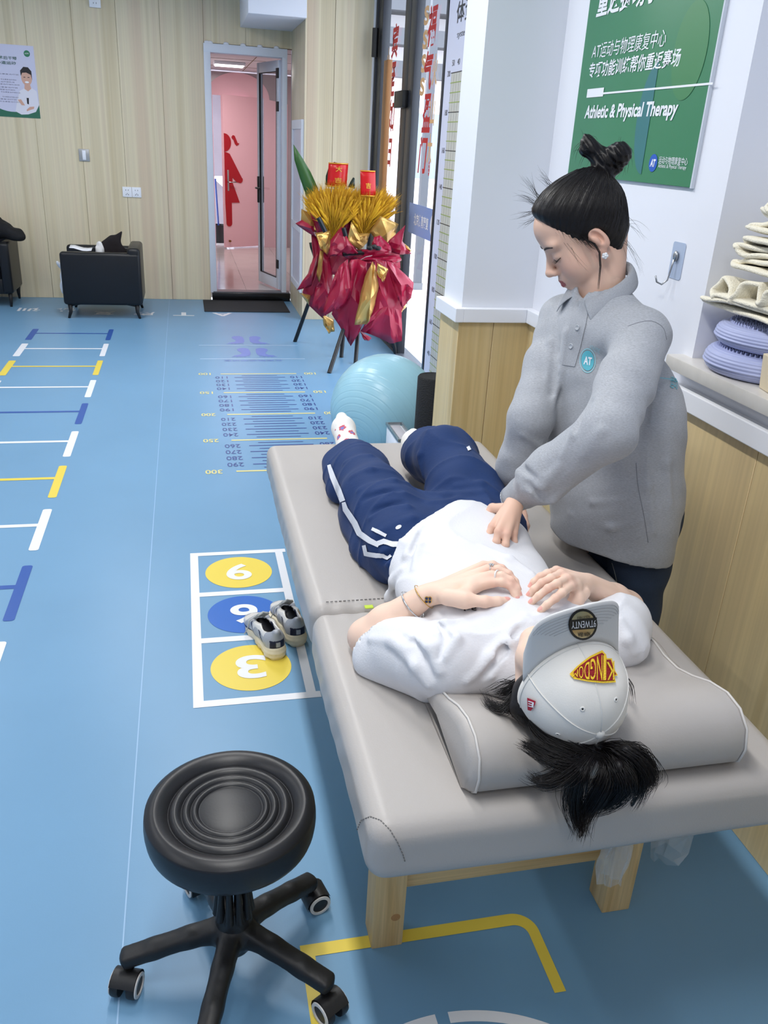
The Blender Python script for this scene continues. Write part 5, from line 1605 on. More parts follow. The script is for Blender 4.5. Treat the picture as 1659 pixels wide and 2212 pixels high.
# ---- arms and hands (fine), torso and legs under the clothes (coarse)
def hand_L(F):
    W = LWR
    K = [GZ(1064, 1138, .832), GZ(1077, 1149, .836), GZ(1094, 1155, .832), GZ(1109, 1150, .824)]
    for i, kk in enumerate(K):
        F.cone(lerp(W, kk, .1), kk, .017, .0105, k=.009)
    tips = [[GZ(1054, 1158, .815), GZ(1062, 1172, .79)], [GZ(1072, 1170, .818), GZ(1078, 1186, .79)], [GZ(1092, 1176, .815), GZ(1096, 1190, .785)], [GZ(1110, 1170, .805), GZ(1112, 1184, .78)]]
    for kk, t in zip(K, tips): finger(F, [kk] + t, .0094, .0072, .002)
    finger(F, [GZ(1096, 1098, .846), GZ(1064, 1098, .832), GZ(1052, 1112, .818), GZ(1045, 1130, .803)], .0135, .0078)
    return K + [GZ(1052, 1112, .818)], []
def hand_R(F):
    W = RWR
    K = [GZ(1085, 1110, .775), GZ(1100, 1125, .772), GZ(1114, 1125, .770), GZ(1130, 1115, .768)]
    for kk in K: F.cone(W, kk, .017, .012, k=.014)
    finger(F, [K[3], GZ(1136, 1136, .76), GZ(1132, 1155, .742), GZ(1121, 1166, .728)], .0105, .0075)
    finger(F, [K[2], GZ(1118, 1150, .755), GZ(1112, 1168, .735)], .010, .0075)
    finger(F, [K[1], GZ(1100, 1150, .755), GZ(1096, 1170, .735)], .010, .0075)
    finger(F, [K[0], GZ(1080, 1140, .755), GZ(1078, 1160, .74)], .010, .0075)
    finger(F, [lerp(W, K[0], .3), GZ(1070, 1095, .775), GZ(1062, 1112, .765)], .012, .008)
    return K, []
_pp = np.array([LWR, RWR, GZ(1040, 1190, .72), GZ(1115, 1195, .80), GZ(1060, 1195, .80), lerp(LWR, LEL, .5), lerp(RWR, REL, .4)]); lo = _pp.min(0) - .06; hi = _pp.max(0) + .06
ar = Field(lo, hi, .0023)
ar.cone(lerp(LWR, LEL, .5), LWR, .033, .0245, k=.01); ar.cone(lerp(RWR, REL, .4), RWR, .033, .0245, k=.01)
pkL, _ = hand_L(ar)
pkR, _ = hand_R(ar)
av, aq = nm(ar, 1)
bo = Field((.70, 1.5, .0), (1.32, 2.35, 1.40), .009)
pel = np.array([1.108, 1.845, .86])
bo.cone(NB, NB - ZA * .12, .048, .05, k=.03)
bo.cone(LSH - ZA * .02, RSH - ZA * .02, .036, .036, k=.04)
bo.chain([lerp(NB, pel, .42), lerp(NB, pel, .6), pel], [.10, .10, .11], k=.05, flat=tF, fs=.65)
bo.chain([LSH - ZA * .02, LEL, lerp(LEL, LWR, .95)], [.036, .032, .025], k=.02); bo.chain([RSH - ZA * .02, REL, lerp(REL, RWR, .95)], [.036, .032, .025], k=.02)
FL, FR_ = np.array([1.128, 1.755, .07]), np.array([1.150, 1.935, .07])
for s, ft in ((-1, FL), (1, FR_)):
    hp = pel + tR * s * .072 - ZA * .04
    bo.chain([hp, lerp(hp, ft, .48) + tF * .012, ft], [.078, .052, .035], k=.03)
bv, bq = nm(bo, 1)
plain = lambda v: np.tile(SKIN, (len(v), 1))
merge('body', [(hv, hq, headcol), (av, aq, skincol([(p, .012) for p in pkL + pkR], [])), (bv, bq, plain)], M_skin, th)
# ---- trainers
for ft in (FL, FR_):
    f = Field(ft - np.array([.20, .09, .075]), ft + np.array([.10, .09, .08]), .005)
    f.cone(ft + np.array([.03, 0, -.02]), ft + tF * .14 + np.array([0, 0, -.04]), .042, .032, k=.02).cone(ft + np.array([.03, 0, -.02]), ft + ZA * .03, .042, .045, k=.02)
    f.half((0, 0, .002), (0, 0, -1))
    f.mesh('shoe', mat('white_trainer', (220, 220, 222), .5), th, 1)
# ---- jeans
M_jean = mat('dark_denim', (44, 58, 80), .85, var=.22, vscale=9, bump=.25, bscale=500)
je = Field((.96, 1.5, .04), (1.345, 2.12, .98), .0055)
je.cone(pel, pel - ZA * .08, .130, .130, k=.03, flat=tF, fs=.75)
for s, ft in ((-1, FL), (1, FR_)):
    hp = pel + tR * s * .072 - ZA * .06
    je.chain([hp, lerp(hp, ft, .5), ft + ZA * .02], [.086, .072, .066], k=.03)
je.half((0, 0, .96), (0, 0, 1)); je.half((0, 0, .06), (0, 0, -1))
je.half((1.042, 0, 0), (-1, 0, 0), .006)
je.disp(lambda X, Y, Z: .0035 * np.sin(48 * Z + 14 * Y + 2 * np.sin(20 * Y)) * np.clip((.6 - np.abs(Z - .5)) / .3, 0, 1))
je.mesh('jeans', M_jean, th, 1)
jS = fsurf(je)
tube_px(jS, [(1322, 1216), (1330, 1245), (1336, 1285)], .0012, mat('denim_thread', (130, 132, 130), .8), th, 'jeans_seam', .0)
# ---- polo shirt
M_polo = mat('heather_grey_jersey', (166, 169, 175), .92, var=.15, vscale=320, bump=.10, bscale=420, sheen=.2, stretch=(.5, .5, 2.6))
M_polod = mat('grey_rib', (162, 165, 171), .92, var=.10, vscale=380, bump=.10, bscale=300)
sh = Field((.66, 1.48, .62), (1.345, 2.36, 1.37), .0048)
chest = (LSH + RSH) / 2 - ZA * .10
mid = np.array([1.055, 1.870, 1.00]); hem = np.array([1.072, 1.846, .735])
sh.ell(chest + ZA * .01 - tF * .005, (.168, .112, .135), np.array([tR, tF, ZA]), k=.03)
sh.cone(LSH + tF * .03 - tR * -.04, RSH + tF * .03 - tR * .04, .062, .060, k=.04)
sh.cone(NB - ZA * .050 + tF * .02, chest + tF * .03, .066, .08, k=.04)
sh.cone(chest - ZA * .09, mid, .168, .172, k=.05, flat=tF, fs=.70)
sh.cone(mid, hem + ZA * .06, .172, .178, k=.05, flat=tF, fs=.76)
sh.cone(hem + ZA * .06, hem - ZA * .10, .178, .182, k=.05, flat=tF, fs=.80)
sh.cone(NB - ZA * .055, chest, .062, .09, k=.04, flat=tF, fs=.9)
sh.cone(LSH, NB - ZA * .050, .056, .056, k=.035); sh.cone(RSH, NB - ZA * .050, .054, .056, k=.035)
cuffL = lerp(LWR, LEL, .10); cuffR = lerp(RWR, REL, .10)
LM_ = lerp(LEL, cuffL, .72); RM_ = lerp(REL, cuffR, .72)
sh.chain([LSH, lerp(LSH, LEL, .5), LEL, LM_], [.064, .064, .060, .056], k=.022)
sh.chain([RSH, lerp(RSH, REL, .5), REL, RM_], [.062, .060, .054, .050], k=.022)
# rucked sleeve ends above the cuffs
for a, b, r in ((LEL, LWR, 1.0), (REL, RWR, .92)):
    for t, rr, off in ((.58, .060, .008), (.68, .059, -.006), (.76, .052, .006)):
        c = lerp(a, b, t) + np.array([0, 0, off]); sh.ell(c, np.array([rr, rr, rr * .9]) * r, k=.012)
sh.cone(lerp(LEL, cuffL, .85), lerp(LEL, LWR, .93), .043, .037, k=.01); sh.cone(lerp(REL, cuffR, .85), lerp(REL, RWR, .93), .043, .037, k=.01)
# cut: neck opening, hem
sh.cone(NB + ZA * .07 + tF * .0, NB + ZA * .002 + tF * .018, .060, .054, k=.006, op='s')
sh.cone(NB + ZA * .05 + tF * .045, NB - ZA * .060 + tF * .095, .034, .005, k=.006, op='s')
sh.half(hem + np.array([0, 0, -.050]), np.array([-.10, -.02, -1]), .003)
sh.half((1.348, 0, 0), (1, 0, 0), .01)
def torsow(X, Y, Z):
    u = (X - 1.05) * tR[0] + (Y - 1.87) * tR[1]
    d = .0045 * np.sin(26 * u + 7 * Z + 1.5 * np.sin(9 * Z)) * np.clip((1.12 - Z) / .3, 0, 1)
    d = d + .0014 * np.sin(50 * (X + .5 * Y) + 34 * Z + 2 * np.sin(11 * X + 13 * Z)) + .0005 * np.sin(95 * Z + 60 * Y)
    return d
sh.disp(torsow)
S0 = fsurf(sh)
pfold(sh, S0, [
    ([(1395, 700), (1340, 760), (1300, 830)], .012, .006), ([(1405, 760), (1350, 850), (1300, 930), (1260, 985)], .011, .005),
    ([(1440, 780), (1420, 850), (1385, 920)], .010, .004), ([(1195, 660), (1190, 740), (1182, 820)], .010, .004),
    ([(1215, 650), (1222, 720), (1212, 800), (1195, 880)], .010, .004), ([(1290, 850), (1240, 935), (1215, 985)], .009, .004),
    ([(1215, 1060), (1280, 1085), (1350, 1080)], .009, .005), ([(1230, 1110), (1320, 1140), (1400, 1120)], .008, .004),
    ([(1392, 960), (1400, 1050), (1412, 1150)], .007, .003), ([(1445, 900), (1440, 1000), (1450, 1090)], .010, .005),
    ([(1130, 940), (1165, 960), (1180, 990)], .010, .004), ([(1110, 985), (1140, 1000), (1170, 1030)], .010, .004),
    ([(1090, 1030), (1120, 1020), (1150, 1035)], .011, .004), ([(1130, 1060), (1170, 1050), (1210, 1005)], .011, .004),
    ([(1150, 1075), (1195, 1080), (1230, 1050)], .010, .004), ([(1120, 1040), (1150, 1060), (1180, 1085)], .009, .004)], k=.012)
pfold(sh, S0, [([(1310, 800), (1275, 870), (1245, 930)], .008, -.004), ([(1205, 680), (1203, 760), (1190, 850)], .007, -.004), ([(1140, 1045), (1165, 1065), (1180, 1080)], .007, -.004),
    ([(1100, 1012), (1130, 1012), (1155, 1030)], .007, -.004), ([(1425, 800), (1400, 880), (1385, 950)], .008, -.004)], k=.012, op='s')
shirt = sh.mesh('polo_shirt', M_polo, th, 1)
S = fsurf(sh)
# ribbed cuffs
for a, b, r in ((lerp(LEL, LWR, .90), lerp(LEL, LWR, 1.075), .0365), (lerp(REL, RWR, .90), lerp(REL, RWR, 1.04), .0355)):
    d = (b - a); d = d / np.linalg.norm(d); Lc = np.linalg.norm(b - a)
    MB().lathe([(r + .004, -.006), (r + .003, Lc * .3), (r - .001, Lc * .7), (r - .002, Lc), (r - .006, Lc), (r - .004, 0)], a, d, 28).build('cuff', M_polod, th, smooth=True)
# collar
col = []
zc = NB + tF * .012 + np.array([0, 0, .0])
for i in range(33):
    t = -math.pi + 2 * math.pi * (.045 + .91 * i / 32)      # front opening at +-pi
    fw = -math.cos(t); rt_ = -math.sin(t)                 # fw = +1 at the front
    front = max(0.0, fw) ** 2
    ri = .060 + .002 * front
    ro = .084 + .006 * front
    dirv = tF * fw + tR * rt_
    nearend = abs(i - 16) / 16
    tipd = max(0, nearend - .62) / .38
    zi = .054 - .076 * (fw * .5 + .5) - .010 * tipd
    zo = zi - .036 - .038 * tipd
    p0 = zc + dirv * ri + ZA * (zi - .018)
    p1 = zc + dirv * (ri + .003) + ZA * zi
    p2 = zc + dirv * (ri + .010) + ZA * (zi + .001)
    tipv = tF * .020 * tipd + tR * rt_ * .030 * tipd * (1 if abs(rt_) > 0 else 0)
    sg = 1 if rt_ >= 0 else -1
    tipv = tF * .012 * tipd + tR * sg * .012 * tipd
    tw = tipd ** .8
    p4 = lerp(zc + dirv * (ro + .004) + ZA * (zi - .036), zc + tF * .074 + tR * sg * .066 + ZA * -.078, tw)
    p3 = lerp(zc + dirv * ((ri + ro) / 2 + .008) + ZA * (zi - .014), (p2 + p4) / 2 + tF * .008 + ZA * .004, tw)
    col.append([p0, p1, p2, p3, p4])
co_ = MB().grid(col).build('collar', M_polod, th, smooth=True)
sm = co_.modifiers.new('thickness', 'SOLIDIFY'); sm.thickness = .0035; sm.offset = 0
ss = co_.modifiers.new('round', 'SUBSURF'); ss.levels = 1; ss.render_levels = 1
# placket, buttons, seams, chest badge
M_stitch = mat('grey_stitch', (128, 131, 138), .9)
ribbon_px(S, [(1240, 650), (1232, 700), (1222, 750), (1214, 788)], [(1275, 652), (1266, 702), (1254, 752), (1242, 792)], M_polod, th, 'placket', .0022)
for bx_, by_ in ((1249, 708), (1235, 748)):
    h, n = S.hit(bx_, by_)
    b = MB().lathe([(0, .0035), (.0045, .0035), (.0056, .0048), (.0066, .0040), (.0066, .001)], h + n * .001, n, 18).build('button', mat('clear_button', (176, 180, 186), .2), th, smooth=True)
tube_px(S, [(1356, 705), (1382, 696), (1409, 694), (1432, 708), (1440, 734)], .0006, M_stitch, th, 'shoulder_seam', .0004)
tube_px(S, [(1374, 1000), (1376, 1030), (1380, 1060), (1392, 1120), (1400, 1172)], .0007, M_stitch, th, 'side_seam', .0004)
M_teal = mat('teal_print', (92, 178, 194), .8); M_tealt = mat('pale_teal_print', (150, 196, 206), .8)
disc_px(S, 1270, 779, 14, 22, M_teal, th, 'chest_badge', .0016)
ring_px(S, 1270, 779, 17.5, 27, .10, M_tealt, th, 'chest_badge_ring', .0016)
text_px(S, 'AT', [(1261, 787), (1278, 790), (1280, 772), (1263, 769)], M_pw, th, 'chest_lettering', .03, .0024)
text_px(S, 'ATHLETIC', [(1274, 752), (1296, 764), (1298, 754), (1276, 744)], M_tealt, th, 'chest_lettering', .0, .002)
text_px(S, '运动', [(1446, 838), (1462, 842), (1463, 818), (1447, 812)], M_teal, th, 'back_lettering', .0, .002)
# ---- hair
BUN = AD(1304, 380, 2.225)
axb_ = (BUN - HL(0, 0, .01)); axb_ /= np.linalg.norm(axb_)
e1_ = np.cross(axb_, HQ[0]); e1_ /= np.linalg.norm(e1_); e2_ = np.cross(axb_, e1_)
def ridges(X, Y, Z):
    px_, py_, pz_ = X - hC[0], Y - hC[1], Z - hC[2]
    a = px_ * e1_[0] + py_ * e1_[1] + pz_ * e1_[2]; b = px_ * e2_[0] + py_ * e2_[1] + pz_ * e2_[2]
    ph = np.arctan2(a, b)
    return .0006 * np.sin(ph * 46 + 2 * np.sin(ph * 7)) + .0005 * np.sin(ph * 110 + 3 * np.sin(ph * 11))
hx_ = Field(hC - np.array([.17, .17, .16]), hC + np.array([.20, .17, .22]), .0027)
hx_.ell(HL(0, -.012, .037), np.array((.082, .099, .094)) * HS, HQ, k=.02)
hx_.ell(HL(0, .034, .076), np.array((.064, .060, .046)) * HS, HQ, k=.03)
hx_.ell(HL(0, -.046, -.030), np.array((.058, .040, .066)) * HS, HQ, k=.03)
hx_.disp(lambda X, Y, Z: ridges(X, Y, Z))
# hairline planes (in head axes): forehead to sideburn, and behind the ear to the nape
def lplane(p, n):
    hx_.half(HL(*p), HQ.T @ np.array(n, float), .018)
lplane((0, .080, .086), (0, .935, -.354))
lplane((0, -.05, -.092), (0, .35, -1.0))
hx_.cone(HL(-.09, -.082, -.090), HL(.09, -.082, -.090), .040, .040, k=.02, op='s')
for x in (-1, 1):
    hx_.ell(HL(x * .084, -.008, -.022), (.024, .024, .036), HQ, k=.008, op='s')
    hx_.ell(HL(x * .080, .020, -.050), (.030, .026, .030), HQ, k=.008, op='s')
# bun: neck of the tail and two loops
bf = hf0; bw = BUN + hu * .030 - hf * .004
bup = ZA * .9 - hf * .25; bup /= np.linalg.norm(bup)
bl = np.cross(bup, hR)
pL, pR = GZ, None
bunA = AD(1272, 318, 2.225); bunB = AD(1337, 335, 2.225); bunM = AD(1302, 345, 2.225); bunBase = AD(1304, 372, 2.225)
hx_.cone(bunBase, bunM, .020, .018, k=.012); hx_.cone(HL(0, -.055, .085), bunBase, .034, .021, k=.02)
hx_.cone(bunM, bunA, .021, .020, k=.012); hx_.cone(bunA, bunA + (bunA - bunM) * .25 + ZA * .012, .020, .010, k=.012)
hx_.cone(bunM, bunB, .020, .027, k=.012); hx_.cone(bunB, bunB - ZA * .03, .026, .012, k=.012)
hx_.disp(lambda X, Y, Z: np.where(Z > 1.585, .0010 * np.sin(420 * X + 260 * Z) + .0010 * np.sin(380 * Y - 300 * Z), 0))
hair = hx_.mesh('hair', M_hair, th, 1)
xS = fsurf(hx_)
rs = np.random.RandomState(5)
# strands lying along the head towards the bun
cur = []
for i in range(900):
    ph = rs.uniform(-math.pi, math.pi)
    dirp = e2_ * math.cos(ph) + e1_ * math.sin(ph)
    pts = []
    a0_ = rs.uniform(.15, .55); a1_ = a0_ + rs.uniform(.5, 1.0)
    for t in np.linspace(a0_, a1_, 6):
        d = axb_ * math.cos(t * 1.25) + dirp * math.sin(t * 1.25)
        loc, n, ii, dist = xS.t.ray_cast(Vector(hC + HQ[2] * .03 + d * .3), Vector(-d))
        if loc is None: break
        pts.append(np.array(loc) + d * .0006)
    if len(pts) == 6 and max(np.linalg.norm(pts[q + 1] - pts[q]) for q in range(5)) < .032: cur.append(pts)
fly = []
def wisp(px0, px1, dist, bend, n, spread, seed):
    r2 = np.random.RandomState(seed)
    for _ in range(n):
        a = AD(px0[0] + r2.normal(0, spread * .5), px0[1] + r2.normal(0, spread * .5), dist + r2.normal(0, .012))
        b = AD(px1[0] + r2.normal(0, spread), px1[1] + r2.normal(0, spread), dist + r2.normal(0, .02))
        c = (a + b) / 2 + np.array([0, 0, bend * r2.uniform(.3, 1.3)]) + r2.normal(0, .004, 3)
        fly.append([a * (1 - t) ** 2 + c * 2 * t * (1 - t) + b * t * t for t in np.linspace(0, 1, 7)])
D0 = np.linalg.norm(hC - np.array([0, 0, CAMH]))
wisp((1160, 445), (1118, 425), D0, .01, 16, 9, 1); wisp((1165, 430), (1135, 385), D0, .008, 16, 8, 2); wisp((1160, 455), (1116, 468), D0, -.005, 14, 8, 3)
wisp((1190, 405), (1165, 375), D0, .006, 14, 8, 4); wisp((1158, 470), (1128, 492), D0, -.004, 8, 6, 44); wisp((1225, 520), (1256, 575), D0 - .075, -.004, 5, 9, 5); wisp((1200, 505), (1240, 560), D0 - .07, -.004, 4, 8, 6)
wisp((1345, 520), (1385, 590), D0 - .02, .012, 8, 10, 7); wisp((1350, 480), (1400, 520), D0, .012, 6, 12, 8); wisp((1270, 310), (1262, 290), D0 + .15, .004, 8, 5, 9); wisp((1335, 315), (1345, 300), D0 + .15, .006, 8, 6, 10)
for _i in range(46):
    _t = _i / 45
    _a = (1150 + 118 * _t, 462 + 66 * _t ** .8); wisp((_a[0], _a[1] - 12), (_a[0] + 16 + 10 * _t, _a[1] + 13), D0 - .02 - .065 * _t ** .5, -.001, 6, 4, 100 + _i)
wisp((1340, 365), (1332, 380), D0 + .14, .0, 10, 6, 11)
lock = []
for i in range(9):
    o = rs.normal(0, 1.2, 2)
    pp = [(1268, 519), (1285, 527), (1296, 545), (1298, 575), (1295, 605), (1293, 625)]
    lock.append([AD(x + o[0], y + o[1] * .5, D0 - .085) for x, y in pp])
strands('hair_strands', cur, .0006, M_hair, th); strands('flyaway_hairs', fly, .00034, M_hair, th, 3); strands('side_lock', lock, .0007, M_hair, th)
tag(bpy.data.objects['hair_strands'], kind='stuff'); tag(bpy.data.objects['flyaway_hairs'], kind='stuff'); tag(bpy.data.objects['side_lock'], kind='stuff')
bunf = []
for i in range(120):
    c0 = (bunA, bunB, bunB, bunM)[i % 4]; d0 = rs.normal(0, 1, 3); d0 /= np.linalg.norm(d0)
    p0 = c0 + d0 * .020; d1 = np.cross(d0, rs.normal(0, 1, 3)); d1 /= np.linalg.norm(d1)
    bunf.append([p0, p0 + d1 * .012 + d0 * .004, p0 + d1 * .022 + d0 * .005 - ZA * .004, p0 + d1 * .030 + d0 * .004 - ZA * .012])
tag(strands('bun_wisps', bunf, .0005, M_hair, th, 3), kind='stuff')
tie = MB()
for k in range(4):
    a = bunM + (ZA * (.012 - .010 * k)) 
    tie.tube([a + (HQ[0] * math.cos(t) + hf0 * math.sin(t)) * .0185 + ZA * .004 * math.sin(3 * t) for t in np.linspace(0, 2 * math.pi, 16, endpoint=False)], .0024, 6, closed=True)
tie.build('hair_tie', mat('black_coil', (18, 18, 20), .15), th, smooth=True)
# brows, lashes
for x in (-1, 1):
    P = []
    for t in np.linspace(0, 1, 9):
        l = (x * (.016 + .040 * t), .10, .019 + .007 * math.sin(t * 2.2) - .003 * t)
        o_ = HL(l[0], .14 - .05 * t, l[2]); d = HL(l[0] * .75, .03, l[2]) - o_; d /= np.linalg.norm(d)
        loc, n, i, dd = hS.t.ray_cast(Vector(o_), Vector(d))
        if loc is not None: P.append(np.array(loc) - d * .0004)
    if len(P) > 3: MB().tube(P, [.0012 + .0016 * math.sin(math.pi * min(.9, (i + 1) / len(P))) for i in range(len(P))], 6).build('eyebrow', M_brow, th, smooth=True)
    P = []
    for t in np.linspace(0, 1, 9):
        o_ = HL(x * (.018 + .031 * t), .14, -.0105 - .004 * math.sin(math.pi * t) + .002 * t); d = -HQ[1]
        loc, n, i, dd = hS.t.ray_cast(Vector(o_), Vector(d))
        if loc is not None: P.append(np.array(loc) + HQ[1] * .0006)
    if len(P) > 3:
        MB().tube(P, .0011, 6).build('lash_line', M_brow, th, smooth=True)
        strands('lashes', [[p, p + HQ[1] * .005 - HQ[2] * .003 + HQ[0] * x * .001, p + HQ[1] * .008 - HQ[2] * .003 + HQ[0] * x * .002] for p in [lerp(P[int(i)], P[min(int(i) + 1, len(P) - 1)], i % 1) for i in np.linspace(0, len(P) - 1.01, 18)]], .0003, M_brow, th, 3)
for o in [o for o in bpy.data.objects if o.name.startswith('lashes')]: tag(o, kind='stuff')
# earring
er = HL(-.079, -.002, -.052)
b = MB()
for k in range(5):
    a = 2 * math.pi * k / 5
    b.ball(er + (HQ[1] * math.cos(a) + HQ[2] * math.sin(a)) * .0042, .0042, 10)
b.ball(er - HQ[0] * .002, .0034, 10)
b.build('earring', mat('pearl', (236, 238, 240), .15, coat=.5), th, smooth=True)
# bracelets at the left cuff
d = (LWR - LEL); d /= np.linalg.norm(d)
MB().tube([lerp(LEL, LWR, 1.085) + v_ * .0315 for v_ in [np.cross(d, ZA) / np.linalg.norm(np.cross(d, ZA)) * math.cos(t) + np.cross(d, np.cross(d, ZA)) / np.linalg.norm(np.cross(d, ZA)) * math.sin(t) for t in np.linspace(0, 2 * math.pi, 24, endpoint=False)]], .0022, 6, closed=True).build('silver_bracelet', mat('silver', (210, 212, 214), .2, 1.0), th, smooth=True)

# ================================================================== patient lying on the bed
pt = thing('person', (.60, 1.75, .652), 'woman in white T-shirt and navy track pants lying on the bed under a cap', 'person')
BT = .6515
# ---- head, neck
hO = np.array([.583, 1.040, .828])
PM = np.array([[0.98630363, 0.06816445, 0.15019575], [-0.12422471, -0.2920507, 0.94830091], [0.10850519, -0.95397065, -0.27958296]])  # rows: right, forward, up of the cap
CS = .968
ph_f = np.array([-.06, .26, 1.0]); ph_f /= np.linalg.norm(ph_f)
PQ = basis(ph_f, PM[2])
pC = hO - PM[2] * .016 - PM[1] * .030
pn = Field(pC - np.array([.13, .14, .14]), np.array([.76, 1.34, .96]), .003)
PL = face(pn, pC, PQ, .90)
NKP = np.array([.605, 1.225, .752])
pn.cone(PL(0, -.03, -.04), NKP, .046, .052, k=.02)
# ---- left-of-picture and right-of-picture arms
shA, shB = GZ(968, 1432, .745), GZ(1330, 1375, .745)
elA, elB = GZ(792, 1376, .690), GZ(1352, 1312, .700)
wrA, wrB = GZ(918, 1287, .800), GZ(1270, 1262, .800)
aA = Field(np.minimum(np.minimum(elA, wrA), shA) - .07, np.maximum(GZ(1130, 1215, .86), shA) + .07, .0024)
aA.cone(shA, elA, .045, .038, k=.01)
aA.cone(elA, lerp(elA, wrA, .35), .036, .037, k=.012); aA.cone(lerp(elA, wrA, .35), wrA, .037, .0245, k=.012, flat=ZA, fs=.9)
KA = [GZ(1064, 1258, .846), GZ(1062, 1243, .854), GZ(1054, 1230, .852), GZ(1044, 1222, .842)]
for i, kk in enumerate(KA): aA.cone(lerp(wrA, kk, .08), kk, .0175, .0105, k=.008)
fA = [[KA[0], GZ(1084, 1258, .852), GZ(1102, 1265, .848), GZ(1112, 1282, .836), GZ(1118, 1298, .826)],
      [KA[1], GZ(1084, 1244, .860), GZ(1104, 1254, .856), GZ(1116, 1270, .844), GZ(1122, 1288, .829)],
      [KA[2], GZ(1076, 1230, .856), GZ(1098, 1240, .852), GZ(1112, 1256, .841), GZ(1120, 1274, .828)],
      [KA[3], GZ(1064, 1220, .846), GZ(1084, 1228, .840), GZ(1100, 1240, .830), GZ(1110, 1254, .822)]]
for f in fA: finger(aA, f, .0090, .0066)
thA = [GZ(965, 1290, .820), GZ(1006, 1296, .830), GZ(1048, 1300, .832), GZ(1075, 1300, .830), GZ(1096, 1298, .826)]
finger(aA, thA, .0140, .0082, .004)
aA.cone(lerp(wrA, KA[0], .15), thA[1], .018, .015, k=.012); aA.cone(lerp(thA[0], thA[1], .8), lerp(wrA, KA[0], .72), .013, .013, k=.012)
nailA = [(f[-1] + ZA * .0055, .0052) for f in fA[:3]] + [(thA[-1] + np.array([-.002, -.002, .0075]), .0062)]
aB = Field(np.minimum(np.minimum(GZ(1135, 1330, .80), elB), wrB) - .05, np.maximum(np.maximum(shB, elB), GZ(1210, 1225, .86)) + .07, .0024)
aB.cone(shB, elB, .045, .038, k=.01)
aB.cone(elB, lerp(elB, wrB, .35), .036, .036, k=.012); aB.cone(lerp(elB, wrB, .35), wrB, .036, .0245, k=.012, flat=ZA, fs=.9)
KB = [GZ(1232, 1266, .846), GZ(1225, 1250, .856), GZ(1212, 1240, .854), GZ(1202, 1233, .844)]
for kk in KB: aB.cone(lerp(wrB, kk, .08), kk, .0175, .0105, k=.008)
fB = [[KB[0], GZ(1214, 1281, .852), GZ(1200, 1292, .850), GZ(1182, 1306, .840), GZ(1167, 1319, .829)],
      [KB[1], GZ(1203, 1261, .862), GZ(1184, 1271, .860), GZ(1164, 1287, .846), GZ(1147, 1302, .831)],
      [KB[2], GZ(1190, 1249, .860), GZ(1170, 1259, .856), GZ(1154, 1273, .844), GZ(1142, 1287, .830)],
      [KB[3], GZ(1183, 1239, .850), GZ(1167, 1246, .846), GZ(1154, 1257, .836), GZ(1146, 1268, .826)]]
for f in fB: finger(aB, f, .0090, .0066)
thB = [GZ(1262, 1280, .815), GZ(1246, 1296, .812), GZ(1230, 1306, .806), GZ(1214, 1316, .802)]
finger(aB, thB, .0115, .0080, .004)
aB.cone(lerp(wrB, KB[0], .2), thB[1], .016, .012, k=.012); aB.cone(thB[1], lerp(wrB, KB[0], .75), .010, .011, k=.010)
nailB = [(f[-1] + np.array([-.002, -.001, .0055]), .0054) for f in fB]
# ---- trunk and legs under the clothes
hipA, hipB = np.array([.50, 1.76, .735]), np.array([.70, 1.80, .735])
knA, knB = GZ(806, 1075, .745), GZ(962, 985, .815)
anA, anB = GZ(757, 985, .690), GZ(897, 985, .690)
tk = Field((.30, 1.15, .62), (.98, 2.85, 1.0), .008)
tk.cone(NKP - ZA * .01, np.array([.605, 1.34, .725]), .046, .045, k=.03); tk.cone(shA - ZA * .015, shB - ZA * .015, .038, .038, k=.03)
tk.chain([np.array([.61, 1.34, .725]), np.array([.60, 1.58, .715]), np.array([.60, 1.72, .715])], [.12, .11, .12], k=.03, flat=ZA, fs=.42)
tk.chain([hipA, knA, anA], [.075, .052, .035], k=.03); tk.chain([hipB, knB, anB], [.075, .052, .035], k=.03)
tk.half((0, 0, BT + .004), (0, 0, -1))
SKN2 = np.array(lin(236, 204, 184)[:3])
mk = lambda pts: [(p, .013) for p in pts]
merge('body', [(*nm(pn), lambda v: np.tile(SKN2, (len(v), 1))), (*nm(aA), skincol(mk([f[2] for f in fA] + KA + [thA[2]]), nailA, SKN2)), (*nm(aB), skincol(mk([f[2] for f in fB] + KB), nailB, SKN2)), (*nm(tk), lambda v: np.tile(SKN2, (len(v), 1)))], M_skin, pt)

# ---- socks
M_sock = mat('white_sock', (236, 234, 230), .9, bump=.35, bscale=420, attr='Col')
cred, cblu, cwht = np.array(lin(206, 84, 98)[:3]), np.array(lin(120, 132, 196)[:3]), np.array(lin(236, 234, 230)[:3])
def sock(ank, heel, ball, toe, spots):
    f = Field(np.minimum(np.minimum(heel, ball), np.minimum(toe, ank)) - .06, np.maximum(np.maximum(heel, ball), np.maximum(toe, ank)) + .06, .0035)
    f.cone(ank, lerp(ank, heel, .5), .036, .036, k=.02); f.ell(heel, (.031, .034, .031), k=.02)
    f.cone(lerp(ank, heel, .4), ball, .034, .036, k=.025); f.cone(heel, ball, .030, .032, k=.02); f.cone(ball, toe, .035, .020, k=.02)
    f.half((0, 0, BT + .001), (0, 0, -1))
    v, q = nm(f); Sf = Surf(v, q)
    C = [(Sf.hit(x, y)[0], r) for x, y, r in spots]
    def cf(vv):
        c = np.tile(cwht, (len(vv), 1))
        for p, r in C:
            d = np.sqrt(((vv - p) ** 2).sum(1)); a = np.arctan2(vv[:, 2] - p[2], vv[:, 0] - p[0])
            rr = r * (1 + .18 * np.sin(3 * a + r * 900))
            c[d < rr] = cred; c[d < rr * .52] = cblu
        return c
    merge('sock', [(v, q, cf)], M_sock, pt)
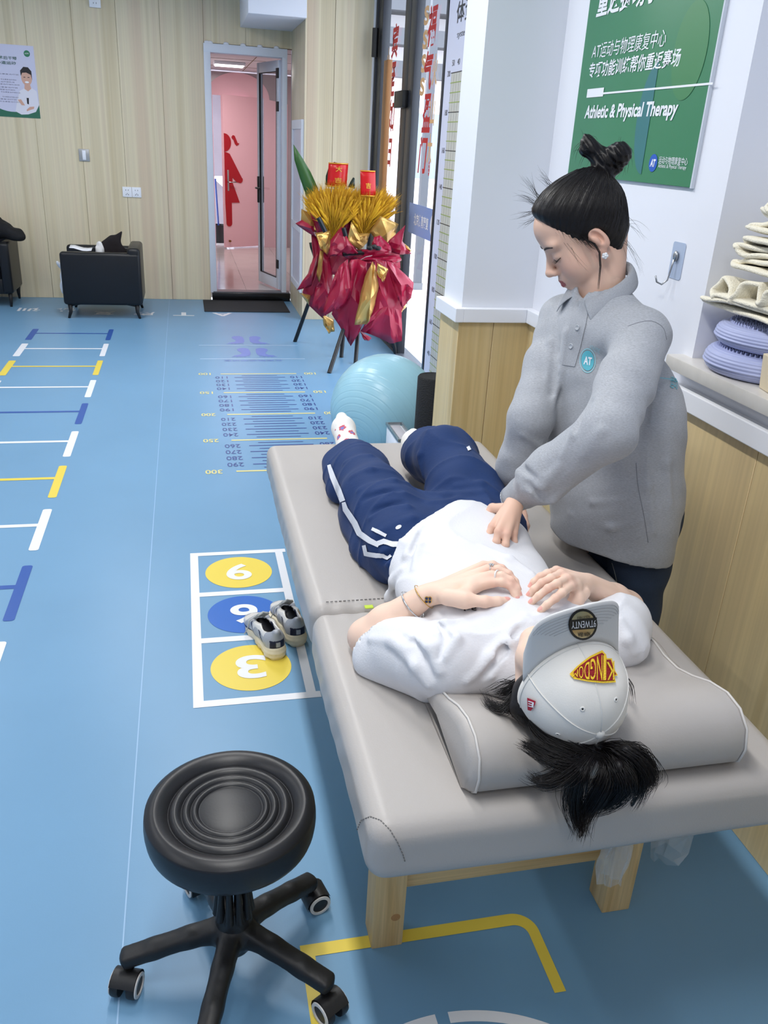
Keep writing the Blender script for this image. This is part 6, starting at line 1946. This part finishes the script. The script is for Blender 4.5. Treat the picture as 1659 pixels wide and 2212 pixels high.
sock(GZ(757, 978, .70), np.array([.500, 2.600, .688]), AY(742, 925, 2.68), AY(738, 903, 2.735), [(739, 925, .013), (761, 934, .012), (731, 945, .011), (748, 951, .013), (724, 930, .004)])
sock(GZ(895, 980, .70), GZ(897, 975, .688), AY(893, 955, 2.58), AY(893, 938, 2.62), [(899, 950, .010), (890, 962, .011)])

# ---- track pants
M_navy = mat('navy_track_cloth', (9, 45, 95), .8, sheen=.03, bump=.08, bscale=160, var=.05, vscale=20)
pa = Field((.30, 1.55, .63), (.96, 2.72, .96), .005)
pa.cone(np.array([.60, 1.70, .722]), np.array([.605, 1.82, .725]), .178, .178, k=.04, flat=ZA, fs=.50)
pa.chain([hipA + np.array([-.02, .0, .005]), lerp(hipA, knA, .5), knA, lerp(knA, anA, .5), lerp(knA, anA, .84)], [.088, .090, .082, .080, .072], k=.035)
pa.chain([hipB + np.array([.015, 0, .005]), lerp(hipB, knB, .5), knB, lerp(knB, anB, .45), lerp(knB, anB, .74)], [.088, .092, .080, .078, .066], k=.035)
# loose cloth pooling on the bed at the outer side
pa.cone(GZ(800, 1190, .675), GZ(840, 1225, .675), .045, .050, k=.03); pa.cone(GZ(760, 1110, .672), GZ(795, 1180, .675), .040, .045, k=.03)
pa.cone(GZ(722, 1000, .690), GZ(738, 1060, .685), .040, .042, k=.03)
pa.half((0, 0, BT), (0, 0, -1), .006)
pa.half(anA + np.array([0, .02, 0]), (anA - knA) + np.array([0, .0, -.0]), .004) if 0 else None
def panwr(X, Y, Z):
    d = .002 * np.sin(38 * X + 20 * Y) + .0015 * np.sin(30 * Y - 50 * X + 20 * Z)
    r1 = (1 - np.abs(np.sin(20 * (Y + .35 * X) + 2.0 * np.sin(9 * X) + 1.3 * np.sin(15 * Y - 7 * X)))) ** 3
    return d - .0050 * r1
pa.disp(panwr)
pa.half((0, 0, BT), (0, 0, -1), .004)
S0 = fsurf(pa)
pfold(pa, S0, [
    ([(775, 1060), (850, 1040), (880, 1045)], .011, .004), ([(770, 1095), (850, 1075), (905, 1070)], .012, .005), ([(800, 1120), (880, 1095), (950, 1078)], .011, .004),
    ([(820, 1150), (890, 1120), (935, 1098)], .010, .004), ([(745, 1000), (800, 985), (835, 1000)], .009, .003), ([(760, 1030), (800, 1015), (850, 1020)], .009, .004),
    ([(905, 1060), (960, 1070), (1040, 1062)], .011, .004), ([(930, 1085), (990, 1080), (1060, 1085)], .009, .004), ([(985, 1050), (1040, 1045), (1075, 1065)], .010, .004),
    ([(880, 970), (905, 985), (915, 1030)], .010, .004), ([(925, 930), (910, 980), (900, 1030)], .009, .004), ([(790, 1180), (830, 1195), (860, 1180)], .010, .004), ([(800, 1215), (840, 1215), (865, 1200)], .011, .004)], k=.014)
pfold(pa, S0, [([(785, 1078), (860, 1058), (900, 1058)], .009, -.005), ([(800, 1108), (870, 1085), (930, 1072)], .008, -.004), ([(795, 1200), (835, 1205), (862, 1190)], .009, -.005)], k=.014, op='s')
pants = pa.mesh('track_pants', M_navy, pt, 1)
S = fsurf(pa)
M_stripe = mat('white_stripe', (226, 228, 234), .8)
band_px(S, [(712, 1005), (720, 1030), (733, 1060), (742, 1083)], [8, 12, 13, 12], M_stripe, pt, 'side_stripe')
band_px(S, [(744, 1085), (748, 1100), (768, 1130), (778, 1152), (800, 1168), (820, 1178)], [8, 12, 13, 13, 12, 10], M_stripe, pt, 'side_stripe')
band_px(S, [(812, 1176), (830, 1170), (848, 1176), (868, 1177)], [10, 12, 11, 10], M_stripe, pt, 'side_stripe')
band_px(S, [(788, 1178), (792, 1196), (815, 1200), (828, 1200), (838, 1206), (846, 1200)], [8, 11, 10, 9, 10, 8], M_stripe, pt, 'side_stripe')
band_px(S, [(805, 1143), (820, 1150), (835, 1158)], 7, M_stripe, pt, 'pocket_zip')
disc_px(S, 861, 1139, 7, 4, M_stripe, pt, 'pocket_badge', rot=-.5)
band_px(S, [(1010, 966), (1014, 974)], 7, M_stripe, pt, 'side_stripe')

# ---- T-shirt
M_tee = mat('white_cotton', (222, 223, 228), .9, sheen=.05, bump=.12, bscale=260)
te = Field((.28, 1.10, .63), (1.02, 1.92, .93), .0045)
te.chain([np.array([.61, 1.33, .738]), np.array([.600, 1.56, .728]), np.array([.600, 1.74, .735]), np.array([.605, 1.88, .735])], [.168, .160, .180, .185], k=.05, flat=ZA, fs=.52)
te.cone(shA + np.array([0, .02, -.012]), shB + np.array([0, .02, -.012]), .062, .062, k=.05)
te.cone(NKP + np.array([0, .03, -.02]), np.array([.605, 1.36, .73]), .070, .085, k=.05)
slA = lerp(shA, elA, .78) - ZA * .008; slB = lerp(shB, elB, .60) - ZA * .008
te.chain([shA, lerp(shA, slA, .6), slA], [.060, .060, .058], k=.035); te.chain([shB, lerp(shB, slB, .6), slB], [.060, .060, .058], k=.035)
# sleeve cloth hanging to the bed
te.cone(GZ(800, 1430, .672), GZ(930, 1470, .672), .030, .040, k=.03); te.cone(GZ(1368, 1405, .672), GZ(1335, 1430, .675), .035, .035, k=.03)
te.cone(GZ(842, 1276, .666), GZ(895, 1200, .690), .030, .042, k=.03); te.cone(GZ(835, 1290, .663), GZ(870, 1288, .664), .020, .024, k=.02)
# openings
te.cone(lerp(shA, elA, .80), elA + (elA - shA) * .5, .050, .060, k=.004, op='s'); te.cone(lerp(shB, elB, .66), elB + (elB - shB) * .6, .050, .060, k=.004, op='s')
te.cone(NKP + np.array([0, -.10, .04]), NKP + np.array([0, -.012, .016]), .060, .047, k=.006, op='s')
te.half((0, 0, BT), (0, 0, -1), .005)
te.half(np.array([.60, 1.785, .7]), (-.06, 1, -.05), .004); te.half(np.array([.410, 1.640, .7]), np.array([-.72, 1, 0]), .004)
def teewr(X, Y, Z):
    w1 = X * .55 - Y * .83; d = .0018 * np.sin(30 * X + 24 * Y) + .0014 * np.sin(44 * Y - 26 * X + 15 * Z)
    r1 = (1 - np.abs(np.sin(34 * (X * .80 + Y * .22) + 3.0 * np.sin(5 * Y) + 1.2 * np.sin(17 * Y + 9 * X)))) ** 3
    r2 = (1 - np.abs(np.sin(22 * (X * .45 - Y * .9) + 2.2 * np.sin(8 * X) + 1.5 * np.sin(13 * Y)))) ** 3
    m1 = np.clip((Y - 1.48) / .12, 0, 1); m2 = np.clip((1.50 - Y) / .10, 0, 1)
    return d - .0060 * r1 * m1 * np.clip((.68 - X) / .12, .15, 1) - .0045 * r2 * m2
te.disp(teewr)
te.half((0, 0, BT), (0, 0, -1), .004)
S0 = fsurf(te)
pfold(te, S0, [
    ([(900, 1150), (880, 1200), (870, 1260)], 0.0105, .0004), ([(935, 1125), (905, 1180), (895, 1230)], 0.0105, .0004), ([(985, 1120), (935, 1160), (915, 1215)], 0.0105, .0004),
    ([(870, 1230), (850, 1255), (840, 1285)], 0.0095, .0004), ([(1000, 1330), (985, 1380), (960, 1420)], 0.0105, .0004), ([(940, 1345), (960, 1350), (1000, 1340)], 0.0095, .0004),
    ([(845, 1390), (870, 1400), (900, 1440), (925, 1480)], 0.0115, .0004), ([(880, 1370), (930, 1400), (950, 1450)], 0.0105, .0004), ([(1110, 1350), (1060, 1420), (1010, 1470)], 0.0095, .0004),
    ([(1135, 1330), (1100, 1390), (1060, 1460)], 0.0095, .0004), ([(1150, 1345), (1130, 1390), (1100, 1440)], 0.0084, .0004), ([(1040, 1180), (1100, 1210), (1150, 1240)], 0.0105, .0004), ([(1340, 1340), (1355, 1380), (1370, 1410)], 0.0095, .0004), ([(800, 1380), (850, 1385), (880, 1405)], 0.0095, .0004)], k=.012)
pfold(te, S0, [([(915, 1140), (893, 1190), (882, 1245)], .008, -.001), ([(950, 1350), (965, 1375), (950, 1420)], .007, .000), ([(895, 1385), (915, 1420), (935, 1465)], .008, -.001), ([(1120, 1360), (1085, 1410), (1045, 1460)], .007, -.001)], k=.009, op='s')
tee = te.mesh('t_shirt', M_tee, pt, 1)
S = fsurf(te)
text_px(S, 'ada', [(1030, 1313), (988, 1307), (988, 1319), (1030, 1325)], M_gb, pt, 'shirt_lettering', .02)
tube_px(S, [(1120, 1425), (1135, 1400), (1152, 1378), (1175, 1365)], .0035, M_tee, pt, 'neck_rib', .0)

# ---- jewellery
def ringaround(c, axis, r, tr, m, name, n=28, sq=1.0):
    ax = np.array(axis, float); ax /= np.linalg.norm(ax); u = np.cross(ax, ZA); u /= np.linalg.norm(u); w = np.cross(ax, u)
    return MB().tube([c + (u * math.cos(t) + w * math.sin(t) * sq) * r for t in np.linspace(0, 2 * math.pi, n, endpoint=False)], tr, 6, closed=True).build(name, m, pt, smooth=True)
M_silver = mat('silver', (210, 212, 214), .2, 1.0); M_gld = mat('gold', (214, 170, 84), .25, 1.0)
fd = wrA - elA; fd /= np.linalg.norm(fd)
ringaround(lerp(elA, wrA, .80) - ZA * .002, fd + np.array([.0, .1, 0]), .0345, .0016, M_silver, 'silver_bangle', sq=.95)
ringaround(lerp(elA, wrA, .98), fd + np.array([.05, .15, 0]), .0290, .0009, M_gld, 'gold_chain', sq=.95)
aS = fsurf(aA)
h, n = aS.hit(925, 1295)
cl_ = thing('clover', h); bpy.data.objects.remove(cl_)
u = np.cross(n, XA); u /= np.linalg.norm(u); w = np.cross(n, u)
b1 = MB(); b2 = MB()
for k in range(4):
    a = math.pi / 4 + k * math.pi / 2; cc = h + n * .0015 + (u * math.cos(a) + w * math.sin(a)) * .0042
    b1.lathe([(0, .0022), (.0030, .0022), (.0032, 0)], cc, n, 14); b2.lathe([(.0030, .0), (.0030, .0024), (.0042, .0020), (.0042, 0)], cc, n, 14)
b2.build('clover_setting', M_gld, pt); b1.build('clover_stone', mat('navy_stone', (24, 34, 74), .15), pt)
ringaround(lerp(fA[1][0], fA[1][1], .55), fA[1][1] - fA[1][0], .0100, .0018, mat('pearl_white_ring', (236, 234, 232), .2), 'pearl_ring')
ringaround(lerp(fA[2][0], fA[2][1], .30), fA[2][1] - fA[2][0], .0100, .0010, M_silver, 'silver_ring')
fl_ = lerp(fA[2][0], fA[2][1], .30) + ZA * .0105
bq_ = MB()
for k in range(5): bq_.ball(fl_ + np.array([math.cos(k * 1.257), math.sin(k * 1.257), 0]) * .0036, .0021, 8)
bq_.build('ring_flower', M_silver, pt, smooth=True)

# ---- hair: pony tail over the pillow and locks at the neck
rs = np.random.RandomState(9)
def locks(paths, n, spread, rad, seed, name, thick=None):
    """paths: pixel+height polylines; n strands scattered round each"""
    r2 = np.random.RandomState(seed); out = []
    for path in paths:
        P = [GZ(*p) for p in path]
        for _ in range(n):
            o = r2.normal(0, 1, 3) * np.array([spread, spread, spread * .5]); e = r2.normal(0, 1, 3) * np.array([spread, spread, spread * .3]) * .6
            cut = r2.uniform(.75, 1.0)
            pts = []
            for t in np.linspace(0, cut, 9):
                k = t * (len(P) - 1); j = min(int(k), len(P) - 2); f = k - j
                p0 = P[max(j - 1, 0)]; p1 = P[j]; p2 = P[j + 1]; p3 = P[min(j + 2, len(P) - 1)]
                q = .5 * ((2 * p1) + (-p0 + p2) * f + (2 * p0 - 5 * p1 + 4 * p2 - p3) * f * f + (-p0 + 3 * p1 - 3 * p2 + p3) * f ** 3)
                pts.append(q + o * (.35 + .65 * math.sin(math.pi * min(t, .8))) + e * t * t)
            out.append(pts)
    o = strands(name, out, rad, M_hair, pt); tag(o, kind='stuff'); return o
tail = [[(1290, 1614, .764), (1312, 1660, .760), (1300, 1700, .735), (1265, 1760, .672), (1250, 1815, .662)],
        [(1300, 1614, .764), (1342, 1650, .775), (1350, 1690, .75), (1320, 1730, .69), (1290, 1740, .672)],
        [(1310, 1614, .764), (1370, 1620, .785), (1400, 1660, .755), (1405, 1690, .74), (1395, 1700, .735)],
        [(1300, 1614, .764), (1350, 1620, .79), (1385, 1660, .76), (1380, 1710, .72), (1365, 1740, .675)],
        [(1280, 1614, .764), (1245, 1645, .768), (1200, 1642, .77), (1150, 1615, .765), (1130, 1605, .77)],
        [(1285, 1614, .764), (1250, 1650, .77), (1210, 1680, .76), (1170, 1690, .755), (1148, 1675, .757)],
        [(1290, 1614, .764), (1255, 1665, .765), (1240, 1720, .705), (1245, 1770, .665), (1260, 1800, .664)],
        [(1300, 1614, .764), (1338, 1660, .770), (1345, 1700, .735), (1300, 1740, .676), (1262, 1750, .672)]]
locks(tail, 260, .0080, .00055, 1, 'ponytail')
pm_ = Field(GZ(1130, 1830, .66) - np.array([.08, .10, .02]), GZ(1410, 1590, .82) + np.array([.08, .08, .03]), .004)
for path in tail[:4] + tail[6:]:
    Pp = [GZ(*p) for p in path]; pm_.chain(Pp, [.004, .006, .005, .003, .001][:len(Pp)], k=.008)
for path in tail[4:6]:
    Pp = [GZ(*p) for p in path]; pm_.chain(Pp, [.006, .004, .003, .002, .001][:len(Pp)], k=.006)
pm_.disp(lambda X, Y, Z: .0015 * np.sin(220 * X + 60 * Y) + .001 * np.sin(330 * X - 90 * Z))
pm_.mesh('ponytail_mass', M_hair, pt, 1)
nk = [[(1135, 1475, .80), (1110, 1515, .775), (1090, 1530, .765), (1060, 1520, .752), (1045, 1495, .745)], [(1140, 1480, .80), (1125, 1530, .775), (1140, 1555, .77), (1155, 1565, .765)], [(1130, 1465, .80), (1105, 1490, .77), (1070, 1500, .75)],
      [(1138, 1480, .80), (1118, 1500, .785), (1112, 1530, .77), (1150, 1560, .765), (1185, 1590, .765)]]
locks([[(1150, 1560, .778), (1185, 1592, .776), (1225, 1612, .774), (1265, 1628, .770), (1300, 1640, .766)]], 260, .0075, .0005, 8, 'under_locks')
locks(nk, 150, .0065, .0005, 2, 'neck_locks')
locks([[(1125, 1485, .79), (1090, 1470, .765), (1060, 1485, .75), (1042, 1492, .752)], [(1340, 1450, .82), (1362, 1480, .80), (1368, 1520, .79)]], 10, .004, .0006, 3, 'loose_wisps')
hm = Field(pC - np.array([.13, .14, .13]), pC + np.array([.13, .16, .10]), .004)
hm.ell(pC - PQ[1] * .012 + PQ[2] * .010, (.080, .086, .084), PQ, k=.02)
hm.cone(GZ(1140, 1500, .79), GZ(1125, 1530, .775), .026, .02, k=.02); hm.cone(hO + PM[2] * .05 - PM[1] * .06, GZ(1300, 1618, .765), .030, .010, k=.02)
hm.cone(GZ(1205, 1598, .768), GZ(1240, 1612, .765), .020, .020, k=.02)
hm.half(pC + PQ[1] * .03 - PQ[2] * .03, PQ[1] * 1.0 - PQ[2] * .9, .01)
hm.mesh('hair', M_hair, pt, 1)

# ================================================================== cap over her face
capT = thing('baseball_cap', hO, 'pale grey baseball cap with arrowhead patch covering the lying woman face', 'cap')
M_cap = mat('pale_grey_twill', (230, 227, 221), .85, bump=.06, bscale=420, var=.03, vscale=12)
M_capu = mat('grey_brim', (210, 210, 210), .8, bump=.05, bscale=420)
ca, cb, cc_ = .0925 * CS, .100 * CS, .113 * CS
CW = lambda x, y, z: hO + PM.T @ np.array([x, y, z])
cv = MB(); rows = []
NA, NE = 72, 22
def crown(az, el, inset=0.0):
    """az 0 = front; el 0 = band, 90 = button"""
    a, e = math.radians(az), math.radians(el)
    pw = .86
    ce, se = math.cos(e) ** pw, math.sin(e)
    s = 1 - inset
    # six panels: slight seams
    g = abs(((az / 60.0) % 1) - .5)
    dent = -.0016 * math.exp(-((.5 - g) / .03) ** 2) if False else 0
    dnt = .0035 * math.sin(az * math.pi / 180 * 5 + el * .09) * math.sin(math.radians(el * 2)) * .5
    return CW((ca * s + dnt) * ce * math.sin(a), (cb * s + dnt) * ce * math.cos(a), cc_ * s * se - .012)
for i in range(NE + 1):
    rows.append([crown(360 * j / NA, 90 * i / NE * .999) for j in range(NA + 1)])
cv.grid(rows); bmesh.ops.remove_doubles(cv.bm, verts=cv.bm.verts, dist=.0004)
co = cv.build('crown', M_cap, capT, smooth=True)
sm = co.modifiers.new('thickness', 'SOLIDIFY'); sm.thickness = .002; sm.offset = -1
vtx = np.array([v.co for v in co.data.vertices]); qs = [tuple(p.vertices) for p in co.data.polygons]
class S2(Surf):
    def __init__(s, v, f): s.t = BVHTree.FromPolygons([tuple(p) for p in v], f)
cS = S2(vtx, qs)
# seams between panels, band stitch
M_capst = mat('cap_thread', (224, 222, 218), .8)
for az in (0, 60, 120, 180, 240, 300):
    MB().tube([np.array(crown(az, e)) + (np.array(crown(az, e)) - hO) * .006 for e in np.linspace(0, 88, 16)], .0011, 6).build('panel_seam', M_capst, capT, smooth=True)
MB().tube([np.array(crown(a, 5)) + (np.array(crown(a, 5)) - hO) * .005 for a in np.linspace(0, 360, 60, endpoint=False)], .0008, 5, closed=True).build('band_stitch', M_capst, capT, smooth=True)
bt_ = np.array(crown(0, 89.9)); MB().lathe([(0, .0055), (.004, .0050), (.0075, .0028), (.0085, 0)], bt_ - PM[2] * .0005, PM[2], 18).build('top_button', M_cap, capT, smooth=True)
for az, el in ((30, 55), (-30, 55), (-95, 52), (95, 52)):
    p = np.array(crown(az, el)); n = p - hO; n /= np.linalg.norm(n)
    o = MB().lathe([(.0016, .0006), (.0022, .0014), (.0038, .0012), (.0042, 0)], p, n, 16).build('eyelet', M_capst, capT, smooth=True)
    MB().lathe([(0, .0005), (.0018, .0005)], p, n, 12).build('eyelet_hole', M_black, o)
# brim
bt2 = []
for i in range(25):
    az = -70 + 140 * i / 24
    p0 = np.array(crown(az, 3))
    lx = ca * math.sin(math.radians(az)); 
    L = .080 * (max(.002, 1 - (abs(az) / 70.5) ** 7)) ** .5
    row = []
    for t in np.linspace(0, 1, 9):
        x = lx * (1 - .06 * t)
        y0_ = cb * math.cos(math.radians(az))
        bend = -.016 * (x / .09) ** 2 * t - .006 * t
        row.append(CW(x, y0_ + (L + .45 * (cb - y0_)) * t, -.010 + bend))
    bt2.append(row)
br_ = MB().grid(bt2).build('brim', M_capu, capT, smooth=True)
sm = br_.modifiers.new('thickness', 'SOLIDIFY'); sm.thickness = .0035; sm.offset = 0
bvx = np.array([v.co for v in br_.data.vertices]); bS = S2(bvx, [tuple(p.vertices) for p in br_.data.polygons])
for k in range(1, 8):
    t = 1 - k * .075
    line = []
    for row in bt2[k:len(bt2) - k]:
        u = t * 8; j = min(int(u), 7); line.append(lerp(row[j], row[j + 1], u - j) + PM[2] * .0022)
    MB().tube(line, .0005, 4).build('brim_stitch', mat('brim_thread', (182, 182, 184), .8), capT)
# brim sticker
disc_px(bS, 1257, 1346, 31, 34, M_black, capT, 'brim_sticker', .0032)
disc_px(bS, 1257, 1346, 26, 29, mat('gold_foil', (196, 178, 136), .25, .6), capT, 'sticker_face', .0036)
decal_px(bS, [(1228, 1336), (1286, 1330), (1286, 1354), (1228, 1358), (1257, 1333), (1257, 1356)], [(0, 4, 5, 3), (4, 1, 2, 5)], M_black, capT, 'sticker_band', .0040)
text_px(bS, '9TWENTY', [(1284, 1335), (1232, 1339), (1232, 1354), (1284, 1350)], M_pw, capT, 'sticker_lettering', .0, .0045)
text_px(bS, 'ADJUSTABLE', [(1272, 1324), (1244, 1327), (1244, 1334), (1272, 1331)], M_black, capT, 'sticker_lettering', .0, .0045)
text_px(bS, 'NEW ERA', [(1272, 1361), (1246, 1363), (1246, 1372), (1272, 1370)], M_black, capT, 'sticker_lettering', .02, .0045)
# arrowhead patch
M_y = mat('yellow_embroidery', (246, 206, 52), .7, bump=.4, bscale=500); M_r = mat('red_embroidery', (150, 24, 30), .7, bump=.4, bscale=500)
ar_o = [(1231, 1457), (1247, 1440), (1272, 1420), (1298, 1407), (1306, 1416), (1308, 1424), (1318, 1424), (1325, 1450), (1331, 1460), (1324, 1462), (1327, 1475), (1300, 1476), (1270, 1473), (1240, 1467)]
ctr = np.mean(np.array(ar_o), 0)
def fan(poly, m, name, lift):
    n = len(poly); dense = []
    for i in range(n):
        a, b_ = np.array(poly[i], float), np.array(poly[(i + 1) % n], float)
        for t in (0, .33, .67): dense.append(tuple(a + (b_ - a) * t))
    k = len(dense); vs = [tuple(ctr)] + [tuple(ctr + (np.array(p) - ctr) * .5) for p in dense] + dense
    fs = [(0, 1 + i, 1 + (i + 1) % k) for i in range(k)] + [(1 + i, 1 + k + i, 1 + k + (i + 1) % k, 1 + (i + 1) % k) for i in range(k)]
    return decal_px(cS, vs, fs, m, capT, name, lift)
fan(ar_o, M_y, 'patch_border', .0035)
fan([tuple(ctr + (np.array(p) - ctr) * np.array([.90, .86])) for p in ar_o], M_r, 'patch_field', .0042)
for ch, x0, x1, yb0, yb1 in (('K', 1322, 1306, 1430, 1470), ('I', 1305, 1299, 1416, 1470), ('N', 1297, 1286, 1418, 1470), ('G', 1284, 1273, 1424, 1469), ('D', 1271, 1261, 1432, 1468), ('O', 1259, 1250, 1440, 1466), ('M', 1248, 1238, 1448, 1463)):
    text_px(cS, ch, [(x0, yb0), (x1, yb0 + 3), (x1, yb1), (x0, yb1)], M_y, capT, 'patch_lettering', .0, .0050)
# small side mark
ctr = np.array([1150., 1520.])
fan([(1142, 1506), (1160, 1514), (1158, 1522), (1150, 1534), (1143, 1532)], mat('side_mark_red', (176, 28, 56), .7), 'side_mark', .0030)
text_px(cS, 'E', [(1157, 1516), (1145, 1512), (1145, 1524), (1156, 1527)], M_pw, capT, 'side_mark_lettering', .02, .0040)

# ---- scraps of ribbon peeking out under her arm
rb = GZ(884, 1343, .664)
tag(MB().box(rb + np.array([-.012, -.010, -.012]), rb + np.array([.012, .010, .006]), .004, None, 2).build('ribbon', mat('green_ribbon', (70, 200, 130), .6), None, smooth=True), 'bright green ribbon scrap on the bed under the bent elbow', 'ribbon')
rc = GZ(797, 1311, .6525)
tag(MB().box(rc + np.array([-.010, -.007, -.0012]), rc + np.array([.010, .007, .0015]), .0008, None, 1).build('ribbon', mat('lime_ribbon', (190, 214, 70), .5), None), 'tiny lime label on the seam of the bed beside the elbow', 'label')
